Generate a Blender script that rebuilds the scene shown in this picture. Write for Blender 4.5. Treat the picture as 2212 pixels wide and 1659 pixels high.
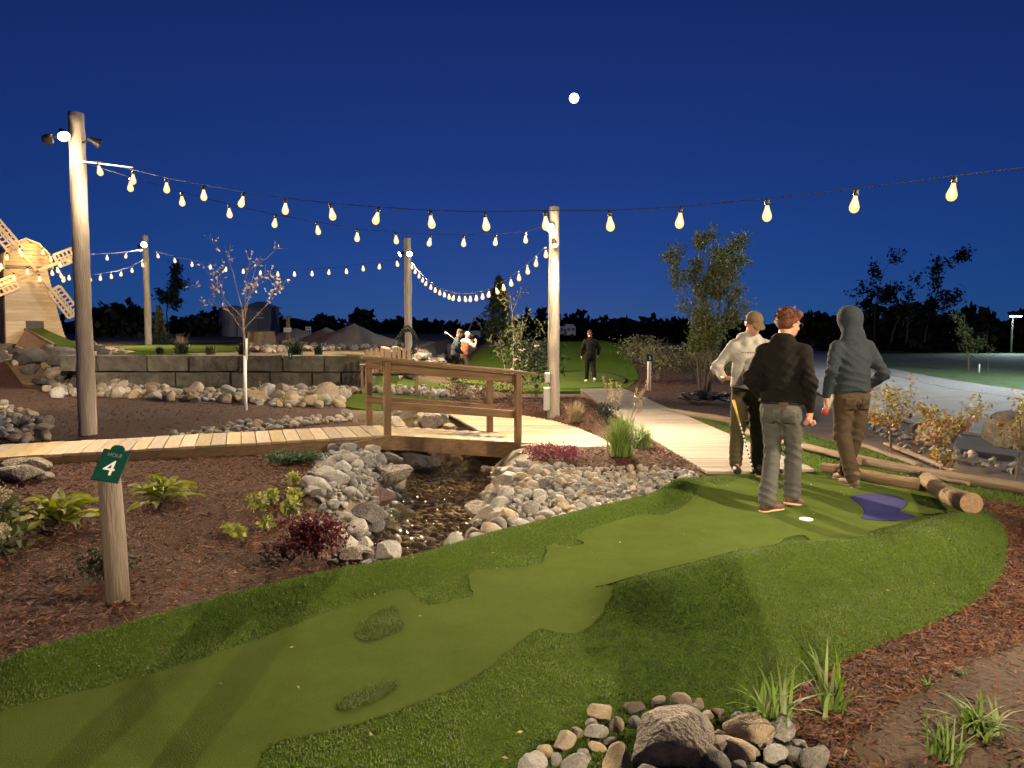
import bpy, bmesh, math, random
import numpy as np
from mathutils import Vector, Matrix, Euler
from mathutils.geometry import delaunay_2d_cdt

for o in list(bpy.data.objects):
    bpy.data.objects.remove(o)
SC = bpy.context.scene
COL = SC.collection
R = math.radians
rnd = random.Random(7)
npr = np.random.default_rng(7)

# ------------------------------------------------------------------ camera
CAMZ = 1.63
PITCH = math.atan(117.5 / 1661.0)
cd = bpy.data.cameras.new("camera")
cam = bpy.data.objects.new("camera", cd)
COL.objects.link(cam)
cam.location = (0, 0, CAMZ)
cam.rotation_euler = (math.pi / 2 - PITCH, 0, 0)
cd.sensor_width = 36.0
cd.lens = 36.0 * 1661.0 / 2212.0
cd.clip_start = 0.05
cd.clip_end = 3000
SC.camera = cam

# ------------------------------------------------------------------ sky, moonlight, exposure
MOON_DIR = Vector(((1240 - 1106) / 1661.0, 0, 0)) + Vector((0, math.sin(PITCH), math.cos(PITCH))) * ((829.5 - 212) / 1661.0) + Vector((0, math.cos(PITCH), -math.sin(PITCH)))
MOON_DIR.normalize()
w = bpy.data.worlds.new("World")
SC.world = w
w.use_nodes = True
nt = w.node_tree
nt.nodes.clear()
sky = nt.nodes.new("ShaderNodeTexSky")
sky.sky_type = 'NISHITA'
sky.sun_disc = False
sky.sun_elevation = R(-1.0)
sky.sun_rotation = R(0)
sky.air_density = 1.0
sky.dust_density = 0.3
sky.ozone_density = 6.0
tint = nt.nodes.new("ShaderNodeMix")
tint.data_type = 'RGBA'
tint.blend_type = 'MULTIPLY'
tint.inputs[0].default_value = 1.0
tint.inputs[7].default_value = (1.18, 1.06, 1.0, 1)
bg = nt.nodes.new("ShaderNodeBackground")
bg.inputs[1].default_value = 0.40
wo = nt.nodes.new("ShaderNodeOutputWorld")
# the band right over the horizon keeps the blue of the air above it
wtc = nt.nodes.new("ShaderNodeTexCoord")
wmp = nt.nodes.new("ShaderNodeMapping")
wmp.inputs['Scale'].default_value = (1, 1, 1.1)
wmp.inputs['Location'].default_value = (0, 0, .118)
nt.links.new(wtc.outputs['Generated'], wmp.inputs['Vector'])
nt.links.new(wmp.outputs[0], sky.inputs['Vector'])
nt.links.new(sky.outputs[0], tint.inputs[6])
nt.links.new(tint.outputs[2], bg.inputs[0])
nt.links.new(bg.outputs[0], wo.inputs[0])

sl = bpy.data.lights.new("moonlight", 'SUN')
sl.energy = 0.02
sl.angle = R(0.5)
sl.color = (0.75, 0.85, 1.0)
so = bpy.data.objects.new("moonlight", sl)
COL.objects.link(so)
so.rotation_euler = MOON_DIR.to_track_quat('Z', 'Y').to_euler()

SC.view_settings.view_transform = 'Standard'
SC.view_settings.look = 'None'
SC.view_settings.exposure = 0.0
SC.view_settings.gamma = 1.0
SC.view_settings.use_curve_mapping = False
SC.render.engine = 'CYCLES'
SC.cycles.use_denoising = True
SC.cycles.max_bounces = 6
SC.cycles.diffuse_bounces = 3
SC.cycles.glossy_bounces = 3
SC.cycles.transmission_bounces = 4
SC.cycles.transparent_max_bounces = 12
SC.cycles.sample_clamp_indirect = 4.0
SC.cycles.caustics_reflective = False
SC.cycles.caustics_refractive = False
SC.cycles.use_light_tree = True

# ------------------------------------------------------------------ picture point -> place on the ground
CT, ST = math.cos(PITCH), math.sin(PITCH)


def ray(px, py):
    x = (px - 1106) / 1661.0
    u = (829.5 - py) / 1661.0
    return (x, CT + u * ST, u * CT - ST)


def gz(px, py, z=0.0):
    d = ray(px, py)
    t = (z - CAMZ) / d[2]
    return (d[0] * t, d[1] * t)


def at(px, py, Y):
    d = ray(px, py)
    t = Y / d[1]
    return Vector((d[0] * t, Y, CAMZ + d[2] * t))


# ------------------------------------------------------------------ numeric helpers
def sstep(a, b, x):
    t = np.clip((x - a) / (b - a), 0, 1)
    return t * t * (3 - 2 * t)


def seg_dist(x, y, pts):
    best = np.full(np.shape(x), 1e9)
    for (x0, y0), (x1, y1) in zip(pts[:-1], pts[1:]):
        dx, dy = x1 - x0, y1 - y0
        t = np.clip(((x - x0) * dx + (y - y0) * dy) / (dx * dx + dy * dy + 1e-9), 0, 1)
        best = np.minimum(best, np.hypot(x - x0 - t * dx, y - y0 - t * dy))
    return best


def inside(x, y, poly):
    c = np.zeros(np.shape(x), bool)
    n = len(poly)
    for i in range(n):
        x0, y0 = poly[i]
        x1, y1 = poly[(i + 1) % n]
        if y0 == y1:
            continue
        c ^= ((y0 > y) != (y1 > y)) & (x < (x1 - x0) * (y - y0) / (y1 - y0) + x0)
    return c


def sdist(x, y, poly):
    d = seg_dist(x, y, list(poly) + [poly[0]])
    return np.where(inside(x, y, poly), d, -d)


def vnoise(x, y, seed=0):
    def h(i, j):
        v = np.sin(i * 127.1 + j * 311.7 + seed * 74.7) * 43758.5453
        return v - np.floor(v)
    i, j = np.floor(x), np.floor(y)
    u, v = x - i, y - j
    u, v = u * u * (3 - 2 * u), v * v * (3 - 2 * v)
    return (h(i, j) * (1 - u) + h(i + 1, j) * u) * (1 - v) + (h(i, j + 1) * (1 - u) + h(i + 1, j + 1) * u) * v - .5


def smooth_poly(pts, it=2, closed=True):
    for _ in range(it):
        q = []
        n = len(pts)
        rng_ = range(n if closed else n - 1)
        if not closed:
            q.append(pts[0])
        for i in rng_:
            a, b = pts[i], pts[(i + 1) % n]
            q.append((a[0] * .75 + b[0] * .25, a[1] * .75 + b[1] * .25))
            q.append((a[0] * .25 + b[0] * .75, a[1] * .25 + b[1] * .75))
        if not closed:
            q.append(pts[-1])
        pts = q
    return pts


def pz(pts, z=0.0):
    return [gz(a, b, z) for a, b in pts]


# ------------------------------------------------------------------ the lie of the land
HOLE4 = smooth_poly(pz([(-420, 1600), (-150, 1490), (0, 1450), (120, 1412), (290, 1372), (400, 1330), (560, 1275), (700, 1240), (820, 1226),
                        (890, 1213), (960, 1195), (1060, 1160), (1180, 1130), (1300, 1105), (1400, 1085), (1450, 1062), (1500, 1034),
                        (1560, 1028), (1680, 1025), (1790, 1030), (1900, 1050), (2010, 1066), (2110, 1095), (2165, 1125), (2180, 1180),
                        (2172, 1240), (2130, 1290), (2050, 1332), (1900, 1400), (1800, 1440), (1720, 1482), (1640, 1530), (1560, 1575)])
                    + [(.9, 2.6), (0.4, 2.0), (-4.6, 2.0)], 2)
RIDGE_BACK = pz([(60, 1465), (330, 1385), (560, 1318), (760, 1268), (900, 1243), (1060, 1190), (1250, 1138), (1400, 1100), (1500, 1064)])
RIDGE_FRONT = pz([(1420, 1308), (1500, 1285), (1620, 1250), (1750, 1228), (1870, 1220), (1980, 1195), (2090, 1150)])
CREEK = [gz(868, 1204, -.25), gz(905, 1160, -.25), gz(930, 1100, -.25), gz(962, 1045, -.25), (-.85, 11.0), (-.75, 12.2), (-1.3, 13.4), (-2.2, 14.3), (-3.4, 14.9)]
TERRACE = [(-70, 15.5), (-22, 16.5), (-15.5, 18.8), (-12.6, 22.3), (-3.9, 22.15), (-2.9, 24.5), (-2.2, 28), (-2.2, 31.5), (-3.0, 34), (-3.0, 60), (-3, 400), (-300, 400)]


DECK_MID = pz([(1128, 962), (1330, 966), (1300, 947), (1250, 925), (1190, 908), (1120, 896), (1040, 889), (955, 887), (985, 903), (1030, 928), (1072, 945)], -.05)
BRIDGE_PAD = [(-.6, 10.7), (.35, 10.75), (.75, 10.9), (.6, 12.4), (-.3, 12.9), (-1.0, 12.2)]


def H(x, y):
    x = np.asarray(x, float)
    y = np.asarray(y, float)
    z = 0.02 * vnoise(x * .7, y * .7, 1) + .012 * vnoise(x * 2.3, y * 2.3, 2)
    # upper terrace held by the block wall
    d = sdist(x, y, TERRACE)
    wide = np.where((x > -12.8) & (x < -3.7), .35, 2.2)
    wide = np.where(x < -12.8, 3.0, wide)
    z = z + (0.88 + .012 * np.clip(y - 24, 0, 25)) * sstep(0, wide, d)
    # mound behind the far green
    far = sstep(19.0, 23.5, y) * (1 - sstep(-3.2, -1.6, -x + -4.2) * 0)
    z = z - .2 * sstep(17.5, 21, y) * sstep(-3.2, -1.2, x) * (1 - sstep(9, 14, x))
    z = z + .85 * sstep(28.5, 37, y) * sstep(-3.0, -1.2, x) * (1 - sstep(4.5, 8.0, x)) * (1 - sstep(40, 46, y))
    z = z + .55 * sstep(33, 44, y) * sstep(-3.0, -1.2, x)*(1-sstep(60, 90, y))*(1-sstep(6,16,x))
    # road side lies lower, lawn bank beyond it
    z = z - .28 * sstep(5.4, 7.5, x - .1 * (y - 8)) * sstep(7, 11, y)*(1-sstep(60,90,y))
    # creek
    w4 = sdist(x, y, HOLE4)
    dc = seg_dist(x, y, CREEK)
    z = z - .44 * (1 - sstep(.30, .95, dc)) * sstep(-.02, .30, -w4) * (1 - sstep(13.2, 15, y))
    # the ground stays below the deck boards
    z = z - .17 * np.maximum(sstep(-.30, .0, sdist(x, y, DECK_MID)), sstep(-.25, .05, sdist(x, y, BRIDGE_PAD)))
    # shaped berms of the putting lane
    ins = sstep(-.12, .15, w4)
    z = z + .115 * np.exp(-(seg_dist(x, y, RIDGE_BACK) / .17) ** 2) * ins
    z = z + .155 * np.exp(-(seg_dist(x, y, RIDGE_FRONT) / .30) ** 2) * ins
    gx, gy = gz(1535, 1080)
    z = z + .10 * np.exp(-(((x - gx) / .45) ** 2 + ((y - gy) / .3) ** 2)) * ins
    # mulch mounds
    for px, py, a, s in ((600, 1080, .10, 1.0), (1330, 1000, .14, .55), (2100, 1500, .06, .8), (80, 1150, .06, .8), (400, 905, .08, 1.4)):
        gx, gy = gz(px, py)
        z = z + a * np.exp(-(((x - gx) / s) ** 2 + ((y - gy) / s) ** 2)) * sstep(0.0, .4, -w4)
    return z


def Hs(x, y):
    return float(H(np.array([x]), np.array([y]))[0])


def gp(px, py):
    """where a line of sight meets the ground"""
    d = ray(px, py)
    ys = np.concatenate([np.arange(1.5, 40, .04), np.arange(40, 300, .5)])
    t = ys / d[1]
    zz = CAMZ + d[2] * t - H(d[0] * t, ys)
    k = np.argmax(zz < 0)
    if not (zz < 0).any():
        k = len(ys) - 1
    return (d[0] * t[k], ys[k])


def g3(px, py, up=0.0):
    x, y = gp(px, py)
    return Vector((x, y, Hs(x, y) + up))


# ------------------------------------------------------------------ objects
def mesh_obj(name, verts, faces, m=None, parent=None, smooth=False, kind=None, loc=None):
    me = bpy.data.meshes.new(name)
    me.from_pydata([tuple(v) for v in verts], [], [tuple(f) for f in faces])
    if smooth:
        me.polygons.foreach_set("use_smooth", [True] * len(me.polygons))
    if m:
        me.materials.append(m)
    me.update()
    o = bpy.data.objects.new(name, me)
    COL.objects.link(o)
    if parent:
        o.parent = parent
    if kind:
        o["kind"] = kind
    if loc is not None:
        o.location = loc
    return o


def np_mesh(name, V, F, m=None, parent=None, smooth=False, kind=None, attr=None):
    """V (n,3) array, F (m,k) array, one face size"""
    V = np.ascontiguousarray(V, np.float32)
    F = np.ascontiguousarray(F, np.int32)
    me = bpy.data.meshes.new(name)
    me.vertices.add(len(V))
    me.vertices.foreach_set("co", V.ravel())
    k = F.shape[1]
    me.loops.add(F.size)
    me.loops.foreach_set("vertex_index", F.ravel())
    me.polygons.add(len(F))
    me.polygons.foreach_set("loop_start", np.arange(0, F.size, k, dtype=np.int32))
    try:
        me.polygons.foreach_set("loop_total", np.full(len(F), k, np.int32))
    except Exception:
        pass
    if smooth:
        me.polygons.foreach_set("use_smooth", np.ones(len(F), bool))
    if attr is not None:
        a = me.attributes.new("tone", 'FLOAT', 'POINT')
        a.data.foreach_set("value", np.ascontiguousarray(attr, np.float32))
    if m:
        me.materials.append(m)
    me.update(calc_edges=True)
    me.validate()
    o = bpy.data.objects.new(name, me)
    COL.objects.link(o)
    if parent:
        o.parent = parent
    if kind:
        o["kind"] = kind
    return o


def thing(name, label, cat, loc=(0, 0, 0), rz=0.0, group=None, scale=1.0):
    o = bpy.data.objects.new(name, None)
    o.empty_display_size = .1
    COL.objects.link(o)
    o.location = loc
    o.rotation_euler = (0, 0, rz)
    o.scale = (scale,) * 3
    return tag(o, label, cat, group)


def tag(o, label, cat, group=None):
    o["label"] = label
    o["category"] = cat
    if group:
        o["group"] = group
    return o


def structure(o):
    o["kind"] = "structure"
    return o


def setting(name):
    o = bpy.data.objects.new(name, None)
    o.empty_display_size = .1
    COL.objects.link(o)
    return structure(o)


# shape collectors -------------------------------------------------
class MB:
    def __init__(s):
        s.v = []
        s.f = []

    def box(s, c, size, rot=None, bev=0.0):
        hx, hy, hz = [a / 2 for a in size]
        n = len(s.v)
        Rm = rot if rot is not None else Matrix.Identity(3)
        c = Vector(c)
        if bev <= 0:
            for sx in (-1, 1):
                for sy in (-1, 1):
                    for sz in (-1, 1):
                        s.v.append(c + Rm @ Vector((sx * hx, sy * hy, sz * hz)))
            for f in ((0, 1, 3, 2), (4, 6, 7, 5), (0, 4, 5, 1), (2, 3, 7, 6), (0, 2, 6, 4), (1, 5, 7, 3)):
                s.f.append([n + i for i in f])
        else:
            b = min(bev, hx * .9, hy * .9, hz * .9)
            for sx in (-1, 1):
                for sy in (-1, 1):
                    for sz in (-1, 1):
                        s.v.append(c + Rm @ Vector((sx * hx, sy * (hy - b), sz * (hz - b))))
                        s.v.append(c + Rm @ Vector((sx * (hx - b), sy * hy, sz * (hz - b))))
                        s.v.append(c + Rm @ Vector((sx * (hx - b), sy * (hy - b), sz * hz)))

            def I(sx, sy, sz, a):
                return n + ((sx > 0) * 4 + (sy > 0) * 2 + (sz > 0)) * 3 + a
            for q in (-1, 1):
                s.f.append([I(q, -1, -1, 0), I(q, 1, -1, 0), I(q, 1, 1, 0), I(q, -1, 1, 0)][::q])
                s.f.append([I(-1, q, -1, 1), I(-1, q, 1, 1), I(1, q, 1, 1), I(1, q, -1, 1)][::q])
                s.f.append([I(-1, -1, q, 2), I(1, -1, q, 2), I(1, 1, q, 2), I(-1, 1, q, 2)][::q])
            for a in (-1, 1):
                for b2 in (-1, 1):
                    s.f.append([I(a, b2, -1, 0), I(a, b2, 1, 0), I(a, b2, 1, 1), I(a, b2, -1, 1)])
                    s.f.append([I(a, -1, b2, 0), I(a, 1, b2, 0), I(a, 1, b2, 2), I(a, -1, b2, 2)])
                    s.f.append([I(-1, a, b2, 1), I(1, a, b2, 1), I(1, a, b2, 2), I(-1, a, b2, 2)])
            for sx in (-1, 1):
                for sy in (-1, 1):
                    for sz in (-1, 1):
                        s.f.append([I(sx, sy, sz, 0), I(sx, sy, sz, 1), I(sx, sy, sz, 2)])
        return s

    def bar(s, a, b, wdt, hgt, up=(0, 0, 1), bev=0.0):
        a, b = Vector(a), Vector(b)
        d = (b - a)
        L = d.length
        d.normalize()
        up = Vector(up)
        sd = d.cross(up)
        if sd.length < 1e-4:
            sd = d.cross(Vector((1, 0, 0)))
        sd.normalize()
        u = sd.cross(d)
        Rm = Matrix((d, sd, u)).transposed()
        return s.box((a + b) / 2, (L, wdt, hgt), Rm, bev)

    def tube(s, pts, radii, seg=8, cap=True):
        pts = [Vector(p) for p in pts]
        if not hasattr(radii, '__len__'):
            radii = [radii] * len(pts)
        n0 = len(s.v)
        ref = None
        for i, p in enumerate(pts):
            if i == 0:
                d = pts[1] - pts[0]
            elif i == len(pts) - 1:
                d = pts[-1] - pts[-2]
            else:
                d = pts[i + 1] - pts[i - 1]
            if d.length < 1e-9:
                d = Vector((0, 0, 1))
            d.normalize()
            if ref is None:
                ref = Vector((0, 0, 1)) if abs(d.z) < .9 else Vector((1, 0, 0))
            a = d.cross(ref)
            if a.length < 1e-4:
                a = d.orthogonal()
            a.normalize()
            b = d.cross(a)
            ref = a.cross(d) * 1.0
            for k in range(seg):
                t = 2 * math.pi * k / seg
                s.v.append(p + (a * math.cos(t) + b * math.sin(t)) * radii[i])
        for i in range(len(pts) - 1):
            for k in range(seg):
                k2 = (k + 1) % seg
                s.f.append([n0 + i * seg + k, n0 + i * seg + k2, n0 + (i + 1) * seg + k2, n0 + (i + 1) * seg + k])
        if cap:
            s.f.append([n0 + k for k in range(seg)][::-1])
            s.f.append([n0 + (len(pts) - 1) * seg + k for k in range(seg)])
        return s

    def lathe(s, prof, seg=12, M4=None, cap=True):
        n0 = len(s.v)
        for r, z in prof:
            for k in range(seg):
                t = 2 * math.pi * k / seg
                v = Vector((r * math.cos(t), r * math.sin(t), z))
                s.v.append(M4 @ v if M4 is not None else v)
        for i in range(len(prof) - 1):
            for k in range(seg):
                k2 = (k + 1) % seg
                s.f.append([n0 + i * seg + k, n0 + i * seg + k2, n0 + (i + 1) * seg + k2, n0 + (i + 1) * seg + k])
        if cap:
            s.f.append([n0 + k for k in range(seg)][::-1])
            s.f.append([n0 + (len(prof) - 1) * seg + k for k in range(seg)])
        return s

    def poly(s, pts):
        n = len(s.v)
        s.v += [Vector(p) for p in pts]
        s.f.append(list(range(n, n + len(pts))))
        return s

    def prism(s, pts, d):
        """flat outline pts (3D) thickened by vector d"""
        n = len(s.v)
        k = len(pts)
        d = Vector(d)
        s.v += [Vector(p) for p in pts] + [Vector(p) + d for p in pts]
        s.f.append(list(range(n, n + k))[::-1])
        s.f.append(list(range(n + k, n + 2 * k)))
        for i in range(k):
            j = (i + 1) % k
            s.f.append([n + i, n + j, n + k + j, n + k + i])
        return s

    def build(s, name, m=None, parent=None, smooth=False, kind=None, loc=None):
        o = mesh_obj(name, s.v, s.f, m, parent, smooth, kind, loc)
        bm = bmesh.new()
        bm.from_mesh(o.data)
        bmesh.ops.recalc_face_normals(bm, faces=bm.faces)
        bm.to_mesh(o.data)
        bm.free()
        return o


# ------------------------------------------------------------------ materials
def nn(t, k, **kw):
    n = t.nodes.new(k)
    for a, b in kw.items():
        setattr(n, a, b)
    return n


def mat(name, c1, c2=None, scale=4.0, rough=.8, bump=0.0, bscale=40.0, spec=.3, detail=5.0, stretch=(1, 1, 1), metallic=0.0,
        tone=0.0, emit=None, contrast=.25, attr=False, c3=None, coat=0.0, transl=0.0, world=False, bdetail=4.0, bdist=.02, nrough=.6):
    m = bpy.data.materials.new(name)
    m.use_nodes = True
    t = m.node_tree
    t.nodes.clear()
    out = nn(t, "ShaderNodeOutputMaterial")
    p = nn(t, "ShaderNodeBsdfPrincipled")
    L = t.links.new
    tc = nn(t, "ShaderNodeTexCoord")
    mp = nn(t, "ShaderNodeMapping")
    mp.inputs['Scale'].default_value = stretch
    if world:
        geo = nn(t, "ShaderNodeNewGeometry")
        L(geo.outputs['Position'], mp.inputs['Vector'])
    else:
        L(tc.outputs['Object'], mp.inputs['Vector'])
    vec = mp.outputs['Vector']
    oi = nn(t, "ShaderNodeObjectInfo")
    if tone > 0 and not world:
        ad = nn(t, "ShaderNodeVectorMath", operation='ADD')
        sc_ = nn(t, "ShaderNodeVectorMath", operation='SCALE')
        cx = nn(t, "ShaderNodeCombineXYZ")
        L(oi.outputs['Random'], cx.inputs[0])
        L(oi.outputs['Random'], cx.inputs[1])
        L(cx.outputs[0], sc_.inputs[0])
        sc_.inputs['Scale'].default_value = 37.0
        L(vec, ad.inputs[0])
        L(sc_.outputs[0], ad.inputs[1])
        vec = ad.outputs[0]
    no = nn(t, "ShaderNodeTexNoise")
    no.inputs['Scale'].default_value = scale
    no.inputs['Detail'].default_value = detail
    no.inputs['Roughness'].default_value = nrough
    L(vec, no.inputs['Vector'])
    rp = nn(t, "ShaderNodeValToRGB")
    rp.color_ramp.elements[0].position = .5 - contrast
    rp.color_ramp.elements[1].position = .5 + contrast
    c2 = c2 or tuple(min(1, a * 1.25) for a in c1)
    rp.color_ramp.elements[0].color = (*c1, 1)
    rp.color_ramp.elements[1].color = (*c2, 1)
    if c3:
        e = rp.color_ramp.elements.new(.5)
        e.color = (*c3, 1)
    L(no.outputs['Fac'], rp.inputs['Fac'])
    col = rp.outputs['Color']
    if tone > 0 or attr:
        hs = nn(t, "ShaderNodeHueSaturation")
        mr = nn(t, "ShaderNodeMapRange")
        mr.inputs['To Min'].default_value = 1 - tone
        mr.inputs['To Max'].default_value = 1 + tone
        if attr:
            at_ = nn(t, "ShaderNodeAttribute", attribute_name="tone")
            L(at_.outputs['Fac'], mr.inputs['Value'])
        else:
            L(oi.outputs['Random'], mr.inputs['Value'])
        L(mr.outputs[0], hs.inputs['Value'])
        L(col, hs.inputs['Color'])
        if tone > .2:
            mh = nn(t, "ShaderNodeMapRange")
            mh.inputs['To Min'].default_value = .485
            mh.inputs['To Max'].default_value = .515
            wn = nn(t, "ShaderNodeMath", operation='FRACT')
            mu = nn(t, "ShaderNodeMath", operation='MULTIPLY')
            mu.inputs[1].default_value = 13.7
            L((at_.outputs['Fac'] if attr else oi.outputs['Random']), mu.inputs[0])
            L(mu.outputs[0], wn.inputs[0])
            L(wn.outputs[0], mh.inputs['Value'])
            L(mh.outputs[0], hs.inputs['Hue'])
            ms = nn(t, "ShaderNodeMapRange")
            ms.inputs['To Min'].default_value = .55
            ms.inputs['To Max'].default_value = 1.25
            L(wn.outputs[0], ms.inputs['Value'])
            L(ms.outputs[0], hs.inputs['Saturation'])
        col = hs.outputs['Color']
    L(col, p.inputs['Base Color'])
    p.inputs['Roughness'].default_value = rough
    p.inputs['Metallic'].default_value = metallic
    p.inputs['Specular IOR Level'].default_value = spec
    p.inputs['Coat Weight'].default_value = coat
    if bump > 0:
        nb = nn(t, "ShaderNodeTexNoise")
        nb.inputs['Scale'].default_value = bscale
        nb.inputs['Detail'].default_value = bdetail
        L(vec, nb.inputs['Vector'])
        bp = nn(t, "ShaderNodeBump")
        bp.inputs['Strength'].default_value = bump
        bp.inputs['Distance'].default_value = bdist
        L(nb.outputs['Fac'], bp.inputs['Height'])
        L(bp.outputs[0], p.inputs['Normal'])
    if emit:
        p.inputs['Emission Color'].default_value = (*emit[0], 1)
        p.inputs['Emission Strength'].default_value = emit[1]
    if transl > 0:
        tr = nn(t, "ShaderNodeBsdfTranslucent")
        L(col, tr.inputs['Color'])
        mx = nn(t, "ShaderNodeMixShader")
        mx.inputs[0].default_value = transl
        L(p.outputs[0], mx.inputs[1])
        L(tr.outputs[0], mx.inputs[2])
        L(mx.outputs[0], out.inputs[0])
    else:
        L(p.outputs[0], out.inputs[0])
    return m


def emat(name, col, strength, mixt=0.0):
    m = bpy.data.materials.new(name)
    m.use_nodes = True
    t = m.node_tree
    t.nodes.clear()
    out = nn(t, "ShaderNodeOutputMaterial")
    e = nn(t, "ShaderNodeEmission")
    e.inputs[0].default_value = (*col, 1)
    e.inputs[1].default_value = strength
    if mixt > 0:
        tr = nn(t, "ShaderNodeBsdfTransparent")
        mx = nn(t, "ShaderNodeMixShader")
        mx.inputs[0].default_value = mixt
        t.links.new(e.outputs[0], mx.inputs[1])
        t.links.new(tr.outputs[0], mx.inputs[2])
        t.links.new(mx.outputs[0], out.inputs[0])
    else:
        t.links.new(e.outputs[0], out.inputs[0])
    return m


M = {}
M['soil'] = mat('soil', (.045, .030, .021), (.095, .064, .045), 1.2, .95, .6, 30, detail=8, world=True)
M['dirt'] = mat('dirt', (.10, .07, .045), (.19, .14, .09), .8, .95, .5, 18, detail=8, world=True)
M['mulch'] = mat('mulch', (.024, .009, .0055), (.075, .029, .018), 22, .9, 1.0, 60, detail=8, contrast=.2, world=True, bdist=.03)
M['chip'] = mat('chip', (.080, .027, .015), (.165, .070, .042), 9, .85, 0, attr=True, tone=.6, spec=.2)
M['sand'] = mat('sand', (.30, .22, .14), (.42, .32, .21), 3, .95, .5, 25, world=True)
M['fringe'] = mat('fringe', (.043, .078, .012), (.074, .120, .022), 30, .95, .8, 120, detail=6, world=True, spec=.0)
M['blade'] = mat('blade', (.074, .118, .025), (.120, .172, .047), 6, .6, 0, attr=True, tone=.28, spec=.08, world=True, transl=.25)
M['putt'] = mat('putt', (.042, .066, .014), (.085, .119, .032), 1.6, .95, .7, 150, spec=.0, detail=15, world=True, bdist=.008, nrough=.8, contrast=.3)
M['putt_blue'] = mat('putt_blue', (.012, .013, .085), (.018, .02, .12), 40, .9, .35, 300, spec=.2, world=True, bdist=.006)
M['lawn'] = mat('lawn', (.03, .06, .018), (.09, .13, .05), 2.5, .9, .8, 30, detail=8, world=True)
M['road'] = mat('road', (.20, .185, .17), (.33, .31, .29), 1.3, .95, .5, 14, detail=9, stretch=(.35, 1, 1), world=True)
M['gravel'] = mat('gravel', (.13, .12, .115), (.36, .34, .32), 9, .95, .9, 14, detail=9, world=True)
M['wood_deck'] = mat('wood_deck', (.30, .225, .14), (.42, .33, .21), 3, .75, .3, 30, stretch=(9, 1, 9), tone=.13, detail=6)
M['wood_deck_y'] = mat('wood_deck_y', (.22, .16, .095), (.42, .33, .215), 3, .75, .5, 30, stretch=(1, 9, 9), tone=.24, detail=9, contrast=.32)
M['wood_grey'] = mat('wood_grey', (.20, .17, .145), (.29, .25, .215), 3, .8, .3, 30, stretch=(1, 9, 9), tone=.12, detail=6)
M['wood_beam'] = mat('wood_beam', (.095, .058, .033), (.21, .135, .078), 2.2, .75, .35, 22, stretch=(1, 12, 12), tone=.08, detail=7)
M['wood_post'] = mat('wood_post', (.098, .06, .034), (.21, .135, .078), 2.2, .75, .35, 22, stretch=(12, 12, 1), tone=.08, detail=7)
M['pole'] = mat('pole', (.34, .29, .24), (.62, .55, .47), 2.0, .85, .8, 9, stretch=(7, 7, .9), detail=9, bdetail=6)
M['post'] = mat('post', (.13, .105, .088), (.25, .205, .17), 2.0, .85, .8, 9, stretch=(7, 7, .9), detail=9, bdetail=6)
M['log'] = mat('log', (.12, .08, .048), (.28, .20, .125), 2, .85, .9, 8, stretch=(1, 10, 10), detail=8)
M['log_grey'] = mat('log_grey', (.10, .07, .05), (.23, .175, .13), 1.6, .9, .9, 7, stretch=(.8, 9, 9), detail=9, tone=.2)
M['log_end'] = mat('log_end', (.22, .145, .09), (.33, .23, .15), 14, .85, .4, 40)
M['stone'] = mat('stone', (.12, .12, .125), (.42, .41, .39), 5.5, .85, .8, 16, detail=9, tone=.45, contrast=.36, bdetail=8)
M['stone_warm'] = mat('stone_warm', (.19, .15, .11), (.44, .36, .28), 6, .85, .7, 18, detail=9, tone=.38, contrast=.32, bdetail=8)
M['boulder'] = mat('boulder', (.15, .13, .115), (.42, .37, .315), 3.4, .9, 1.0, 9, detail=10, tone=.15, bdetail=9, bdist=.05)
M['boulder_red'] = mat('boulder_red', (.10, .062, .058), (.26, .19, .18), 7, .9, .9, 14, detail=10, bdetail=8)
M['boulder_dark'] = mat('boulder_dark', (.05, .047, .05), (.15, .14, .135), 4, .9, .9, 11, detail=10, tone=.2, bdetail=8)
M['block'] = mat('block', (.060, .056, .052), (.20, .185, .165), 3.0, .95, 1.0, 7, detail=10, tone=.18, bdetail=9, bdist=.06)
M['creekbed'] = mat('creekbed', (.018, .012, .006), (.11, .075, .035), 26, .8, 1.0, 30, detail=5, world=True, contrast=.2)
M['black'] = mat('black', (.012, .012, .013), (.025, .025, .026), 8, .45, spec=.4)
M['cable'] = mat('cable', (.012, .012, .012), (.03, .03, .03), 8, .5)
M['grey_metal'] = mat('grey_metal', (.30, .30, .30), (.4, .4, .4), 5, .45, metallic=.5)
M['white_paint'] = mat('white_paint', (.7, .7, .68), (.8, .8, .78), 6, .6)
M['sign_green'] = mat('sign_green', (.004, .045, .035), (.006, .06, .045), 6, .4)
M['letter'] = mat('letter', (.75, .78, .8), (.8, .82, .84), 6, .6)
M['bark'] = mat('bark', (.06, .045, .035), (.17, .13, .10), 14, .9, .7, 40, stretch=(1, 1, .4))
M['bark_pale'] = mat('bark_pale', (.26, .21, .17), (.48, .42, .35), 14, .85, .5, 40, stretch=(1, 1, .5))
M['bark_mid'] = mat('bark_mid', (.10, .07, .055), (.24, .18, .14), 14, .85, .5, 40)
M['bark_dark'] = mat('bark_dark', (.03, .025, .02), (.06, .05, .04), 14, .9)


def leaf(name, c1, c2, tone=.4, tr=.3, rough=.55):
    return mat(name, c1, c2, 3, rough, 0, attr=True, tone=tone, transl=tr, spec=.3)


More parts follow.
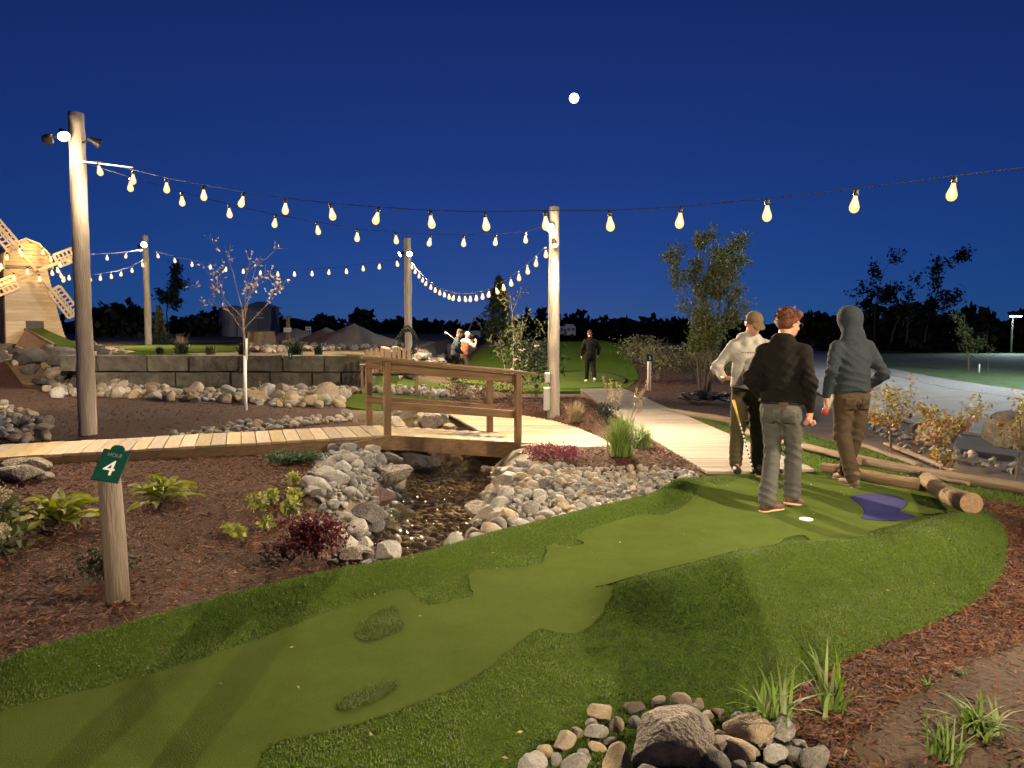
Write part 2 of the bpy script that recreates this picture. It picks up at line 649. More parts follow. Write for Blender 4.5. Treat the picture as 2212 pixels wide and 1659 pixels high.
M['leaf_green'] = leaf('leaf_green', (.045, .065, .02), (.10, .12, .04))
M['leaf_olive'] = leaf('leaf_olive', (.075, .105, .028), (.18, .20, .065))
M['leaf_dark'] = leaf('leaf_dark', (.012, .022, .012), (.03, .045, .02))
M['leaf_black'] = leaf('leaf_black', (.008, .012, .010), (.018, .024, .018))
M['leaf_lime'] = leaf('leaf_lime', (.16, .20, .03), (.32, .34, .06))
M['leaf_hosta'] = leaf('leaf_hosta', (.16, .19, .02), (.36, .36, .06), tone=.3, rough=.7)
M['leaf_jun'] = leaf('leaf_jun', (.03, .075, .035), (.07, .13, .06))
M['leaf_red'] = leaf('leaf_red', (.055, .008, .012), (.13, .018, .03))
M['leaf_plum'] = leaf('leaf_plum', (.10, .018, .03), (.22, .04, .07))
M['leaf_orange'] = leaf('leaf_orange', (.36, .085, .025), (.46, .17, .045), tone=.4)
M['leaf_yellow'] = leaf('leaf_yellow', (.22, .17, .03), (.30, .27, .06), tone=.5)
M['leaf_pale'] = leaf('leaf_pale', (.42, .34, .18), (.55, .48, .30), tone=.3)
M['leaf_grass'] = leaf('leaf_grass', (.07, .13, .025), (.17, .25, .05))
M['leaf_dry'] = leaf('leaf_dry', (.24, .17, .09), (.38, .29, .17))
M['leaf_dead'] = leaf('leaf_dead', (.09, .05, .03), (.17, .10, .06))
M['petal'] = leaf('petal', (.30, .27, .19), (.42, .38, .27), tone=.2)
M['petal_pink'] = leaf('petal_pink', (.5, .30, .30), (.62, .42, .40), tone=.2)

# ================================================================== ground
def resample(poly, sp):
    out = []
    n = len(poly)
    for i in range(n):
        a, b = poly[i], poly[(i + 1) % n]
        L = math.hypot(b[0] - a[0], b[1] - a[1])
        k = max(1, int(L / sp))
        for j in range(k):
            out.append((a[0] + (b[0] - a[0]) * j / k, a[1] + (b[1] - a[1]) * j / k))
    return out


def patch(name, poly, sp, off, m, zc=None, skirt=.1, kind='structure', parent=None, smooth=True):
    b = resample(poly, sp)
    b = [p for i, p in enumerate(b) if i == 0 or math.hypot(p[0] - b[i - 1][0], p[1] - b[i - 1][1]) > 1e-4]
    xs = [p[0] for p in b]
    ys = [p[1] for p in b]
    gx = np.arange(min(xs), max(xs), sp)
    gy = np.arange(min(ys), max(ys), sp * .87)
    X, Y = np.meshgrid(gx, gy)
    X = X + (np.arange(len(gy)) % 2)[:, None] * sp * .5
    X, Y = X.ravel(), Y.ravel()
    k = sdist(X, Y, poly) > sp * .45
    pts = [Vector(p) for p in b] + [Vector((x, y)) for x, y in zip(X[k], Y[k])]
    vs, es, fs, *_ = delaunay_2d_cdt(pts, [(i, (i + 1) % len(b)) for i in range(len(b))], [list(range(len(b)))], 1, 1e-5)
    P = np.array([(v[0], v[1]) for v in vs])
    Z = (H(P[:, 0], P[:, 1]) if zc is None else np.full(len(P), zc)) + off
    V = [(p[0], p[1], z) for p, z in zip(P, Z)]
    F = [list(f) for f in fs]
    if skirt:
        from collections import Counter
        c = Counter()
        for f in F:
            for i in range(len(f)):
                c[(f[i], f[(i + 1) % len(f)])] += 1
        be = [e for e in c if (e[1], e[0]) not in c]
        low = {}
        for a, bb in be:
            for q in (a, bb):
                if q not in low:
                    low[q] = len(V)
                    V.append((V[q][0], V[q][1], V[q][2] - skirt))
            F.append([bb, a, low[a], low[bb]])
    o = mesh_obj(name, V, F, m, parent, smooth)
    if skirt:
        o.data.set_sharp_from_angle(angle=R(50))
    if kind:
        o["kind"] = kind
    return o


# one sheet out to the horizon
def axis(segs):
    out = []
    for a, b, s in segs:
        out += list(np.arange(a, b, s))
    return np.array(out)


gx = axis([(-900, -200, 100), (-200, -60, 20), (-60, -20, 2.5), (-20, -9, .5), (-9, 9, .16), (9, 20, .5), (20, 60, 2.5), (60, 200, 20), (200, 901, 100)])
gy = axis([(-60, -8, 4), (-8, 1.4, .8), (1.4, 17, .16), (17, 48, .4), (48, 100, 3), (100, 300, 20), (300, 1301, 100)])
GX, GY = np.meshgrid(gx, gy)
GZ = H(GX.ravel(), GY.ravel()) - .06
nx, ny = len(gx), len(gy)
ii = (np.arange(ny - 1)[:, None] * nx + np.arange(nx - 1)[None, :]).ravel()
ground = np_mesh('ground', np.stack([GX.ravel(), GY.ravel(), GZ], 1), np.stack([ii, ii + 1, ii + nx + 1, ii + nx], 1), M['soil'], smooth=True)
structure(ground)

# ---- mulch beds
BED_FRONT = pz([(-520, 1015), (0, 992), (400, 977), (735, 962), (765, 978), (705, 1000), (675, 1050), (685, 1100), (750, 1130), (725, 1190), (800, 1236)]) + \
    pz([(700, 1262), (560, 1300), (400, 1352), (290, 1395), (120, 1436), (0, 1475), (-420, 1630)])
BED_MID = pz([(-330, 968), (0, 955), (300, 944), (600, 933), (800, 915), (835, 903), (740, 880), (600, 879), (480, 868), (300, 860), (120, 848), (20, 832), (-250, 815)])
BED_RIGHT = pz([(1140, 992), (1330, 960), (1410, 952), (1530, 1030), (1480, 1024), (1280, 1026), (1160, 1008)])
BED_POLE = pz([(965, 882), (960, 858), (1050, 850), (1250, 841), (1335, 912), (1415, 958), (1325, 970), (1245, 930), (1185, 912), (1090, 898)])
BED_FAR = pz([(1347, 838), (1362, 800), (1420, 775), (1570, 782), (1600, 830), (1700, 850), (1760, 900), (1640, 940), (1440, 893)])
BED_NEAR = pz([(2070, 1075), (2150, 1085), (2230, 1095), (2900, 1330), (2900, 1659)]) + [(2.4, 2.4), (1.0, 2.4)] + pz([(1700, 1500), (1900, 1390), (2100, 1295), (2150, 1200)])
b1 = patch('mulch_bed', BED_FRONT, .11, -.005, M['mulch'])
b2 = patch('mulch_bed', BED_MID, .2, -.005, M['mulch'])
b3 = patch('mulch_bed', BED_RIGHT, .1, -.005, M['mulch'])
b4 = patch('mulch_bed', BED_POLE, .2, -.005, M['mulch'])
b5 = patch('mulch_bed', BED_FAR, .3, -.005, M['mulch'])
b6 = patch('soil_bed', BED_NEAR, .1, -.005, M['soil'])

# ---- creek
CREEKBED = [(-2.0, 6.3)] + [(-1.9, 6.9), (-1.75, 8.0), (-1.7, 9.4), (-1.7, 10.6), (-1.6, 12.4), (-2.6, 13.6), (-3.4, 14.2), (-3.4, 15.6), (-2.0, 15.2), (-.2, 13.6), (.2, 12.2), (.25, 10.6), (.2, 9.2), (.1, 8.0), (-.1, 7.0), (-.5, 6.4), (-1.2, 6.1)]
patch('creek_bed', CREEKBED, .11, .0, M['creekbed'])


def water_mat():
    m = bpy.data.materials.new('water')
    m.use_nodes = True
    t = m.node_tree
    t.nodes.clear()
    out = nn(t, "ShaderNodeOutputMaterial")
    geo = nn(t, "ShaderNodeNewGeometry")
    n1 = nn(t, "ShaderNodeTexNoise")
    n1.inputs['Scale'].default_value = 15
    n1.inputs['Detail'].default_value = 6
    n1.inputs['Roughness'].default_value = .65
    t.links.new(geo.outputs['Position'], n1.inputs['Vector'])
    bp = nn(t, "ShaderNodeBump")
    bp.inputs['Strength'].default_value = .75
    bp.inputs['Distance'].default_value = .09
    t.links.new(n1.outputs['Fac'], bp.inputs['Height'])
    gl = nn(t, "ShaderNodeBsdfGlossy")
    gl.inputs['Roughness'].default_value = .06
    t.links.new(bp.outputs[0], gl.inputs['Normal'])
    tr = nn(t, "ShaderNodeBsdfTransparent")
    tr.inputs[0].default_value = (.84, .76, .58, 1)
    fr = nn(t, "ShaderNodeFresnel")
    fr.inputs[0].default_value = 1.33
    t.links.new(bp.outputs[0], fr.inputs['Normal'])
    mx = nn(t, "ShaderNodeMixShader")
    t.links.new(fr.outputs[0], mx.inputs[0])
    t.links.new(tr.outputs[0], mx.inputs[1])
    t.links.new(gl.outputs[0], mx.inputs[2])
    t.links.new(mx.outputs[0], out.inputs[0])
    return m


M['water'] = water_mat()
WATER = smooth_poly([(-1.35, 6.25), (-1.3, 7.2), (-1.25, 8.4), (-1.3, 9.6), (-1.5, 11.0), (-1.3, 12.6), (-2.2, 13.8), (-2.0, 14.6), (-.9, 13.6), (-.15, 12.2), (-.25, 10.8), (-.3, 9.5), (-.45, 8.2), (-.55, 7.0), (-.8, 6.4)], 1)
patch('creek_water', WATER, .2, 0, M['water'], zc=-.27, skirt=0)

# ---- turf of the near lane: rough fringe sheet, smooth putting sheet, blue hazard
fr = patch('fringe_turf', HOLE4, .07, .012, M['fringe'], skirt=.12)
PUTT_PX = [(560, 1659), (563, 1635), (598, 1607), (691, 1596), (832, 1554), (916, 1522), (1000, 1487), (1043, 1459), (1106, 1410), (1148, 1375), (1166, 1367), (1211, 1380),
           (1254, 1378), (1289, 1353), (1320, 1315), (1324, 1301), (1271, 1283), (1340, 1292), (1434, 1284), (1560, 1245), (1680, 1188), (1694, 1167), (1740, 1160), (1750, 1178), (1821, 1195),
           (1866, 1188), (1873, 1157), (1961, 1146), (2060, 1128), (2090, 1105), (2000, 1068), (1900, 1053), (1790, 1036), (1680, 1031), (1590, 1040), (1540, 1062), (1522, 1076), (1487, 1097), (1434, 1121), (1394, 1120),
           (1324, 1139), (1233, 1167), (1271, 1181), (1233, 1188), (1183, 1181), (1178, 1209), (1169, 1232), (1043, 1236), (1008, 1248), (1021, 1287), (1023, 1297),
           (983, 1304), (934, 1320), (909, 1311), (888, 1287), (867, 1281), (797, 1301), (691, 1337), (520, 1403), (397, 1445), (250, 1490), (60, 1530), (-200, 1620)]
PUTT = pz(PUTT_PX) + [(-3.4, 2.1), (-1.0, 2.1)]
# ragged cut edge
PUTT = smooth_poly(PUTT, 2)
PUTT = [(x + .006 * math.sin(i * 2.1), y + .007 * math.sin(i * 3.7 + 1)) for i, (x, y) in enumerate(resample(PUTT, .06))]
PUTT = [p for p in PUTT if float(sdist(np.array([p[0]]), np.array([p[1]]), HOLE4)[0]) > .02]
putt = patch('putting_turf', PUTT, .07, .022, M['putt'], skirt=.012)
ISL1 = smooth_poly(pz([(765, 1385), (775, 1355), (810, 1335), (835, 1320), (862, 1318), (860, 1345), (880, 1365), (840, 1382), (800, 1397)]), 2)
ISL2 = smooth_poly(pz([(728, 1535), (760, 1510), (810, 1492), (855, 1484), (860, 1500), (820, 1522), (770, 1545), (735, 1550)]), 2)
patch('fringe_turf', ISL1, .06, .0245, M['fringe'], skirt=.004)
patch('fringe_turf', ISL2, .06, .0245, M['fringe'], skirt=.004)
BLUE = smooth_poly(pz([(1830, 1077), (1880, 1073), (1930, 1075), (1962, 1090), (1952, 1104), (1940, 1110), (1955, 1117), (1982, 1128), (1965, 1136), (1930, 1136), (1880, 1131), (1856, 1126), (1868, 1117), (1865, 1104), (1850, 1090)]), 2)
hz = patch('water_hazard_turf', BLUE, .07, .027, M['putt_blue'], kind=None, skirt=.005)
tag(hz, 'dark blue hourglass turf patch set in the green beside the log', 'turf patch')

# ---- other greens
GREEN_STRIP = smooth_poly(pz([(235, 816), (330, 820), (470, 836), (560, 840), (700, 831), (900, 822), (1000, 824), (1000, 834), (900, 842), (740, 848), (600, 850), (470, 853), (380, 850), (260, 838)]), 1)
GREEN_MID = smooth_poly(pz([(722, 868), (765, 850), (860, 852), (975, 862), (958, 889), (900, 893), (840, 890), (740, 880)]), 1)
FARG = smooth_poly([gp(*q) for q in ((950, 805), (985, 770))] + [(-1.9, 31.5), (-1.7, 36.5), (0.5, 38.5), (3.5, 40), (5.6, 40.5), (5.4, 36), (5.0, 30)] + [gp(*q) for q in ((1372, 828), (1345, 843), (1240, 847), (1100, 846), (1000, 832))], 1)
patch('putting_turf', GREEN_STRIP, .3, .015, M['putt'])
patch('putting_turf', GREEN_MID, .2, .015, M['putt'])
patch('fringe_turf', FARG, .3, .015, M['fringe'])
FARP = smooth_poly([(-.9, 26.0), (-.6, 29.6), (1.0, 30.2), (3.0, 30.8), (4.2, 30.0), (4.0, 26.5), (3.2, 24.2), (1.5, 23.2), (.2, 23.6)], 1)
patch('putting_turf', FARP, .3, .035, M['putt'])
ed = MB()
pts_ = [p for p in resample(FARP, .5) if p[1] > 25.5]
pts_.sort(key=lambda p: math.atan2(p[1] - 25, p[0] - 1.5))
ed.tube([(p[0], p[1], Hs(*p) + .05) for p in pts_], .035, 6, False)
tag(ed.build('turf_edging', M['black'], None, True), 'dark edging curving across the far green', 'edging')
TG = smooth_poly([(-16.5, 31.5), (-13.5, 36.5), (-11.3, 36.5), (-11.0, 34.0), (-12.6, 32.5), (-8.9, 27.0), (-9.2, 24.6), (-12.2, 25.0)], 1)
patch('putting_turf', TG, .4, .02, M['putt'])
SANDP = smooth_poly([(-20, 24.6), (-17, 26.8), (-13.2, 26.6), (-12.0, 24.6), (-14.0, 23.6), (-17.4, 23.4)], 1)
patch('sand_path', SANDP, .4, .02, M['sand'])
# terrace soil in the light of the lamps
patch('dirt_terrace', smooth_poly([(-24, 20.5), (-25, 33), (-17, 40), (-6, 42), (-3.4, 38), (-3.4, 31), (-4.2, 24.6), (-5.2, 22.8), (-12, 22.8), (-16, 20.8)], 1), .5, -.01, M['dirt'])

# ---- road and lawn
ROAD = pz([(2900, 990), (2560, 945), (2212, 862), (2050, 838), (1890, 803), (1810, 762), (1770, 748)], -.28) + pz([(1735, 748), (1700, 765), (1700, 790), (1760, 832), (1870, 880), (2000, 918), (2212, 950), (2560, 1020), (2900, 1080)], -.28)
LAWN = pz([(2900, 965), (2560, 922), (2212, 843), (2050, 820), (1890, 790), (1812, 755), (1800, 745)], -.28) + [(95, 95), (95, 20)]
VERGE = pz([(2900, 990), (2560, 945), (2212, 862), (2050, 838), (1890, 803), (1810, 762), (1812, 755), (1890, 790), (2050, 820), (2212, 843), (2560, 922), (2900, 965)], -.28)
patch('lawn', LAWN, 1.0, .0, M['lawn'], skirt=.1)
patch('road', ROAD, .8, -.008, M['road'], skirt=.1)
patch('gravel_verge', VERGE, .6, .0, M['gravel'], skirt=.05)


# ---- grass blades of the rough fringe (too many to count)
def blades(name, test, box, n, h, wd, off, m=M['blade'], lean=.6):
    x = npr.uniform(box[0], box[1], n)
    y = npr.uniform(box[2], box[3], n)
    k = test(x, y)
    x, y = x[k], y[k]
    n = len(x)
    z = H(x, y) + off
    a = npr.uniform(0, 2 * np.pi, n)
    hh = h * npr.uniform(.5, 1.25, n)
    cl = vnoise(x * 9, y * 9, 5) + .6 * vnoise(x * 3, y * 3, 6)
    hh = hh * (1 + .5 * cl)
    dx, dy = np.cos(a) * wd, np.sin(a) * wd
    b = a + npr.normal(0, .5, n) + np.pi / 2
    lx, ly = np.cos(b) * hh * lean + .4 * h * vnoise(x * 4, y * 4, 8), np.sin(b) * hh * lean + .4 * h * vnoise(x * 4, y * 4, 9)
    V = np.empty((n, 3, 3), np.float32)
    V[:, 0] = np.stack([x - dx, y - dy, z], 1)
    V[:, 1] = np.stack([x + dx, y + dy, z], 1)
    V[:, 2] = np.stack([x + lx, y + ly, z + hh], 1)
    t = np.clip(.5 + .5 * cl + npr.normal(0, .22, n), 0, 1)
    o = np_mesh(name, V.reshape(-1, 3), np.arange(3 * n).reshape(-1, 3), m, kind='stuff', attr=np.repeat(t, 3))
    return o


PUTT_IN = PUTT


def tfr(x, y):
    return (sdist(x, y, HOLE4) > .0) & ~inside(x, y, PUTT)


g = blades('turf_blades', tfr, (-4.6, 5.2, 2.0, 9.0), 620000, .010, .0036, .013)
g["label"] = 'short dense artificial grass blades of the rough around the putting lane'
g["category"] = 'turf'
for k_, isl in enumerate((ISL1, ISL2)):
    g = blades('turf_blades', lambda x, y: inside(x, y, isl), (min(p[0] for p in isl), max(p[0] for p in isl), min(p[1] for p in isl), max(p[1] for p in isl)), 3500, .013, .0034, .0245)
    g["label"] = ('upper', 'lower')[k_] + ' small patch of rough turf blades set in the smooth lane'
    g["category"] = 'turf'


# ---- wood chips
def chips(name, poly, n, seed, big=1.0, edge=None, pale=.06):
    q = np.random.default_rng(seed)
    xs = [p[0] for p in poly]
    ys = [p[1] for p in poly]
    x = q.uniform(min(xs), max(xs), n)
    y = q.uniform(min(ys), max(ys), n)
    k = inside(x, y, poly) & (sdist(x, y, HOLE4) < .01) & (seg_dist(x, y, CREEK) > .55)
    if edge is not None:
        k &= edge(x, y, q)
    x, y = x[k], y[k]
    n = len(x)
    z = H(x, y) + q.uniform(.0, .018, n)
    L = q.uniform(.009, .028, n) * big * (1 + .8 * (q.random(n) > .93))
    W = q.uniform(.0025, .006, n) * big
    a = q.uniform(0, 2 * np.pi, n)
    ti = q.normal(0, .28, n)
    ro = q.normal(0, .5, n)
    u = np.stack([np.cos(a) * np.cos(ti), np.sin(a) * np.cos(ti), np.sin(ti)], 1) * L[:, None]
    v = np.stack([-np.sin(a) * np.cos(ro), np.cos(a) * np.cos(ro), np.sin(ro)], 1) * W[:, None]
    c = np.stack([x, y, z + np.abs(np.sin(ti)) * L * .6], 1)
    V = np.stack([c - u - v * .6, c + u - v, c + u * .9 + v, c - u * .8 + v], 1)
    t = q.beta(2, 3.2, n)
    t = np.where(q.random(n) < pale, 1.0 + q.uniform(0, 1.6, n), t)
    return np_mesh(name, V.reshape(-1, 3), np.arange(4 * n).reshape(-1, 4), M['chip'], kind='stuff', attr=np.repeat(t, 4))


def lab(o, l, c):
    o["label"] = l
    o["category"] = c


lab(chips('wood_chips', BED_FRONT, 85000, 1), 'reddish brown wood chips covering the bed below the boardwalk', 'mulch')
lab(chips('wood_chips', BED_MID, 30000, 2, 1.2, pale=.02), 'dark wood chips around the tall light pole', 'mulch')
lab(chips('wood_chips', BED_RIGHT, 12000, 3), 'wood chips on the mound under the ornamental grass', 'mulch')
lab(chips('wood_chips', BED_POLE, 14000, 4, 1.3, pale=.02), 'dark wood chips around the pole with the electrical box', 'mulch')
lab(chips('wood_chips', BED_FAR, 12000, 5, 1.5, pale=.02), 'dark wood chips by the small numbered post', 'mulch')
lab(chips('wood_chips', BED_NEAR, 130000, 6, .8, lambda x, y, q: q.random(len(x)) < np.where(sdist(x, y, HOLE4) > -.42, .95, .10 + .0 * x), pale=.12), 'red wood chips along the right edge of the putting lane', 'mulch')

# ================================================================== boardwalks and bridge
BW_D = Vector((.943, .333, 0))
BW_D.normalize()
BW_N = Vector((-BW_D.y, BW_D.x, 0))


def plank_obj(name, parent, a, b, wd, th, m, zoff=0):
    """plank from a to b (Vector, top centre line), own local axes so the grain follows it"""
    d = b - a
    mb = MB()
    mb.box((0, 0, -th / 2), (d.length, wd, th), None, .004)
    o = mb.build(name, m, parent)
    o.location = (a + b) / 2
    o.rotation_euler = (0, -math.asin(d.z / d.length), math.atan2(d.y, d.x))
    return o


walk = setting('boardwalk')
P0 = Vector((-9.4, 8.02, .06))
P1 = Vector((-1.72, 10.44, .19))
nplank = int((P1 - P0).length / .185)
for i in range(nplank):
    c = P0.lerp(P1, (i + .5) / nplank) + Vector((0, 0, rnd.uniform(-.003, .003)))
    plank_obj('plank', walk, c, c + BW_N * 1.2, .178, .035, M['wood_deck_y'])
# side joist under the front and back edges
for off in (.02, 1.15):
    a = P0 + BW_N * off - Vector((0, 0, .115))
    b = P1 + BW_N * off - Vector((0, 0, .115))
    MB().bar(a, b, .04, .15).build('joist', M['wood_beam'], walk)

bridge = thing('footbridge', 'wooden plank footbridge with two rails crossing the stony creek', 'bridge', (-.8, 11.0, 0))
BR_A = Vector((-1.72, 10.44, .19))
BR_B = Vector((.30, 11.29, -.045))
BR_D = (BR_B - BR_A)
brd = Vector((BR_D.x, BR_D.y, 0)).normalized()
brn = Vector((-brd.y, brd.x, 0))


def child(o, parent):
    """keep the world place while hanging the piece under its thing"""
    o.parent = parent
    o.location = Vector(o.location) - Vector(parent.location)
    return o


nb = 11
for i in range(nb):
    c = BR_A.lerp(BR_B, (i + .5) / nb)
    o = plank_obj('plank', None, c, c + brn * 1.2, BR_D.length / nb - .008, .035, M['wood_deck_y'])
    child(o, bridge)
for off in (-.022, 1.222):
    # tapered side beam
    a = BR_A + brn * off + Vector((0, 0, .004))
    b = BR_B + brn * off + Vector((0, 0, .004))
    e0 = a - brd * .45 - Vector((0, 0, .07))
    e1 = b + brd * .25 - Vector((0, 0, .02))
    pts = [e0, a, b, e1, e1 - Vector((0, 0, .12)), b - Vector((0, 0, .22)) - brd * .2, a - Vector((0, 0, .22)) + brd * .25, e0 - Vector((0, 0, .10))]
    o = MB().prism(pts, -brn * .045 if off < 0 else brn * .045).build('side_beam', M['wood_beam'], None)
    child(o, bridge)
for off in (.03, 1.17):
    ends = []
    for t in (.012, .90):
        b = BR_A.lerp(BR_B, t) + brn * off
        o = MB().box((0, 0, .5), (.09, .09, 1.02), None, .006).build('post', M['wood_post'], None, loc=b)
        o.rotation_euler = (0, 0, math.atan2(brd.y, brd.x))
        child(o, bridge)
        ends.append(b)
    sl_ = Vector((brd.x, brd.y, (ends[1].z - ends[0].z) / (ends[1] - ends[0]).length))
    iside = brn * (.065 if off < .5 else -.065)
    top = Vector((0, 0, .93))
    for (h0, wd, ht, ex, nm, sh) in ((.93, .038, .13, .06, 'top_rail', 1), (.40, .038, .115, .06, 'lower_rail', 1), (1.03, .14, .038, .30 if off < .5 else .62, 'cap_rail', 0)):
        a = ends[0] - sl_ * (ex if nm != 'cap_rail' else .34) + Vector((0, 0, h0)) + iside * sh
        b = ends[1] + sl_ * (ex if nm != 'cap_rail' or off < .5 else .55) + Vector((0, 0, h0)) + iside * sh
        d = b - a
        mb = MB().box((0, 0, 0), (d.length, wd, ht), None, .005)
        o = mb.build(nm, M['wood_beam'], None, loc=(a + b) / 2)
        o.rotation_euler = (0, -math.asin(d.z / d.length), math.atan2(d.y, d.x))
        child(o, bridge)


def deck_rows(parent, poly, step, z, m, slope=0.0):
    ys = [p[1] for p in poly]
    y = min(ys) + step / 2
    while y < max(ys):
        hits = []
        for i in range(len(poly)):
            (x0, y0), (x1, y1) = poly[i], poly[(i + 1) % len(poly)]
            if (y0 > y) != (y1 > y):
                hits.append(x0 + (x1 - x0) * (y - y0) / (y1 - y0))
        hits.sort()
        if len(hits) >= 2 and hits[-1] - hits[0] > .08:
            zz = z + rnd.uniform(-.002, .002)
            plank_obj('plank', parent, Vector((hits[0], y, zz)), Vector((hits[-1], y, zz)), step - .007, .035, m)
        y += step


deck2 = setting('boardwalk')
deck_rows(deck2, DECK_MID, .145, -.045, M['wood_deck_y'])
for a, b in ((0, 1), (1, 2), (2, 3), (3, 4)):
    p, q = DECK_MID[a], DECK_MID[b]
    MB().bar((p[0], p[1], -.14), (q[0], q[1], -.14), .04, .11).build('joist', M['wood_beam'], deck2)
DECK_R = [(1.83, 20.6), (3.02, 20.75), (3.2, 15.0), (3.33, 11.0), (3.47, 8.75), (2.85, 8.58), (2.19, 8.52), (2.10, 10.0), (2.0, 12.0), (1.9, 16)]
deck3 = setting('boardwalk')
deck_rows(deck3, DECK_R, .15, .045, M['wood_grey'])
for x0, x1 in (((2.12, 8.7), (1.86, 20.5)), ((3.41, 8.9), (3.0, 20.5))):
    MB().bar((x0[0], x0[1], -.06), (x1[0], x1[1], -.06), .05, .12).build('joist', M['wood_beam'], deck3)

# ================================================================== stones
def ico(sub):
    bm = bmesh.new()
    bmesh.ops.create_icosphere(bm, subdivisions=sub, radius=1.0)
    V = np.array([v.co[:] for v in bm.verts])
    F = [[v.index for v in f.verts] for f in bm.faces]
    bm.free()
    return V, F


ICO2, ICO3 = ico(2), ico(3)


def noise3(P, s, seed):
    q = np.random.default_rng(seed)
    out = np.zeros(len(P))
    for _ in range(7):
        d = q.normal(0, 1, 3)
        out += np.sin(P @ d * s + q.uniform(0, 6.28))
    return out / 7


def stone_mesh(name, seed, m, flat=(.5, .8), base=ICO2, ang=.0, rough=.12, subtle=0):
    q = np.random.default_rng(seed)
    V, F = base
    V = V.copy()
    # a few flattened facets
    for _ in range(int(ang)):
        d = q.normal(0, 1, 3)
        d /= np.linalg.norm(d)
        lim = q.uniform(.50, .86)
        over = np.maximum(V @ d - lim, 0)
        V -= over[:, None] * d * .92
    V *= (1 + rough * noise3(V, 1.6, seed) + rough * .5 * noise3(V, 4, seed + 9) + subtle * noise3(V, 11, seed + 5))[:, None]
    V *= np.array([1.0, q.uniform(.62, .92), q.uniform(*flat)])
    me = bpy.data.meshes.new(name)
    me.from_pydata(V.tolist(), [], F)
    me.polygons.foreach_set("use_smooth", [True] * len(me.polygons))
    me.materials.append(m)
    me.update()
    if ang >= 5:
        me.set_sharp_from_angle(angle=R(24))
    return me


STONES = [stone_mesh('stone', i, M['stone'] if i % 3 else M['stone_warm'], ang=2 + (i % 5), rough=.2, base=ICO3 if i % 2 else ICO2, flat=(.42, .8)) for i in range(16)]
STONES_HI = [stone_mesh('stone', 40 + i, M['stone_warm'] if i % 3 else M['stone'], base=ICO3, ang=7, rough=.22, subtle=.012) for i in range(12)]
STONES_GREY = [stone_mesh('stone', 80 + i, M['stone'], ang=10, base=ICO3, rough=.2, flat=(.45, .75), subtle=.012) for i in range(12)]


STONES_DARK = [stone_mesh('stone', 120 + i, M['boulder_dark'], ang=11, base=ICO3, rough=.2, flat=(.5, .75), subtle=.015) for i in range(6)]


def put_stone(me, x, y, z, r, parent=None, rz=None, name='stone', tilt=.3):
    o = bpy.data.objects.new(name, me)
    COL.objects.link(o)
    o.location = (x, y, z)
    o.scale = (r, r, r)
    o.rotation_euler = (rnd.gauss(0, tilt), rnd.gauss(0, tilt), rnd.uniform(0, 6.28) if rz is None else rz)
    if parent:
        o.parent = parent
    return o


def pile(name, poly, rfun, lib, seed, cap=300, fill=.86, up=.30, tries=9000, avoid=None, layers=1):
    """loose stones lying side by side over an area; each one an object under the bed"""
    q = random.Random(seed)
    bed = setting(name)
    xs = [p[0] for p in poly]
    ys = [p[1] for p in poly]
    put = []
    for lay in range(layers):
        here = []
        cx_ = np.array([q.uniform(min(xs), max(xs)) for _ in range(tries)])
        cy_ = np.array([q.uniform(min(ys), max(ys)) for _ in range(tries)])
        ok_ = inside(cx_, cy_, poly)
        cell = {}
        for x, y in zip(cx_[ok_], cy_[ok_]):
            r = rfun(x, y, q)
            if avoid and any((x - ax) ** 2 + (y - ay) ** 2 < (ar + r * .6) ** 2 for ax, ay, ar in avoid):
                continue
            ci, cj = int(x / .7), int(y / .7)
            near = [t for i_ in (-1, 0, 1) for j_ in (-1, 0, 1) for t in cell.get((ci + i_, cj + j_), ())]
            if all((x - a) ** 2 + (y - b) ** 2 > ((r + c) * fill) ** 2 for a, b, c in near):
                cell.setdefault((ci, cj), []).append((x, y, r))
                put.append((x, y, r, lay))
            if len(put) >= cap + 500:
                break
    put.sort(key=lambda s: -s[2])
    Hz = H(np.array([p[0] for p in put]), np.array([p[1] for p in put])) if put else []
    extraV, extraF, n0 = [], [], 0
    for i, (x, y, r, lay) in enumerate(put):
        z = Hz[i] + r * up + lay * r * .75
        if i < cap:
            put_stone(q.choice(lib), x, y, z, r, bed)
        else:
            me = q.choice(lib)
            V = np.array([v.co[:] for v in me.vertices]) * r
            c, s_ = math.cos(q.random() * 6), math.sin(q.random() * 6)
            V = V @ np.array([[c, -s_, 0], [s_, c, 0], [0, 0, 1]]) + np.array([x, y, z])
            extraV.append(V)
            extraF += [[a + n0 for a in p.vertices] for p in me.polygons]
            n0 += len(V)
    if extraV:
        o = mesh_obj('small_stones', np.concatenate(extraV).tolist(), extraF, M['stone'], bed, True, 'stuff')
    return bed


def boulder(label, px, py, wpx, flat, m, seed, rz=0, sink=.35, hi=True, name='boulder', group=None, z=None, Y=None, sq=1.0, ang=11):
    x, y = gp(px, py) if z is None else gz(px, py, z)
    if Y is not None:
        p = at(px, py, Y)
        x, y = p.x, p.y
    r = wpx / 1661.0 * math.hypot(x, y) * .5
    me = stone_mesh(name, seed, m, (flat, flat + .05), ICO3, ang, .14, .014)
    o = bpy.data.objects.new(name, me)
    COL.objects.link(o)
    zz = Hs(x, y) if z is None else z
    o.location = (x, y, zz + r * flat * (1 - sink))
    o.scale = (r, r * sq, r)
    o.rotation_euler = (0, 0, rz)
    return tag(o, label, 'boulder' if name == 'boulder' else 'rock', group)


# pebble bank right of the creek: small to the right, large by the water
BANK_R = pz([(1045, 1005), (1100, 994), (1160, 1003), (1280, 1020), (1480, 1017), (1512, 1030), (1455, 1062), (1400, 1083), (1300, 1103), (1180, 1128), (1060, 1158), (985, 1186), (965, 1182), (990, 1130), (1015, 1075), (1035, 1035)])


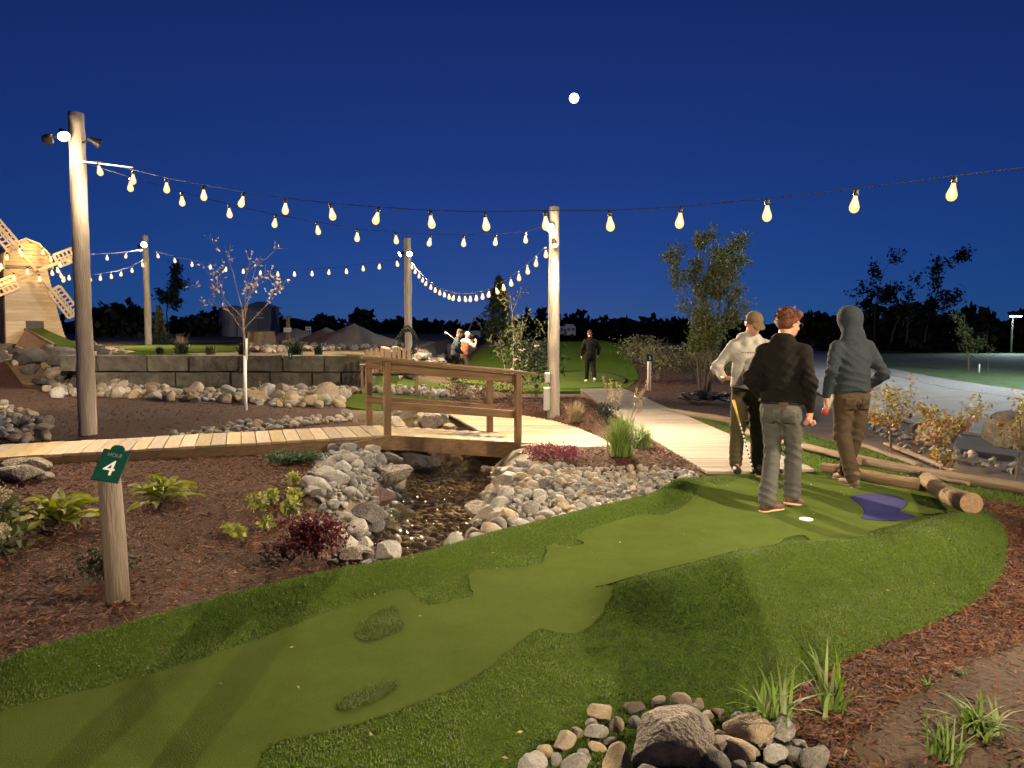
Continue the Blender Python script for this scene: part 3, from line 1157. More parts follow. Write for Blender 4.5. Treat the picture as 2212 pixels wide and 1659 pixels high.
def r_bank(x, y, q):
    t = min(1, max(0, (x + .35) / 1.2))
    return (.125 * (1 - t) + .046 * t) * q.uniform(.62, 1.2) * (.5 if q.random() < .22 else 1)


pile('pebble_bank', BANK_R, r_bank, STONES, 3, cap=300, tries=9000, fill=.78, up=.26)
BANK_L = pz([(662, 1092), (668, 1040), (692, 1002), (738, 962), (775, 962), (840, 990), (888, 1012), (885, 1060), (850, 1070), (862, 1120), (838, 1160), (860, 1206), (780, 1226), (712, 1216), (742, 1185), (762, 1135), (700, 1112)])
big_l = []
for args in ((845, 1043, 95, .62, M['boulder'], 201, 2.6, 'large pale grey boulder on the left creek bank below the bridge'),
             (822, 1088, 72, .68, M['boulder_red'], 202, .3, 'reddish purple boulder at the water on the left creek bank'),
             (792, 1132, 92, .60, M['boulder_dark'], 203, .9, 'long dark grey boulder below the reddish one on the left bank'),
             (905, 1022, 100, .62, M['boulder_dark'], 204, .2, 'large dark boulder in the shade under the bridge'),
             (846, 1003, 52, .7, M['boulder_dark'], 205, .2, 'smaller dark boulder under the left end of the bridge'),
             (770, 1212, 85, .5, M['boulder'], 206, .5, 'low grey rock at the turf edge beside the dark red shrub'),
             (748, 972, 50, .7, M['stone'], 207, .5, 'pale rounded rock against the left end of the bridge'),
             (812, 1160, 60, .75, M['boulder_dark'], 208, 1.1, 'upright dark grey rock at the lower left of the creek')):
    b = boulder(args[7], args[0], args[1], args[2], args[3], args[4], args[5], args[6])
    big_l.append((b.location.x, b.location.y, b.scale.x * .8))
for args in ((1038, 1155, 66, .6, M['boulder_dark'], 211, .6, 'blue grey boulder on the right creek bank near the turf'),
             (1036, 1117, 85, .55, M['boulder'], 212, .9, 'pink and grey boulder on the right creek bank'),
             (1048, 1032, 36, .95, M['boulder_red'], 213, .9, 'upright brown rock under the right end of the bridge'),
             (1080, 1130, 66, .55, M['stone_warm'], 214, .1, 'smooth tan rock on the right creek bank above the turf'),
             (1090, 1058, 70, .55, M['boulder'], 215, .4, 'broad tan rock at the upper right creek bank')):
    boulder(args[7], args[0], args[1], args[2], args[3], args[4], args[5], args[6])
pile('stone_bank', BANK_L, lambda x, y, q: q.uniform(.05, .16), STONES_GREY, 4, cap=280, tries=5200, fill=.68, up=.36, avoid=big_l)
# cobbles on the creek bottom
cq = np.random.default_rng(77)
CV, CF, n0 = [], [], 0
kx, ky = cq.uniform(-1.7, 0, 2400), cq.uniform(6.2, 12, 2400)
kk_ = inside(kx, ky, WATER)
kx, ky = kx[kk_], ky[kk_]
kz = H(kx, ky)
for x, y, hz0 in zip(kx, ky, kz):
    me = STONES[int(cq.integers(0, 16)) // 2 * 2]
    r_ = cq.uniform(.02, .06)
    Vv = np.array([v.co[:] for v in me.vertices]) * r_ + np.array([x, y, hz0 + r_ * .2])
    CV.append(Vv)
    CF += [[a + n0 for a in p.vertices] for p in me.polygons]
    n0 += len(Vv)
mesh_obj('creek_cobbles', np.concatenate(CV).tolist(), CF, mat('wet_cobble', (.03, .02, .010), (.26, .18, .085), 7, .4, .4, 20, world=True, contrast=.3), None, True, 'stuff')
lab(bpy.data.objects['creek_cobbles'], 'brown cobbles on the creek bottom under the water', 'cobbles')
pile('stone_bank', BANK_L, lambda x, y, q: q.uniform(.022, .05), STONES[::2], 24, cap=0, tries=5000, fill=.7, up=.3)
pile('pebble_bank', BANK_R, lambda x, y, q: q.uniform(.02, .04), STONES[::2], 25, cap=0, tries=5000, fill=.7, up=.3)
# stones behind the bridge
pile('stone_bank', pz([(835, 905), (870, 888), (930, 893), (985, 905), (1045, 937), (960, 935), (850, 930)]), lambda x, y, q: q.uniform(.10, .24), STONES_HI, 5, cap=120, tries=900, up=.4)
boulder('rounded grey boulder behind the bridge rail', 935, 922, 70, .6, M['boulder'], 221, .2)
# long border between the mulch and the green strip
BORD = pz([(95, 842), (190, 838), (250, 833), (330, 842), (420, 847), (520, 848), (640, 842), (735, 850), (742, 882), (600, 880), (480, 870), (300, 862), (190, 858), (110, 858)])
pile('stone_border', BORD, lambda x, y, q: q.choice((.08, .10, .13, .17, .22, .27)) * q.uniform(.8, 1.15), STONES_HI, 6, cap=290, tries=3600, up=.34, fill=.74)
boulder('orange tan angular rock at the end of the stone border', 703, 866, 60, .8, M['stone_warm'], 231, .4, name='rock')
pile('stone_border', pz([(640, 853), (700, 843), (800, 842), (900, 838), (1040, 826), (1050, 852), (960, 846), (860, 850), (760, 849), (700, 856)]), lambda x, y, q: q.uniform(.07, .16), STONES_HI, 7, cap=220, tries=1600, up=.4)
pile('stone_border', pz([(360, 945), (480, 925), (600, 912), (700, 902), (745, 893), (770, 898), (745, 912), (640, 925), (520, 938), (420, 948)]), lambda x, y, q: q.uniform(.04, .095), STONES, 8, cap=200, tries=1500, up=.4)
pile('stone_pile', pz([(-160, 875), (0, 872), (60, 895), (118, 925), (105, 955), (0, 960), (-160, 965)]), lambda x, y, q: q.uniform(.06, .14), STONES_HI, 9, cap=160, tries=1600, up=.45)
# boulders stepping up to the terrace on the left
BLD = pz([(-60, 850), (20, 826), (110, 844), (230, 844), (232, 812), (160, 804), (60, 796), (-60, 806)])
pile('boulder_slope', BLD, lambda x, y, q: q.uniform(.15, .34), STONES_DARK, 10, cap=120, tries=700, up=.35)
for k, (px, py, wp, lb) in enumerate(((135, 792, 80, 'dark angular boulder left of the tall pole against the block wall'), (60, 785, 70, 'dark boulder at the left edge above the mulch'), (205, 812, 70, 'dark boulder just behind the tall light pole'), (120, 818, 46, 'tan rounded boulder left of the tall light pole'))):
    boulder(lb, px, py, wp, .6, M['boulder_dark'] if k != 3 else M['stone_warm'], 240 + k, k)
# low left corner below the boardwalk
for k, (px, py, wp, lb) in enumerate(((60, 1018, 85, 'long pale boulder below the boardwalk at the left edge'), (35, 1040, 100, 'flat grey boulder under the pale one at the left edge'), (100, 1036, 40, 'small tan rock by the left boulders'))):
    boulder(lb, px, py, wp, .42, M['boulder'], 250 + k, .2 * k)
# rubble by the bench, rock strips on the terrace
pile('rubble_slope', [gp(*q) for q in ((800, 815), (880, 820), (955, 800), (960, 768), (905, 760), (880, 775))], lambda x, y, q: q.uniform(.12, .28), STONES_HI, 11, cap=150, tries=900, up=.35)
pile('stone_border', [(-9.0, 25.0), (-8.4, 26.5), (-6.8, 28.5), (-5.2, 28.6), (-4.8, 27.6), (-6.4, 26.2), (-7.6, 24.6)], lambda x, y, q: q.uniform(.1, .22), STONES_HI, 12, cap=140, tries=700, up=.4)
pile('stone_border', [(-17.5, 23.0), (-12.6, 24.8), (-11.8, 23.9), (-13.0, 23.0), (-16.6, 22.0)], lambda x, y, q: q.uniform(.1, .2), STONES_HI, 13, cap=140, tries=800, up=.4)

# foreground stones round the big boulder
fb = boulder('big rough tan boulder in the foreground ringed by smaller stones', 1437, 1632, 235, .60, M['boulder'], 260, .5, sink=.55, ang=9)
FST = pz([(1130, 1675), (1180, 1630), (1235, 1590), (1300, 1550), (1400, 1528), (1500, 1532), (1610, 1560), (1700, 1585), (1720, 1610), (1770, 1650), (1810, 1672)]) + [(1.35, 2.45), (.05, 2.45)]
pile('stone_ring', FST, lambda x, y, q: q.uniform(.035, .082), STONES_HI, 14, cap=200, tries=6000, up=.36, fill=.74, avoid=[(fb.location.x, fb.location.y, fb.scale.x * .78)])
for k, (px, py, wp, fl, lb) in enumerate(((1470, 1546, 46, 1.05, 'upright egg shaped tan stone behind the big foreground boulder'), (1508, 1542, 26, 1.2, 'small upright pale stone beside the egg shaped one'),
                                      (1615, 1600, 112, .45, 'long flat tan stone right of the big foreground boulder'), (1685, 1592, 50, .7, 'white and grey stone under the tall grass blades'),
                                      (1590, 1640, 90, .5, 'smooth brown stone at the bottom right of the big boulder'), (1500, 1652, 105, .5, 'grey brown stone in front of the big foreground boulder'))):
    boulder(lb, px, py, wp, fl, M['stone_warm'] if k != 3 else M['stone'], 270 + k, -.4 if k == 2 else .6 * k, sink=.25, ang=4)

# boulders by the road
for k, (px, py, wp, lb) in enumerate(((2030, 960, 110, 'rounded tan boulder behind the middle autumn shrub'), (2175, 975, 135, 'large tan boulder by the road at the right edge'), (1985, 942, 50, 'small dark boulder left of the rounded one by the road'))):
    boulder(lb, px, py, wp, .62, M['boulder'] if k < 2 else M['boulder_dark'], 280 + k, k, sink=.25)
pile('gravel_strip', pz([(1880, 940), (1950, 930), (2100, 990), (2212, 1020), (2212, 1045), (2060, 1010), (1960, 990)], -.1), lambda x, y, q: q.uniform(.02, .06), STONES, 15, cap=120, tries=260)

# ================================================================== block wall
wall = thing('retaining_wall', 'two course retaining wall of large grey stone blocks behind the green strip', 'wall', (-8, 22.2, 0))


def block(parent, c, size, seed):
    q = np.random.default_rng(seed)
    bm = bmesh.new()
    bmesh.ops.create_cube(bm, size=1.0)
    bmesh.ops.subdivide_edges(bm, edges=bm.edges, cuts=5, use_grid_fill=True)
    V = np.array([v.co[:] for v in bm.verts])
    S = np.array(size)
    e = np.maximum(np.abs(V) - .36, 0)
    V = V - np.sign(V) * (np.sum(e ** 2, 1) ** .5)[:, None] * .05 * (np.abs(V) > .36)
    W = V * S
    W[:, 1] += .07 * noise3(W * 3.2, 1.3, seed) + .05 * noise3(W, 9, seed + 3)
    W[:, 0] += .03 * noise3(W, 4, seed + 1)
    W[:, 2] += .022 * noise3(W, 4, seed + 2)
    for v, p in zip(bm.verts, W):
        v.co = p
    me = bpy.data.meshes.new('block')
    bm.to_mesh(me)
    bm.free()
    me.materials.append(M['block'])
    me.polygons.foreach_set("use_smooth", [True] * len(me.polygons))
    me.set_sharp_from_angle(angle=R(22))
    o = bpy.data.objects.new('block', me)
    COL.objects.link(o)
    o.parent = parent
    o.location = Vector(c) - Vector(parent.location)
    return o


def wy(x):
    return 22.35 + (x + 12.6) * (-.02)


for course, (z0, h, xs) in enumerate(((-.05, .47, [-12.4, -11.2, -9.6, -8.0, -6.9, -5.7, -4.85, -3.95]), (.43, .47, [-13.0, -11.9, -10.45, -9.25, -7.85, -6.55, -5.35, -4.1]))):
    for i in range(len(xs) - 1):
        a, b = xs[i], xs[i + 1]
        x = (a + b) / 2
        block(wall, (x, wy(x) - (.0 if course else .07) + rnd.uniform(-.03, .03), z0 + h / 2), (b - a - .035, .6, h - .02), 300 + course * 20 + i)

# ================================================================== poles, lamps, light strings
M['bulb_glass'] = emat('bulb_glass', (1.0, .58, .16), 2.2, .3)
M['bulb_core'] = emat('bulb_core', (1.0, .84, .52), 26.0)
M['lens'] = emat('lens', (1.0, .86, .62), 60.0)
M['lens_side'] = emat('lens_side', (1.0, .86, .62), 9.0)
WARM = (1.0, .76, .47)


def pole(label, px, ybase, ytop, Y, dia, seed=0, group=None, lean=0.0):
    b = at(px, ybase, Y)
    t = at(px, ytop, Y)
    h = t.z - b.z
    o = thing('light_pole', label, 'pole', b)
    q = random.Random(seed)
    pts, rad = [], []
    n = 26
    for i in range(n + 1):
        f = i / n
        z = -.15 + (h + .15) * f
        pts.append((q.uniform(-.004, .004) + lean * f, q.uniform(-.004, .004), z))
        rad.append(dia / 2 * (1.06 - .16 * f) * (1 + q.uniform(-.02, .02)))
    mb = MB().tube(pts, rad, 22)
    P_ = np.array([v[:] for v in mb.v])
    dn = .018 * dia / .28 * (noise3(P_ * np.array([9, 9, 1.2]), 1.0, seed + 3) + .8 * np.maximum(0, noise3(P_ * np.array([14, 14, 7]), 1.0, seed + 8) - .25) * 3)
    ctr = P_.copy()
    ctr[:, :2] *= (1 + dn / (dia / 2))[:, None]
    mb.v = [Vector(v) for v in ctr]
    mb.build('shaft', M['pole'], o, True)
    return o, b, h


def flood(parent, pos, direc, size=.075, lens=None, power=0, color=WARM, cone=2.6, name='flood_head'):
    """black cone lamp head with a lit lens; pos in the thing's own space"""
    d = Vector(direc).normalized()
    M4 = Matrix.Translation(Vector(pos)) @ d.to_track_quat('Z', 'Y').to_matrix().to_4x4()
    hd = MB().lathe([(.012, -.17), (.035, -.165), (.04, -.10), (size * .8, -.03), (size * 1.08, .0), (size * 1.08, .012), (size, .012), (size * .96, -.004)], 16, M4, False).build(name, M['black'], parent, True)
    ln = MB().lathe([(.002, .004), (size * .5, .003), (size * .94, -.002)], 16, M4, True).build('lens', lens or M['lens'], hd, True)
    br = MB().bar(Vector(pos) - d * .14, Vector((0, 0, pos[2] - .02)), .02, .02).build('bracket', M['black'], hd)
    if power:
        l = bpy.data.lights.new('lamp_light', 'SPOT')
        l.energy = power
        l.color = color
        l.spot_size = cone
        l.spot_blend = .9
        l.shadow_soft_size = size * .9 if size < .1 else .06
        lo = bpy.data.objects.new('lamp_light', l)
        COL.objects.link(lo)
        lo.parent = parent
        lo.location = Vector(pos) + d * .05
        lo.rotation_euler = (-d).to_track_quat('Z', 'Y').to_euler()
    return hd


P_L, bl, hl = pole('thick tall round pole with three lamp heads beside the left boardwalk', 190, 942, 244, 11.9, .245, 1)
zl = at(175, 303, 11.9).z - bl.z
flood(P_L, (-.05, -.24, zl), (.72, -.74, -.95), .085, power=3000, cone=1.5)
flood(P_L, (-.40, -.05, zl + .0), (-.72, .66, -.22), .08, M['lens_side'], power=6000, cone=1.5)
flood(P_L, (.36, -.02, zl - .06), (.80, .45, -.42), .08, M['lens_side'], power=1500, cone=1.9)

P_R, brp, hr = pole('straight pole with electrical box between the two boardwalks', 1196.5, 911, 447, 14.6, .20, 2)
zr = at(1187, 495, 14.6).z - brp.z
flood(P_R, (-.09, -.17, zr), (.30, -1, -.48), .08, power=7000, cone=1.6)
flood(P_R, (.0, -.18, zr - .32), (.2, -.9, -1.0), .05, M['lens'], power=1800)
flood(P_R, (-.16, .05, zr + .05), (-.8, .6, -.6), .06, M['lens_side'], power=2200)


def spill(parent, pos, w_):
    """added point light that brightens the pole, standing in for lamp head spill"""
    l = bpy.data.lights.new('pole_fill_light', 'POINT')
    l.energy = w_
    l.color = WARM
    l.shadow_soft_size = .06
    lo = bpy.data.objects.new('pole_fill_light', l)
    COL.objects.link(lo)
    lo.parent = parent
    lo.location = pos


spill(P_L, (.05, -.50, zl - .25), 34)  # added lights in free air, there to brighten the pole shafts
spill(P_L, (.38, -.30, zl - .9), 26)
spill(P_R, (-.10, -.45, zr - .1), 34)
# electrical gear on the pole
zb = at(1180, 870, 14.6).z - brp.z
MB().box((-.13, -.06, zb + .48), (.10, .12, .20), None, .01).build('electrical_box', M['grey_metal'], P_R)
MB().box((-.14, -.06, zb + .08), (.13, .13, .44), None, .01).build('electrical_box', M['grey_metal'], P_R)
MB().tube([(-.12, -.03, -.1), (-.12, -.03, zb - .1)], .022, 8).build('conduit', M['grey_metal'], P_R, True)
MB().tube([(-.115, -.03, zb + .58), (-.112, -.02, 1.6), (-.10, -.02, 2.6), (-.095, -.02, zr - .1)], .014, 6).build('conduit', M['grey_metal'], P_R, True)
MB().tube([(-.15, -.05, -.1), (-.15, -.05, zb - .12)], .014, 6).build('conduit', M['cable'], P_R, True)

P_C, bc, hc = pole('slim pole with a hanging black cable coil behind the bridge', 882.5, 768, 514, 25.0, .24, 3)
zc = at(882, 550, 25).z - bc.z
flood(P_C, (.08, -.16, zc), (.25, -1, -.5), .09, power=2600)
flood(P_C, (-.24, -.08, zc), (-.8, -.6, -.5), .08, M['lens'], power=2200)
flood(P_C, (.10, .1, zc + .2), (.8, .40, -.50), .07, M['lens_side'], power=8000)
# cable coil on the pole
q = random.Random(5)
cz = at(882, 732, 25).z - bc.z
co = MB()
for k in range(9):
    pts = []
    rx, rzz = q.uniform(.20, .30), q.uniform(.36, .52)
    ph, ox = q.uniform(0, 6), q.uniform(-.2, .08)
    for j in range(21):
        a = 2 * math.pi * j / 20
        pts.append((ox * (1 - math.cos(a)) * .5 + rx * math.sin(a) * (1 + .3 * math.sin(2 * a + ph)), -.16 - .014 * k + .04 * math.sin(a + ph), cz - .1 + rzz * (math.cos(a) - .12 * math.sin(2 * a + ph))))
    co.tube(pts, .013, 5, False)
coil = co.build('cable_coil', M['cable'], None, True, loc=bc)
tag(coil, 'loose black cable coil hung on the slim pole behind the bridge', 'cable')

P_S, bs, hs_ = pole('short looking pole with a bright lamp near the windmill', 321, 742, 508, 32.0, .26, 4)
zs = at(322, 530, 32).z - bs.z
flood(P_S, (.04, -.2, zs), (.2, -1, -.5), .12, power=5000)
flood(P_S, (-.3, 0, zs - .05), (-1, -.15, -.35), .08, M['lens_side'], power=1200)

# two more poles of the same run stand beside and behind the viewer
for (x, y, lb, dirs) in ((7.2, 4.4, 'round light pole standing right of the mulch bed outside the picture', (((-.80, .45, -.30), 3600), ((-1, -.20, -.62), 4000))),
                         (-1.8, -9.0, 'round light pole standing behind the viewer', (((.60, 1, -.28), 12500),))):
    o = thing('light_pole', lb, 'pole', (x, y, Hs(x, y)))
    MB().tube([(0, 0, -.2), (0, 0, 2.4), (0, 0, 4.6)], [.14, .13, .12], 18).build('shaft', M['pole'], o, True)
    for (d, pw) in dirs:
        dd = Vector(d).normalized()
        flood(o, (dd.x * .26, dd.y * .26, 4.1 if y > 0 else 3.35), d, .085 if y > 0 else .12, power=pw, cone=1.35 if y > 0 else 1.5)

# ---- bulbs
def bulb_mesh():
    g = MB().lathe([(.012, 0), (.018, -.012), (.026, -.05), (.042, -.095), (.05, -.125), (.046, -.155), (.028, -.178), (.004, -.186)], 12, None, True)
    c = MB().lathe([(.004, -.03), (.008, -.05), (.014, -.10), (.015, -.13), (.004, -.15)], 8, None, True)
    s = MB().lathe([(.010, .05), (.024, .045), (.026, -.006), (.020, -.014)], 10, None, True)
    out = []
    for nm, b, m in (('bulb', g, M['bulb_glass']), ('filament', c, M['bulb_core']), ('socket', s, M['black'])):
        o = b.build(nm, m, None, True)
        out.append(o.data)
        bpy.data.objects.remove(o)
    return out


BG, BC, BS = bulb_mesh()
BULB = .88


def light_string(label, pts, bulbs, wire_r=.0045, drop=.05, scale=1.0, name='string_light', strap=None):
    """pts: wire points in the world; bulbs: world positions on the wire"""
    o = thing(name, label, 'string light', pts[0])
    b0 = Vector(pts[0])
    MB().tube([Vector(p) - b0 for p in pts], wire_r, 5).build('wire', M['cable'], o, True)
    for p in bulbs:
        g = bpy.data.objects.new('bulb', BG)
        COL.objects.link(g)
        g.parent = o
        g.location = Vector(p) - b0 - Vector((0, 0, drop))
        g.scale = (scale * BULB,) * 3
        g.rotation_euler = (rnd.gauss(0, .13), rnd.gauss(0, .13), rnd.uniform(0, 6))
        for nm, me in (('filament', BC), ('socket', BS)):
            c = bpy.data.objects.new(nm, me)
            COL.objects.link(c)
            c.parent = g
    return o


def through(pxs, Ys, up=.12):
    return [at(a, b, y) + Vector((0, 0, up)) for (a, b), y in zip(pxs, Ys)]


# A: tall left pole, over the lane, to the pole right of the picture
pa = [(213, 366), (288, 385), (360, 403), (440, 419), (526, 434), (617, 448), (715, 460), (817, 469), (930, 477), (1048, 481), (1178, 479), (1317, 480), (1470, 473), (1657, 457), (1848, 437), (2060, 411)]
ya = [11.9 * (1 - .0297 * i) for i in range(16)]
ya[0] = 11.75
ba = through(pa, ya)
wa = [Vector((bl.x + .13, bl.y - .05, at(205, 350, 11.9).z))] + ba + [Vector((4.6, 6.25, 2.98)), Vector((5.9, 5.4, 3.3)), Vector((7.1, 4.45, 3.72))]
light_string('long string of warm bulbs from the tall left pole out of the picture at right', wa, ba + [wa[-3] - Vector((0, 0, .03)), wa[-2]])
# B: tall left pole to the pole with the box
pb = [(282, 401), (393, 432), (495, 458), (595, 480), (685, 495), (772, 510), (855, 516), (930, 521), (1002, 522), (1071, 520), (1135, 515)]
yb = [11.55 * (1 + .0265 * i) for i in range(11)]
bb = through(pb, yb)
wb = [Vector((bl.x + .12, bl.y, at(205, 352, 11.9).z))] + bb + [Vector((brp.x - .05, 14.5, at(1188, 497, 14.6).z + .1))]
light_string('lower string of bulbs from the tall left pole to the pole with the box', wb, bb)
# C: pole by the windmill to the pole with the coil
pc = [(340, 553), (377, 563), (415, 571), (455, 577), (489, 582), (526, 586), (563, 590), (600, 592), (636, 592), (674, 591), (711, 588), (748, 586), (784, 580), (820, 576), (857, 570)]
yc = [32 - 7 * (i + .5) / 15.5 for i in range(15)]
bcc = through(pc, yc, .16)
wc = [at(324, 542, 32)] + bcc + [at(880, 556, 25)]
light_string('far string of bulbs between the windmill pole and the pole with the coil', wc, bcc, scale=1.25)
# D: deep sagging string between the coil pole and the box pole
D0, D1 = at(886, 562, 25), at(1190, 522, 14.5)
wd_ = []
for i in range(49):
    t = i / 48
    p = D0.lerp(D1, t)
    p.z -= 1.02 * 4 * t * (1 - t)
    wd_.append(p)
light_string('deep sagging string of close bulbs between the coil pole and the box pole', wd_, [wd_[k] for k in range(1, 48, 2)])
# E: windmill to its pole, two runs
pe = [(217, 601), (240, 597), (262, 592), (285, 584), (307, 572)]
be = through(pe, [29.2, 29.9, 30.6, 31.2, 31.7], .16)
be0 = through([(112, 590), (130, 596), (149, 600), (170, 603), (194, 603)], [26.3, 27, 27.6, 28.2, 28.7], .16)
light_string('string of bulbs sagging from the windmill to the pole beside it', [at(100, 578, 25.8)] + be0 + be + [at(319, 556, 32)], be0 + be, scale=1.25)
pf = [(110, 560), (150, 560), (190, 559), (231, 557), (273, 553)]
bf = through(pf, [25.3, 27, 28.5, 30, 31], .16)
light_string('upper string of bulbs from the windmill sail to the pole beside it', [at(70, 552, 25)] + bf + [at(320, 538, 32)], bf, scale=1.25)
# pale strap tying the first string to the tall pole
st = MB().bar(Vector((bl.x + .12, bl.y - .08, at(205, 351, 11.9).z + .0)), ba[1] + Vector((0, 0, .035)), .004, .022).build('tie_strap', M['white_paint'])
tag(st, 'pale strap running from the tall pole along the first bulbs', 'strap')

# ================================================================== windmill
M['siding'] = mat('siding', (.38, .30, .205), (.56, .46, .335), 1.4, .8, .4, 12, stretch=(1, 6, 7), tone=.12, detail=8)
M['siding_dark'] = mat('siding_dark', (.13, .085, .075), (.19, .13, .11), 1.4, .8, .4, 12, stretch=(6, 1, 7), tone=.12, detail=8)  # darker copy of the siding, carries the shade of the left side
WY = 25.6
wm_o = at(82, 742, WY)
mill = thing('windmill', 'small wooden windmill with four lattice sails and lit gambrel top', 'windmill', wm_o, R(42))
PXM = WY / 1661.0  # metres for one picture unit at the mill


def mw(px, py):
    """front-plane offsets of the mill"""
    return ((px - 78) * PXM, (742 - py) * PXM)


# front face boards, each its own piece; outline narrows upward
def half(z):
    top = 165 * PXM
    f = min(1, z / top)
    l = (-58 + 3 * f) * PXM
    r = (57 - 33 * f ** .8) * PXM
    return l, r


bh = .125
z = 0
DZ0, DZ1 = mw(0, 730)[1], mw(0, 696)[1]
DX0, DX1 = mw(57, 0)[0], mw(91, 0)[0]
while z < 165 * PXM:
    l, r = half(z + bh / 2)
    runs = [(l, r)]
    if z + bh / 2 < DZ1:
        runs = [(l, DX0), (DX1, r)]
    for a, b in runs:
        o = MB().prism([(a, -.022, z), (b, -.022, z), (b, .004, z + bh + .012), (a, .004, z + bh + .012)], (0, .03, 0))
        for v in o.v[:]:
            pass
        ob = o.build('board', M['siding'], mill)
        ob.rotation_euler = (R(-2.5), 0, 0)
    z += bh
# body behind the boards
l0, r0 = half(0)
l1, r1 = half(165 * PXM)
dep = 2.6
zt = 165 * PXM
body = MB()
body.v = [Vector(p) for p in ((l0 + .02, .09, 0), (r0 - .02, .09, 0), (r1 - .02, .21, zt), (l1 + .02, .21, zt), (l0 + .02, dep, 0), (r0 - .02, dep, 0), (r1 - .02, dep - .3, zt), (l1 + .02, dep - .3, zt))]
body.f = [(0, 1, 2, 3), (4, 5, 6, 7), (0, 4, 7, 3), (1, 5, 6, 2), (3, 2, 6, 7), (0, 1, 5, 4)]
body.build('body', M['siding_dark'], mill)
# boards of the left side, shade put into their darker colour
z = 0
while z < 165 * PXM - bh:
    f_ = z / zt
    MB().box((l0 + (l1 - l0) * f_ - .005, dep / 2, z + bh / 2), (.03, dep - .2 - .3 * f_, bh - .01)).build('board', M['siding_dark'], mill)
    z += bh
# gambrel cap
cap = [mw(22, 585), mw(24, 555), mw(40, 533), mw(62, 522), mw(85, 531), mw(103, 552), mw(108, 580)]
for i, zz in enumerate(np.arange(cap[0][1], cap[3][1], bh)):
    hits = []
    for (x0, z0), (x1, z1) in zip(cap[:-1], cap[1:]):
        if (z0 > zz + .05) != (z1 > zz + .05):
            hits.append(x0 + (x1 - x0) * (zz + .05 - z0) / (z1 - z0))
    if len(hits) == 2 and hits[1] - hits[0] > .1:
        MB().box(((hits[0] + hits[1]) / 2, .06, zz + bh / 2), (hits[1] - hits[0], .03, bh - .008)).build('board', M['siding'], mill)
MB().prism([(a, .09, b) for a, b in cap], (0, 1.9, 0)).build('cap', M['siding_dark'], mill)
rf = MB()
for (x0, z0), (x1, z1) in zip(cap[:-1], cap[1:]):
    d = Vector((x1 - x0, 0, z1 - z0)).normalized()
    n_ = Vector((-d.z, 0, d.x))
    a, b = Vector((x0, -.22, z0)), Vector((x1, -.22, z1))
    rf.prism([a - d * .02, b + d * .02, b + d * .02 + n_ * .045, a - d * .02 + n_ * .045], (0, 2.3, 0))
rf.build('roof', M['siding'], mill)
# door opening with ramp; its inner shade is a solid black block
MB().box(((DX0 + DX1) / 2, .31, (DZ0 + DZ1) / 2 + .1), (DX1 - DX0, .5, DZ1 - DZ0 + .1)).build('tunnel_shade', M['black'], mill)
rz0 = mw(0, 710)[1]
ramp = MB()
ramp.v = [Vector(p) for p in ((DX0 + .02, -.05, rz0), (DX1 - .02, -.05, rz0), (DX1 + .75, -1.6, -.05), (DX0 + .55, -1.6, -.05), (DX0 + .02, -.05, -.1), (DX1, -.05, -.1), (DX1 + .75, -1.6, -.1), (DX0 + .55, -1.6, -.1))]
ramp.f = [(0, 1, 2, 3), (0, 3, 7, 4), (1, 5, 6, 2), (2, 6, 7, 3), (4, 7, 6, 5)]
ramp.build('ramp', M['putt'], mill)
MB().prism([(DX0 - .0, -.06, rz0 + .02), (DX0 + .50, -1.6, .02), (DX0 + .45, -1.6, -.12), (DX0 - .5, -.9, -.1), (DX0 - .02, -.06, -.1)], (-.06, 0, 0)).build('ramp_side', M['siding_dark'], mill)
# sails
hubx, hubz = mw(78, 588)
hub = Vector((hubx, -.32, hubz))
MB().tube([hub + Vector((0, .35, 0)), hub - Vector((0, .06, 0))], .07, 10).build('hub', M['siding'], mill, True)


def sail(ang, L):
    u = Vector((math.cos(ang), 0, math.sin(ang)))
    v = Vector((-u.z, 0, u.x))
    mb = MB()
    mb.bar(hub, hub + u * L, .05, .10, up=v)
    w2 = .28
    s0 = L * .42
    for off in (w2, -w2 * .5, w2 * .36):
        a = hub + u * s0 + v * off
        mb.bar(a, hub + u * L + v * off, .036, .075 if off != w2 * .36 else .05, up=v)
    n = 7
    for i in range(n + 1):
        c = hub + u * (s0 + (L - s0) * i / n)
        mb.bar(c - v * w2 * .5, c + v * w2, .03, .055 if 0 < i < n else .09, up=u)
    return mb.build('sail', M['siding'], mill)


for a, L in ((26, 1.62), (126, 1.85), (206, 1.7), (-56, 1.75)):
    sail(R(a), L)
MB().tube([hub + Vector((-.01, -.1, 0)), hub + Vector((.01, -.13, 0))], .04, 8).build('hub', M['siding_dark'], mill, True)
# bulbs wound on the mill top
pm = [(5, 590), (14, 575), (8, 580), (35, 597), (25, 556), (48, 541), (90, 541), (120, 565), (115, 577), (60, 583), (81, 598), (128, 597), (52, 548)]
bm_ = [Vector(wm_o) + Matrix.Rotation(R(42), 3, 'Z') @ Vector((mw(a, b)[0], -.40, mw(a, b)[1])) for a, b in pm]
order = [0, 2, 1, 3, 9, 10, 11, 8, 7, 6, 12, 5, 4]
bm_ = [bm_[k] for k in order]
light_string('warm bulbs wound over the top of the windmill', bm_, bm_, scale=1.3, drop=.0)
l = bpy.data.lights.new('bulb_light', 'POINT')
l.energy = 75
l.color = (1, .55, .18)
l.shadow_soft_size = .1
lo = bpy.data.objects.new('bulb_light', l)
COL.objects.link(lo)
lo.location = bm_[9] + Vector((.15, -.2, 0))
lo2 = lo.copy()
COL.objects.link(lo2)
lo2.location = bm_[0] + Vector((.1, -.2, 0))

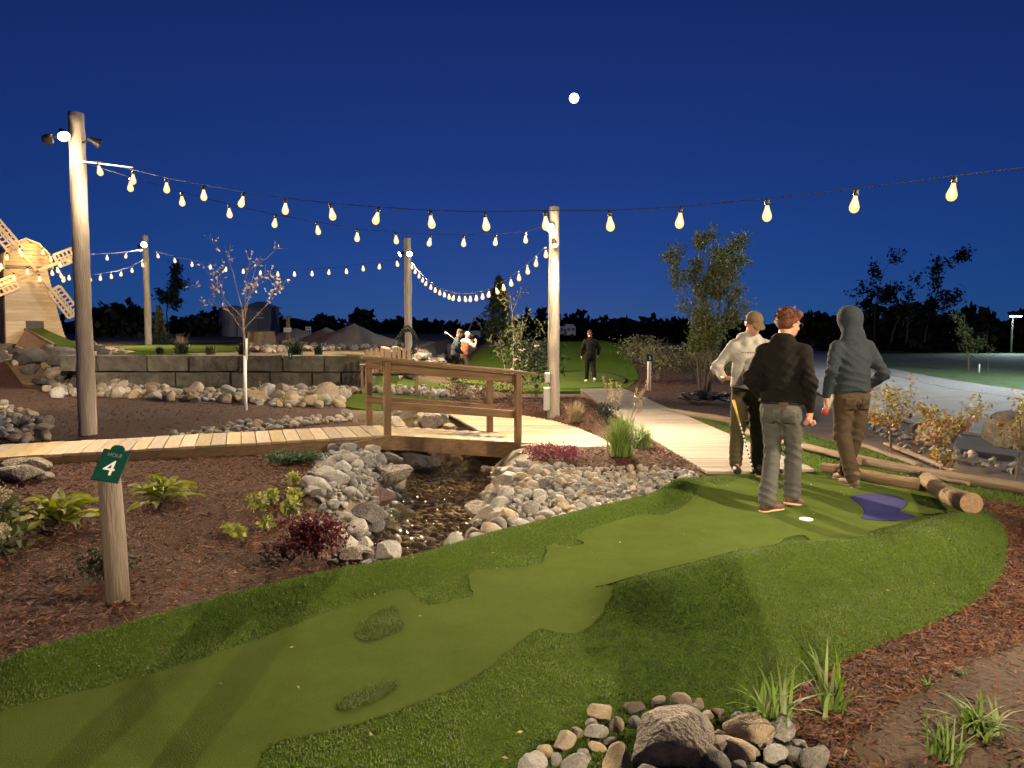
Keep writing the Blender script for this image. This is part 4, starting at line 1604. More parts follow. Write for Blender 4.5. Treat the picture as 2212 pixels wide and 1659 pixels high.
# ================================================================== plants
def leaf_cloud(name, P, size, m, parent=None, seed=0, aspect=.5, kind=None, up=None, var=.4, tones=None):
    q = np.random.default_rng(seed)
    P = np.asarray(P, float)
    n = len(P)
    d = q.normal(0, 1, (n, 3))
    if up is not None:
        d = d * .55 + np.asarray(up)
    d /= np.linalg.norm(d, axis=1)[:, None]
    e = q.normal(0, 1, (n, 3))
    s = np.cross(d, e)
    s /= np.linalg.norm(s, axis=1)[:, None]
    nrm = np.cross(d, s)
    L = size * q.uniform(1 - var, 1 + var, n)[:, None]
    a = P
    c = P + d * L
    b1 = P + d * L * .45 + s * L * aspect * .5 + nrm * L * .08
    b2 = P + d * L * .45 - s * L * aspect * .5 + nrm * L * .08
    V = np.stack([a, b1, c, b2], 1).reshape(-1, 3)
    F = np.arange(4 * n).reshape(-1, 4)
    t = q.random(n) if tones is None else tones
    return np_mesh(name, V, F, m, parent, False, kind, np.repeat(t, 4))


def grow(q, base, d, L, r, depth, tubes, tips, curl=.25, kids=(3, 5), ratio=.55, angle=.7, up=.15):
    n = 5
    pts, rad = [Vector(base)], [r]
    dd = Vector(d).normalized()
    for i in range(n):
        dd = (dd + Vector((q.gauss(0, curl), q.gauss(0, curl), q.gauss(0, curl * .6) + up)) * .35).normalized()
        pts.append(pts[-1] + dd * L / n)
        rad.append(r * (1 - .8 * (i + 1) / n))
        if depth <= 1:
            tips.append((pts[-1], dd.copy()))
    tubes.append((pts, rad))
    if depth > 0:
        k = q.randint(*kids)
        for j in range(k):
            f = q.uniform(.3, 1.0)
            i = min(n - 1, int(f * n))
            p = pts[i].lerp(pts[i + 1], f * n - i)
            a = q.uniform(0, 2 * math.pi)
            o = dd.orthogonal().normalized()
            o.rotate(Matrix.Rotation(a, 3, dd))
            nd = (dd * math.cos(angle) + o * math.sin(angle)).normalized()
            grow(q, p, nd, L * ratio * q.uniform(.7, 1.2), max(.002, rad[i] * .55), depth - 1, tubes, tips, curl, kids, ratio, angle, up)


def tree(label, loc, stems, m_leaf, m_bark, seed, nleaf, lsize, spread=.12, cat='tree', name='tree', group=None, aspect=.5, seg=6, minz=0.0, crown=True, **kw):
    """stems: list of (offset, direction, length, radius, depth)"""
    q = random.Random(seed)
    o = thing(name, label, cat, loc, 0, group)
    tips = []
    for off, d, L, r, dep in stems:
        tubes = []
        grow(q, off, d, L, r, dep, tubes, tips, **kw)
        mb = MB()
        for k, (p, rr) in enumerate(tubes):
            mb.tube(p, rr, seg if k == 0 else 4, False)
        mb.build('trunk' if cat == 'tree' else 'stem', m_bark, o, True)
    if crown and nleaf:
        tips = [t for t in tips if t[0].z > minz]
        P = []
        for _ in range(nleaf):
            p, d = q.choice(tips)
            P.append((p.x + q.gauss(0, spread), p.y + q.gauss(0, spread), p.z + q.gauss(0, spread)))
        leaf_cloud('crown' if cat == 'tree' else 'foliage', P, lsize, m_leaf, o, seed, aspect)
    return o


def conifer(label, loc, h, r, m, seed, n=1500, group=None, ls=.22, name='conifer_tree', trunk=True, ragged=.25, skip=.08):
    q = np.random.default_rng(seed)
    o = thing(name, label, 'tree', loc, 0, group)
    MB().tube([(0, 0, -.1), (0, 0, h * .5), (0, 0, h * .97)], [h * .022, h * .014, .006], 7).build('trunk', M['bark_dark'], o, True)
    t = q.random(n) ** .8
    z = h * (skip + (1 - skip) * t)
    lay = (1 + ragged * np.sin(z / h * 55 + q.uniform(0, 6)) + ragged * np.sin(z / h * 23 + 2))
    a = q.uniform(0, 2 * np.pi, n)
    lob = 1 + .3 * np.sin(a * 3 + z * 2) + .2 * np.sin(a * 5 - z * 5)
    rr = r * (1 - t) ** .85 * lay * lob * np.sqrt(q.uniform(.15, 1, n)) + .02
    P = np.stack([rr * np.cos(a), rr * np.sin(a), z], 1)
    leaf_cloud('crown', P, ls, m, o, seed, .35)
    return o


def tuft(label, loc, n, h, spread, m, seed, width=.007, droop=.6, name='grass_tuft', cat='grass', plume=0, group=None):
    q = random.Random(seed)
    o = thing(name, label, cat, loc, 0, group)

    def strips(n, h, wd, spread, droop):
        V, F, T = [], [], []
        for i in range(n):
            a = q.uniform(0, 2 * math.pi)
            bx, by = q.gauss(0, spread * .18), q.gauss(0, spread * .18)
            L = h * q.uniform(.55, 1.1)
            ln = spread * q.uniform(.2, 1.1)
            dx, dy = math.cos(a), math.sin(a)
            sx, sy = -dy * wd, dx * wd
            t = q.random()
            b = len(V)
            for k in range(5):
                f = k / 4
                x = bx + dx * ln * f ** 1.6
                y = by + dy * ln * f ** 1.6
                z = L * (f - droop * .5 * f * f * (ln / spread))
                w_ = (1 - f) ** .6
                V.append((x - sx * w_, y - sy * w_, z))
                V.append((x + sx * w_, y + sy * w_, z))
                T += [t, t]
            for k in range(4):
                F.append((b + 2 * k, b + 2 * k + 1, b + 2 * k + 3, b + 2 * k + 2))
        return np.array(V), np.array(F), np.array(T)
    V, F, T = strips(n, h, width, spread, droop)
    np_mesh('blades', V, F, m, o, True, None, T)
    if plume:
        mb = MB()
        P = []
        for i in range(plume):
            a = q.uniform(-1, 1)
            top = Vector((a * spread * .9, q.gauss(0, spread * .3), h * q.uniform(1.1, 1.5)))
            mb.tube([(0, 0, 0), top * .5 + Vector((-a * .02, 0, .05)), top], .0025, 4, False)
            for k in range(46):
                f = q.random()
                c = top.lerp(top * .72, f)
                P.append((c.x + q.gauss(0, .008), c.y + q.gauss(0, .008), c.z + q.gauss(0, .01)))
        mb.build('stalks', M['leaf_dry'], o)
        leaf_cloud('plumes', P, .035, M['leaf_dry'], o, seed, .25, None, (0, 0, 1))
    return o


def bush(label, loc, w_, h, m, seed, n=900, ls=.05, name='shrub', cat='shrub', aspect=.5, m2=None, group=None, squash=1.0, low=0.05):
    q = np.random.default_rng(seed)
    rr = random.Random(seed)
    o = thing(name, label, cat, loc, 0, group)
    mb = MB()
    lumps = []
    for i in range(10):
        a = rr.uniform(0, 6.28)
        ri = rr.uniform(.1, .62)
        tp = Vector((math.cos(a) * w_ * .5 * ri, math.sin(a) * w_ * .5 * ri * squash, h * (low + (1 - low) * rr.uniform(.45, .92))))
        mb.tube([(0, 0, -.03), tp * .5 + Vector((0, 0, .02)), tp], [.008, .006, .003], 4, False)
        lumps.append(tp)
    mb.build('stem', M['bark'], o)
    L = np.array([l[:] for l in lumps])
    c = L[q.integers(0, len(L), n)]
    P = c + q.normal(0, 1, (n, 3)) * np.array([w_ * .17, w_ * .17 * squash, h * .17])
    P[:, 2] = np.clip(P[:, 2], .0, h * 1.1)
    if m2 is None:
        leaf_cloud('foliage', P, ls, m, o, seed, aspect)
    else:
        k = q.random(n) < .5
        leaf_cloud('foliage', P[k], ls, m, o, seed, aspect)
        leaf_cloud('foliage', P[~k], ls, m2, o, seed + 1, aspect)
    return o


# ---- broad leaved hostas: every big leaf is a piece
def hosta_leaf(seed):
    q = random.Random(seed)
    V, F = [], []
    n = 7
    for i in range(n + 1):
        f = i / n
        wd = .13 * math.sin(math.pi * min(1, f ** .75)) ** .9 + .012
        z = .62 * f - .62 * f * f
        x = f * .92
        V += [(x, -wd, z + .05 * math.sin(f * 9)), (x, 0, z - .03), (x, wd, z - .05 * math.sin(f * 8))]
    for i in range(n):
        b = 3 * i
        F += [(b, b + 1, b + 4, b + 3), (b + 1, b + 2, b + 5, b + 4)]
    me = bpy.data.meshes.new('leaf')
    me.from_pydata(V, [], F)
    me.polygons.foreach_set("use_smooth", [True] * len(F))
    a = me.attributes.new("tone", 'FLOAT', 'POINT')
    a.data.foreach_set("value", [q.random()] * len(V))
    me.materials.append(M['leaf_hosta'])
    return me


HL = [hosta_leaf(i) for i in range(7)]


def hosta(label, loc, size, n, seed):
    q = random.Random(seed)
    o = thing('hosta', label, 'plant', loc)
    for i in range(n):
        a = 2.4 * i + q.uniform(-.3, .3)
        f = i / n
        l = bpy.data.objects.new('leaf', q.choice(HL))
        COL.objects.link(l)
        l.parent = o
        l.location = (math.cos(a) * size * .10 * f, math.sin(a) * size * .10 * f, .02 + size * .18 * (1 - f))
        l.rotation_euler = (q.gauss(0, .25), -R(50) * (1 - f) + q.gauss(0, .12), a)
        l.scale = (size * q.uniform(.8, 1.15) * (.75 + .45 * f), size * q.uniform(.75, 1.1), size * q.uniform(.8, 1.2))
    return o


hosta('yellow green hosta right of the numbered post', g3(352, 1088), .31, 46, 1)
hosta('yellow green hosta left of the numbered post', g3(130, 1138), .33, 44, 2)

# juniper mat
def juniper(label, loc, w_, d_, h, seed):
    q = random.Random(seed)
    o = thing('juniper', label, 'shrub', loc)
    mb = MB()
    P = []
    for i in range(34):
        a = q.uniform(0, 6.28)
        r_ = q.uniform(.35, 1)
        tp = Vector((math.cos(a) * w_ * .5 * r_, math.sin(a) * d_ * .5 * r_, h * q.uniform(.3, 1) * (1.1 - .5 * r_)))
        mb.tube([(0, 0, 0), tp * .6 + Vector((0, 0, .05)), tp], .005, 4, False)
        for k in range(75):
            f = q.uniform(.25, 1.05)
            c = Vector((0, 0, 0)).lerp(tp, f) + Vector((0, 0, .03))
            P.append((c.x + q.gauss(0, .03), c.y + q.gauss(0, .03), max(.01, c.z + q.gauss(0, .018))))
    mb.build('stem', M['bark'], o)
    leaf_cloud('foliage', P, .045, M['leaf_jun'], o, seed, .3)
    return o


juniper('low spreading green juniper below the boardwalk', g3(640, 1000), .98, .7, .13, 4)
for k, (px, py, w_, lb) in enumerate(((636, 1052, .16, 'small lime green plant nearest the stones below the juniper'), (636, 1086, .17, 'small lime plant in the middle of the right row by the stones'), (626, 1122, .2, 'lime green plant above the dark red shrub'),
                                  (562, 1118, .24, 'largest lime green plant left of the row by the stones'), (586, 1089, .16, 'small lime plant just above the largest lime one'), (580, 1148, .13, 'tiny lime plant left of the dark red shrub'),
                                  (517, 1170, .14, 'lime sprig lowest in the mulch bed'), (492, 1152, .09, 'tiny lime sprig above the lowest one'), (693, 1028, .12, 'lime sprig at the top of the left stone bank'))):
    bush(lb, g3(px, py), w_ * .8, w_ * .7, M['leaf_lime'], 30 + k, int(650 * w_), .042, name='lime_plant', cat='plant', aspect=.7)
bush('dark red barberry shrub beside the lower stones of the creek', g3(684, 1214), .46, .29, M['leaf_red'], 41, 2600, .030)
bush('sparse dark red shrub spilling left of the barberry', g3(612, 1205), .30, .12, M['leaf_red'], 42, 260, .028)
bush('plum red barberry shrub at the right end of the bridge beam', g3(1178, 1000), .44, .20, M['leaf_plum'], 43, 1100, .032)
bush('plum red shrub right of the first one by the bridge', g3(1228, 1000), .42, .17, M['leaf_plum'], 44, 900, .032)
bush('dark green little shrub behind the numbered post', g3(222, 1262), .42, .2, M['leaf_dark'], 45, 900, .03, squash=.5)
# pale hydrangea heads at the left edge
for k, (px, py, hh, lb) in enumerate(((-28, 1150, .28, 'pale hydrangea heads at the left edge by the hosta'), (-34, 1200, .15, 'lower pale hydrangea heads at the left edge'))):
    o = thing('hydrangea', lb, 'plant', g3(px, py))
    q_ = np.random.default_rng(50 + k)
    mb = MB()
    for j in range(4):
        c = np.array([q_.uniform(-.12, .13), q_.uniform(-.1, .1), hh * q_.uniform(.8, 1.15)])
        mb.tube([(0, 0, 0), tuple(c)], .005, 4, False)
        leaf_cloud('flower', c + q_.normal(0, 1, (220, 3)) * np.array([.028, .028, .03]), .02, M['petal'], o, 3 + j, .8)
    mb.build('stem', M['bark'], o)
    leaf_cloud('foliage', q_.normal(0, 1, (260, 3)) * np.array([.12, .12, .05]) + np.array([0, 0, hh * .5]), .08, M['leaf_green'], o, 4, .6)

tuft('tall ornamental grass with feathery plumes between the boardwalks', g3(1342, 984), 420, .62, .34, M['leaf_grass'], 60, .006, .7, plume=9)
tuft('rounded green grass clump right of the plumed grass', g3(1386, 968), 380, .42, .26, M['leaf_grass'], 61, .006, .9)
tuft('dry tan grass clump behind the boardwalk near the box pole', g3(1240, 912), 300, .42, .26, M['leaf_dry'], 62, .006, .4)
bush('small dark shrub behind the plumed grass', g3(1308, 915), .42, .30, M['leaf_dark'], 63, 500, .05)
tuft('tall arching green blades behind the foreground stones', g3(1668, 1572), 40, .36, .22, M['leaf_grass'], 64, .009, 1.1)
tuft('upright green blades right of the arching tuft', g3(1795, 1540), 22, .34, .17, M['leaf_grass'], 65, .010, .8)
tuft('broad green tuft in the soil at the right', g3(2115, 1585), 60, .19, .18, M['leaf_grass'], 66, .009, 1.2)
tuft('fine green tuft at the bottom right corner', g3(2042, 1640), 60, .19, .12, M['leaf_grass'], 67, .005, .8)
tuft('tiny weed in the soil at the right', g3(2078, 1460), 16, .03, .05, M['leaf_grass'], 68, .005, 1)
tuft('little weed left of the bigger one in the soil', g3(2005, 1488), 14, .05, .06, M['leaf_grass'], 69, .005, 1)
for k, (px, py, h, lb) in enumerate(((488, 866, .3, 'lime grass tuft left on the stone border'), (527, 868, .22, 'small tuft by the staked tree in the stone border'), (618, 870, .28, 'lime tuft in the middle of the stone border'), (690, 878, .3, 'lime tuft at the right end of the stone border'), (650, 864, .2, 'short tuft between the two right border tufts'))):
    tuft(lb, g3(px, py), 50, h, h * .6, M['leaf_lime'], 70 + k, .010, .8)
for k, (px, h, Y, lb, mm) in enumerate(((392, .5, 23.2, 'dark grass clump on the wall left of the staked tree', 'leaf_dark'), (345, .3, 23.0, 'dark low plant at the left end of the block wall', 'leaf_dark'), (455, .35, 23.2, 'thin green plant on the wall behind the staked tree', 'leaf_green'), (528, .45, 23.2, 'dark plant on the wall beside the staked tree', 'leaf_dark'), (640, .6, 23.0, 'tallest dark grass clump on top of the block wall', 'leaf_dark'), (688, .4, 23.0, 'dark grass clump at the right end of the wall top', 'leaf_dark'))):
    p = at(px, 760, Y)
    tuft(lb, (p.x, p.y, Hs(p.x, p.y)), 160, h, h * .7, M[mm], 80 + k, .014, .6)
p = at(392, 760, 26)
tuft('pale dry feathery grass on the terrace behind the wall', (p.x, p.y, Hs(p.x, p.y)), 90, .7, .35, M['leaf_dry'], 90, .008, .3)

bush('leafy rose shrub with pale flowers against the box pole', (.55, 17.6, Hs(.55, 17.6)), 1.5, 1.25, M['leaf_dark'], 91, 900, .10)
rs = thing('rose_blooms', 'pale pink blooms on the shrub beside the box pole', 'flower', (.45, 17.3, Hs(.45, 17.3)))
qq = np.random.default_rng(4)
for c in ((-.35, 0, 1.0), (-.2, 0, 1.2), (.1, 0, 1.28), (-.45, 0, .75), (-.15, 0, .85)):
    leaf_cloud('flower', c + qq.normal(0, .03, (14, 3)), .035, M['petal_pink'], rs, 5, .9)
for k, (x, y, w_, h, lb) in enumerate(((-.55, 16.8, .9, .5, 'brown twiggy plant behind the bridge rail at the left'), (.1, 16.2, .8, .55, 'brown twiggy plant behind the bridge rail in the middle'), (-1.2, 17.6, .9, .45, 'brown twiggy plant left behind the bridge posts'))):
    bush(lb, (x, y, Hs(x, y)), w_, h, M['leaf_dead'], 95 + k, 420, .07, aspect=.3)
for k, (px, py, Y, h, w_, lb) in enumerate(((1420, 820, 27, 1.1, 2.2, 'dry brown brush right of the small numbered post'), (1500, 815, 27, 1.2, 2.2, 'dry brown brush at the foot of the birch'), (1385, 790, 33, 1.1, 2.2, 'dark brush at the edge of the far green'), (1560, 815, 26, 1.0, 1.8, 'dry brush behind the player in the grey hoodie'))):
    p = at(px, py, Y)
    bush(lb, (p.x, p.y, Hs(p.x, p.y)), w_, h, M['leaf_dead'], 100 + k, 1500, .11, aspect=.3, m2=M['leaf_olive'])


# ---- autumn shrubs by the road
def autumn(label, loc, h, seed, n=420):
    q = random.Random(seed)
    o = thing('autumn_shrub', label, 'shrub', loc)
    tubes, tips = [], []
    for k in range(2):
        grow(q, (0, 0, -.03), (q.gauss(0, .12), q.gauss(0, .12), 1), h * q.uniform(.8, 1), .012, 2, tubes, tips, .2, (4, 6), .5, .9, .12)
    mb = MB()
    for p, r_ in tubes:
        mb.tube(p, r_, 5, False)
    mb.build('stem', M['bark'], o)
    P = [(t[0].x + q.gauss(0, .035), t[0].y + q.gauss(0, .035), t[0].z + q.gauss(0, .035)) for t in (q.choice(tips) for _ in range(n))]
    P = np.array(P)
    f = npr.random(n) < np.clip(.75 - .75 * P[:, 2] / h, .1, .8)
    leaf_cloud('foliage', P[f], .065, M['leaf_orange'], o, seed, .4)
    leaf_cloud('foliage', P[~f], .06, M['leaf_yellow'], o, seed + 1, .4)
    return o


autumn('left autumn shrub with yellow green leaves beside the hooded player', g3(1925, 975), .75, 111, 700)
autumn('middle autumn shrub with orange and yellow leaves in front of the boulder', g3(2055, 1010), .8, 112, 700)
autumn('right autumn shrub with orange leaves at the right edge', g3(2195, 1030), .75, 113, 800)
autumn('low orange seedling between the timbers', g3(2040, 1015), .22, 114, 120)

# ---- trees
# young staked tree
lo = g3(531, 886)
tr = thing('young_tree', 'slender young tree with few pale leaves and white trunk guard', 'tree', lo)
q = random.Random(12)
tubes, tips = [], []
trunk = [(0, 0, -.1), (0, 0, 1.0), (.0, 0, 1.5), (-.02, 0, 2.0)]
MB().tube(trunk, [.026, .023, .02, .017], 8).build('trunk', M['bark_mid'], tr, True)
mb = MB().tube([(0, 0, .0), (0, 0, .55), (.01, 0, 1.08)], [.036, .034, .034], 8)
mb.build('trunk_guard', M['white_paint'], tr, True)
mb = MB().tube([(.035, 0, 1.0), (.045, 0, 1.42)], .024, 8)
mb.build('trunk_guard', M['white_paint'], tr, True)
for (d, L, z) in (((-.15, .05, 1), 1.45, 1.9), ((.28, 0, 1), 1.25, 1.75), ((-.75, .1, 1), 1.3, 1.55), ((.85, .1, 1.0), 1.15, 1.6), ((-.6, -.3, .8), .95, 1.8), ((.05, .4, 1), 1.1, 1.7), ((.5, -.3, 1), .9, 1.95), ((-.95, 0, .55), .8, 1.75)):
    grow(q, (0, 0, z), d, L, .011, 2, tubes, tips, .22, (2, 4), .42, .75, .1)
mb = MB()
for p, r_ in tubes:
    mb.tube(p, [max(.003, a) for a in r_], 5, False)
mb.build('branches', M['bark_mid'], tr, True)
P = [(t[0].x, t[0].y, t[0].z) for t in (q.choice(tips) for _ in range(190)) if True]
leaf_cloud('leaves', P, .075, M['leaf_pale'], tr, 13, .55)
st = MB().bar((0, 0, 0), (0, 0, .42), .02, .03).build('stake', M['log_end'], None, loc=g3(562, 862))
tag(st, 'short yellow wooden stake in the stone border', 'stake')

# multi stem birch in front of the road
p = at(1522, 846, 19.5)
tree('multi stem birch with olive leaves behind the player in the grey hoodie', (p.x, p.y, Hs(p.x, p.y)),
     [((-.10, 0, -.1), (-.10, 0, 1), 3.1, .045, 3), ((.08, .05, -.1), (.05, 0, 1), 3.55, .05, 3), ((.0, -.05, -.1), (-.05, .1, 1), 2.9, .04, 3), ((.1, 0, -.1), (.10, -.1, 1), 3.2, .035, 3), ((-.05, .1, -.1), (-.15, -.05, 1), 2.6, .03, 3)],
     M['leaf_olive'], M['bark'], 21, 8200, .095, .085, minz=.55, name='birch_tree', kids=(4, 6), ratio=.36, angle=.55, up=.35, curl=.16)
# slim birch behind the bridge
p = at(1110, 838, 19.0)
tree('slim pale birch stems with sparse leaves behind the bridge', (p.x, p.y, Hs(p.x, p.y)),
     [((-.03, 0, -.1), (-.02, 0, 1), 2.5, .022, 2), ((.04, 0, -.1), (.16, 0, 1), 2.3, .018, 2), ((.0, 0, -.1), (.34, 0, 1), 1.7, .014, 2), ((-.05, 0, -.1), (-.22, 0, 1), 1.6, .012, 2)],
     M['leaf_olive'], M['bark_pale'], 22, 520, .085, .09, name='birch_tree', kids=(5, 7), ratio=.25, angle=.6, up=.2, curl=.14, minz=1.0)
p = at(1078, 742, 44)
conifer('dense dark evergreen beyond the far green', (p.x, p.y, Hs(p.x, p.y)), 4.0, 1.15, M['leaf_green'], 23, 4200, ls=.2, ragged=.12)
p = at(345, 722, 33.5)
conifer('small lit spruce beside the windmill pole', (p.x, p.y, Hs(p.x, p.y)), 1.65, .36, M['leaf_olive'], 24, 1500, ls=.11, ragged=.15)
p = at(366, 728, 46)
tree('dark thin tree against the sky right of the windmill pole', (p.x, p.y, Hs(p.x, p.y)), [((0, 0, -.1), (0, 0, 1), 4.0, .05, 3)], M['leaf_dark'], M['bark_dark'], 25, 1500, .2, .12, kids=(6, 9), ratio=.28, angle=.9, up=.12, minz=1.6)
# silhouettes over the road
for k, (px, yb, yt, Y, nl, lb) in enumerate(((1890, 712, 578, 62, 900, 'leafy tree silhouette over the woods left of the tallest one'), (1998, 712, 566, 62, 1100, 'tallest tree silhouette over the woods at right'), (1853, 712, 640, 62, 90, 'thin sapling silhouette left of the leafy silhouettes'), (1958, 712, 612, 60, 130, 'narrow sapling silhouette between the two leafy silhouettes'), (1925, 712, 652, 58, 500, 'low bushy silhouette below the two leafy trees'))):
    b = at(px, yb, Y)
    h = at(px, yt, Y).z - b.z
    tree(lb, (b.x, b.y, b.z - 1), [((0, 0, 0), (.02, 0, 1), h + 1, .07, 3)], M['leaf_black'], M['bark_dark'], 120 + k, nl, .3, .16, kids=(5, 8), ratio=.3, angle=.75, up=.15, minz=1 + h * .25, group='trees over the woods')
# lit sapling on the lawn
p = at(2092, 800, 36)
tree('young tree lit green from below on the lawn across the road', (p.x, p.y, Hs(p.x, p.y)), [((0, 0, -.1), (.05, 0, 1), 2.3, .04, 3)], M['leaf_green'], M['bark'], 130, 1100, .13, .12, kids=(6, 8), ratio=.3, angle=.8, up=.15, minz=.15)
p = at(2135, 815, 33)
tree('bare thin sapling right of the lit tree on the lawn', (p.x, p.y, Hs(p.x, p.y)), [((0, 0, -.1), (0, 0, 1), 1.3, .014, 2)], M['leaf_dead'], M['bark'], 131, 40, .07, .05, kids=(4, 6), ratio=.3, angle=.6)
p = at(2115, 808, 34)
m_ = MB().tube([(0, 0, 0), (0, 0, .38)], .025, 8).build('marker_post', M['white_paint'], None, True, loc=(p.x, p.y, Hs(p.x, p.y)))
tag(m_, 'short white marker post on the lawn beside the lit tree', 'post')

# the dark woods along the horizon, one mass
def woods(name, label, X0, X1, Yf, top, n, seed, ls=.55):
    q = np.random.default_rng(seed)
    V, T = [], []
    pts = []
    for i in range(n):
        x = X0 + (X1 - X0) * (i + q.uniform(-.5, .5)) / n
        y = Yf(x) + q.uniform(0, 9)
        h = top(x) * q.uniform(.72, 1.05) * (1.22 if q.random() < .12 else 1)
        wd = q.uniform(1.0, 2.2)
        k = 120
        t = q.random(k)
        a = q.uniform(0, 6.28, k)
        con = q.random() < .4
        rr = wd * ((1 - t) if con else np.sqrt(np.clip(1 - (2 * t - 1) ** 2, 0, 1))) * q.uniform(.4, 1, k)
        pts.append(np.stack([x + rr * np.cos(a), y + rr * np.sin(a), -1.2 + (h + 1.2) * t], 1))
    P = np.concatenate(pts)
    o = leaf_cloud(name, P, ls, M['leaf_black'], None, seed, .9, 'stuff')
    o["label"] = label
    o["category"] = 'woods'
    return o


woods('distant_woods', 'dark band of woods along the horizon', -75, 62, lambda x: 96 + .02 * x, lambda x: 3.0 + .4 * math.sin(x * .13) + .35 * math.sin(x * .31), 150, 140, .8)
woods('distant_woods', 'darker nearer woods behind the road at right', 26, 62, lambda x: 66 - .05 * x, lambda x: 3.3 + .5 * math.sin(x * .4), 60, 141, .7)
# solid understory so no light gap shows below the crowns
us = MB()
for (xa, xb, y0, zt) in ((-90, 90, 103, 2.5), (27, 80, 72, 2.3)):
    k = 60
    prof = [(xa + (xb - xa) * i / k, zt + .5 * math.sin(i * 1.3) + .35 * math.sin(i * 2.9)) for i in range(k + 1)]
    for i in range(k):
        (x0, z0), (x1, z1) = prof[i], prof[i + 1]
        us.prism([(x0, y0, -1.3), (x1, y0, -1.3), (x1, y0, z1), (x0, y0, z0)], (0, 4, 0))
u = us.build('understory', M['leaf_black'], None, kind='stuff')
lab(u, 'dense dark undergrowth below the far woods', 'woods')
for k, (px, yt, Y, w_, lb) in enumerate(((255, 668, 50, 4.0, 'round dark bush on the horizon right of the tall left pole'), (225, 690, 50, 2.5, 'lower dark bush beside the round one'), (430, 695, 56, 2.4, 'small dark bush on the horizon behind the spruce'), (785, 680, 70, 1.8, 'dark bush on the horizon above the dirt piles'), (700, 688, 70, 2.0, 'small dark bush left of the dirt piles'))):
    b = at(px, 722, Y)
    h = at(px, yt, Y).z - b.z
    bush(lb, (b.x, b.y, b.z - .3), w_, h + .3, M['leaf_black'], 150 + k, 900, .45, aspect=.8)

# stray leaves and chips lying on the turf
lq = np.random.default_rng(91)
lx, ly = lq.uniform(-4.4, 5, 900), lq.uniform(2.6, 8.6, 900)
k = (sdist(lx, ly, HOLE4) > .03) & (lq.random(900) < np.clip(.25 + .9 * np.exp(-np.maximum(sdist(lx, ly, HOLE4), 0) / .25), 0, 1))
lx, ly = lx[k], ly[k]
lt = leaf_cloud('leaf_litter', np.stack([lx, ly, H(lx, ly) + .026], 1), .022, M['leaf_dry'], None, 92, .45, 'stuff', np.stack([lq.normal(0, 2, len(lx)), lq.normal(0, 2, len(lx)), np.zeros(len(lx))], 1))
lab(lt, 'stray dry leaves and chips scattered on the turf', 'leaf litter')

# ================================================================== things far behind
M['tank'] = mat('tank', (.10, .11, .12), (.17, .18, .19), 2, .6, .2, 10, stretch=(1, 1, .3))
M['tank_light'] = mat('tank_light', (.17, .18, .19), (.24, .25, .26), 2, .6)
M['pile'] = mat('pile', (.24, .19, .14), (.40, .32, .24), 1.3, .95, .8, 6, detail=9)
M['camper'] = mat('camper', (.55, .58, .6), (.68, .7, .72), 3, .5)
# grey equipment shed with a white emblem
TY = 58.0
b = at(557, 728, TY)
px1 = TY / 1661.0
sh = thing('equipment_shed', 'tall grey metal bin with a white emblem on the horizon', 'shed', b)
wS, hS = 56 * px1, 64 * px1
for i in range(7):
    x0 = -wS / 2 + wS * i / 7
    MB().box((x0 + wS / 14, 0, hS / 2), (wS / 7 - .01, .06, hS), None, .01).build('panel', M['tank'], sh)
MB().box((0, 1.2, hS / 2), (wS - .05, 2.2, hS - .02)).build('body', M['tank'], sh)
rm = MB()
rm.v = [Vector(p) for p in ((-wS / 2 - .15, -.2, hS), (wS / 2 + .15, -.2, hS), (wS / 2 + .15, 2.5, hS), (-wS / 2 - .15, 2.5, hS), (-.3, .8, hS + .45), (.3, .8, hS + .45))]
rm.f = [(0, 1, 5, 4), (1, 2, 5), (2, 3, 4, 5), (3, 0, 4), (0, 3, 2, 1)]
rm.build('roof', M['tank_light'], sh)
em = MB()
for i in range(12):
    a = R(150) - R(120) * i / 11
    for rad, th in ((.42, .05), (.34, .02)):
        em.box((rad * math.cos(a) + .05, -.045, 1.62 + rad * .55 * math.sin(a)), (.07, .012, th))
em.box((.05, -.045, 1.66), (.28, .012, .10))
em.box((-.02, -.045, 1.74), (.10, .012, .07))
for i in range(9):
    em.box((-.42 + .105 * i + .05, -.045, 1.44), (.07, .012, .075))
em.build('emblem', M['letter'], sh)
# rounded tank beside it
b2 = at(507, 728, TY - 1)
tk = thing('water_tank', 'grey upright tank with a hoop rail left of the grey bin', 'tank', b2)
MB().lathe([(1.0, 0), (1.02, .1), (1.0, 1.0), (1.02, 1.9), (.9, 2.05), (.3, 2.3), (.05, 2.32)], 20).build('shell', M['tank_light'], tk, True)
MB().box((-.1, -1.0, 1.0), (.30, .12, .5), None, .02).build('hatch', M['tank'], tk)
for s in (-.75, .55):
    MB().tube([(s, -1.06, .1), (s + .05, -1.1, 1.0), (s, -1.06, 1.85)], .035, 6).build('rail', M['black'], tk, True)
MB().box((.9, .4, 1.0), (.9, 1.2, 2.1), None, .03).build('cabinet', M['tank_light'], tk)


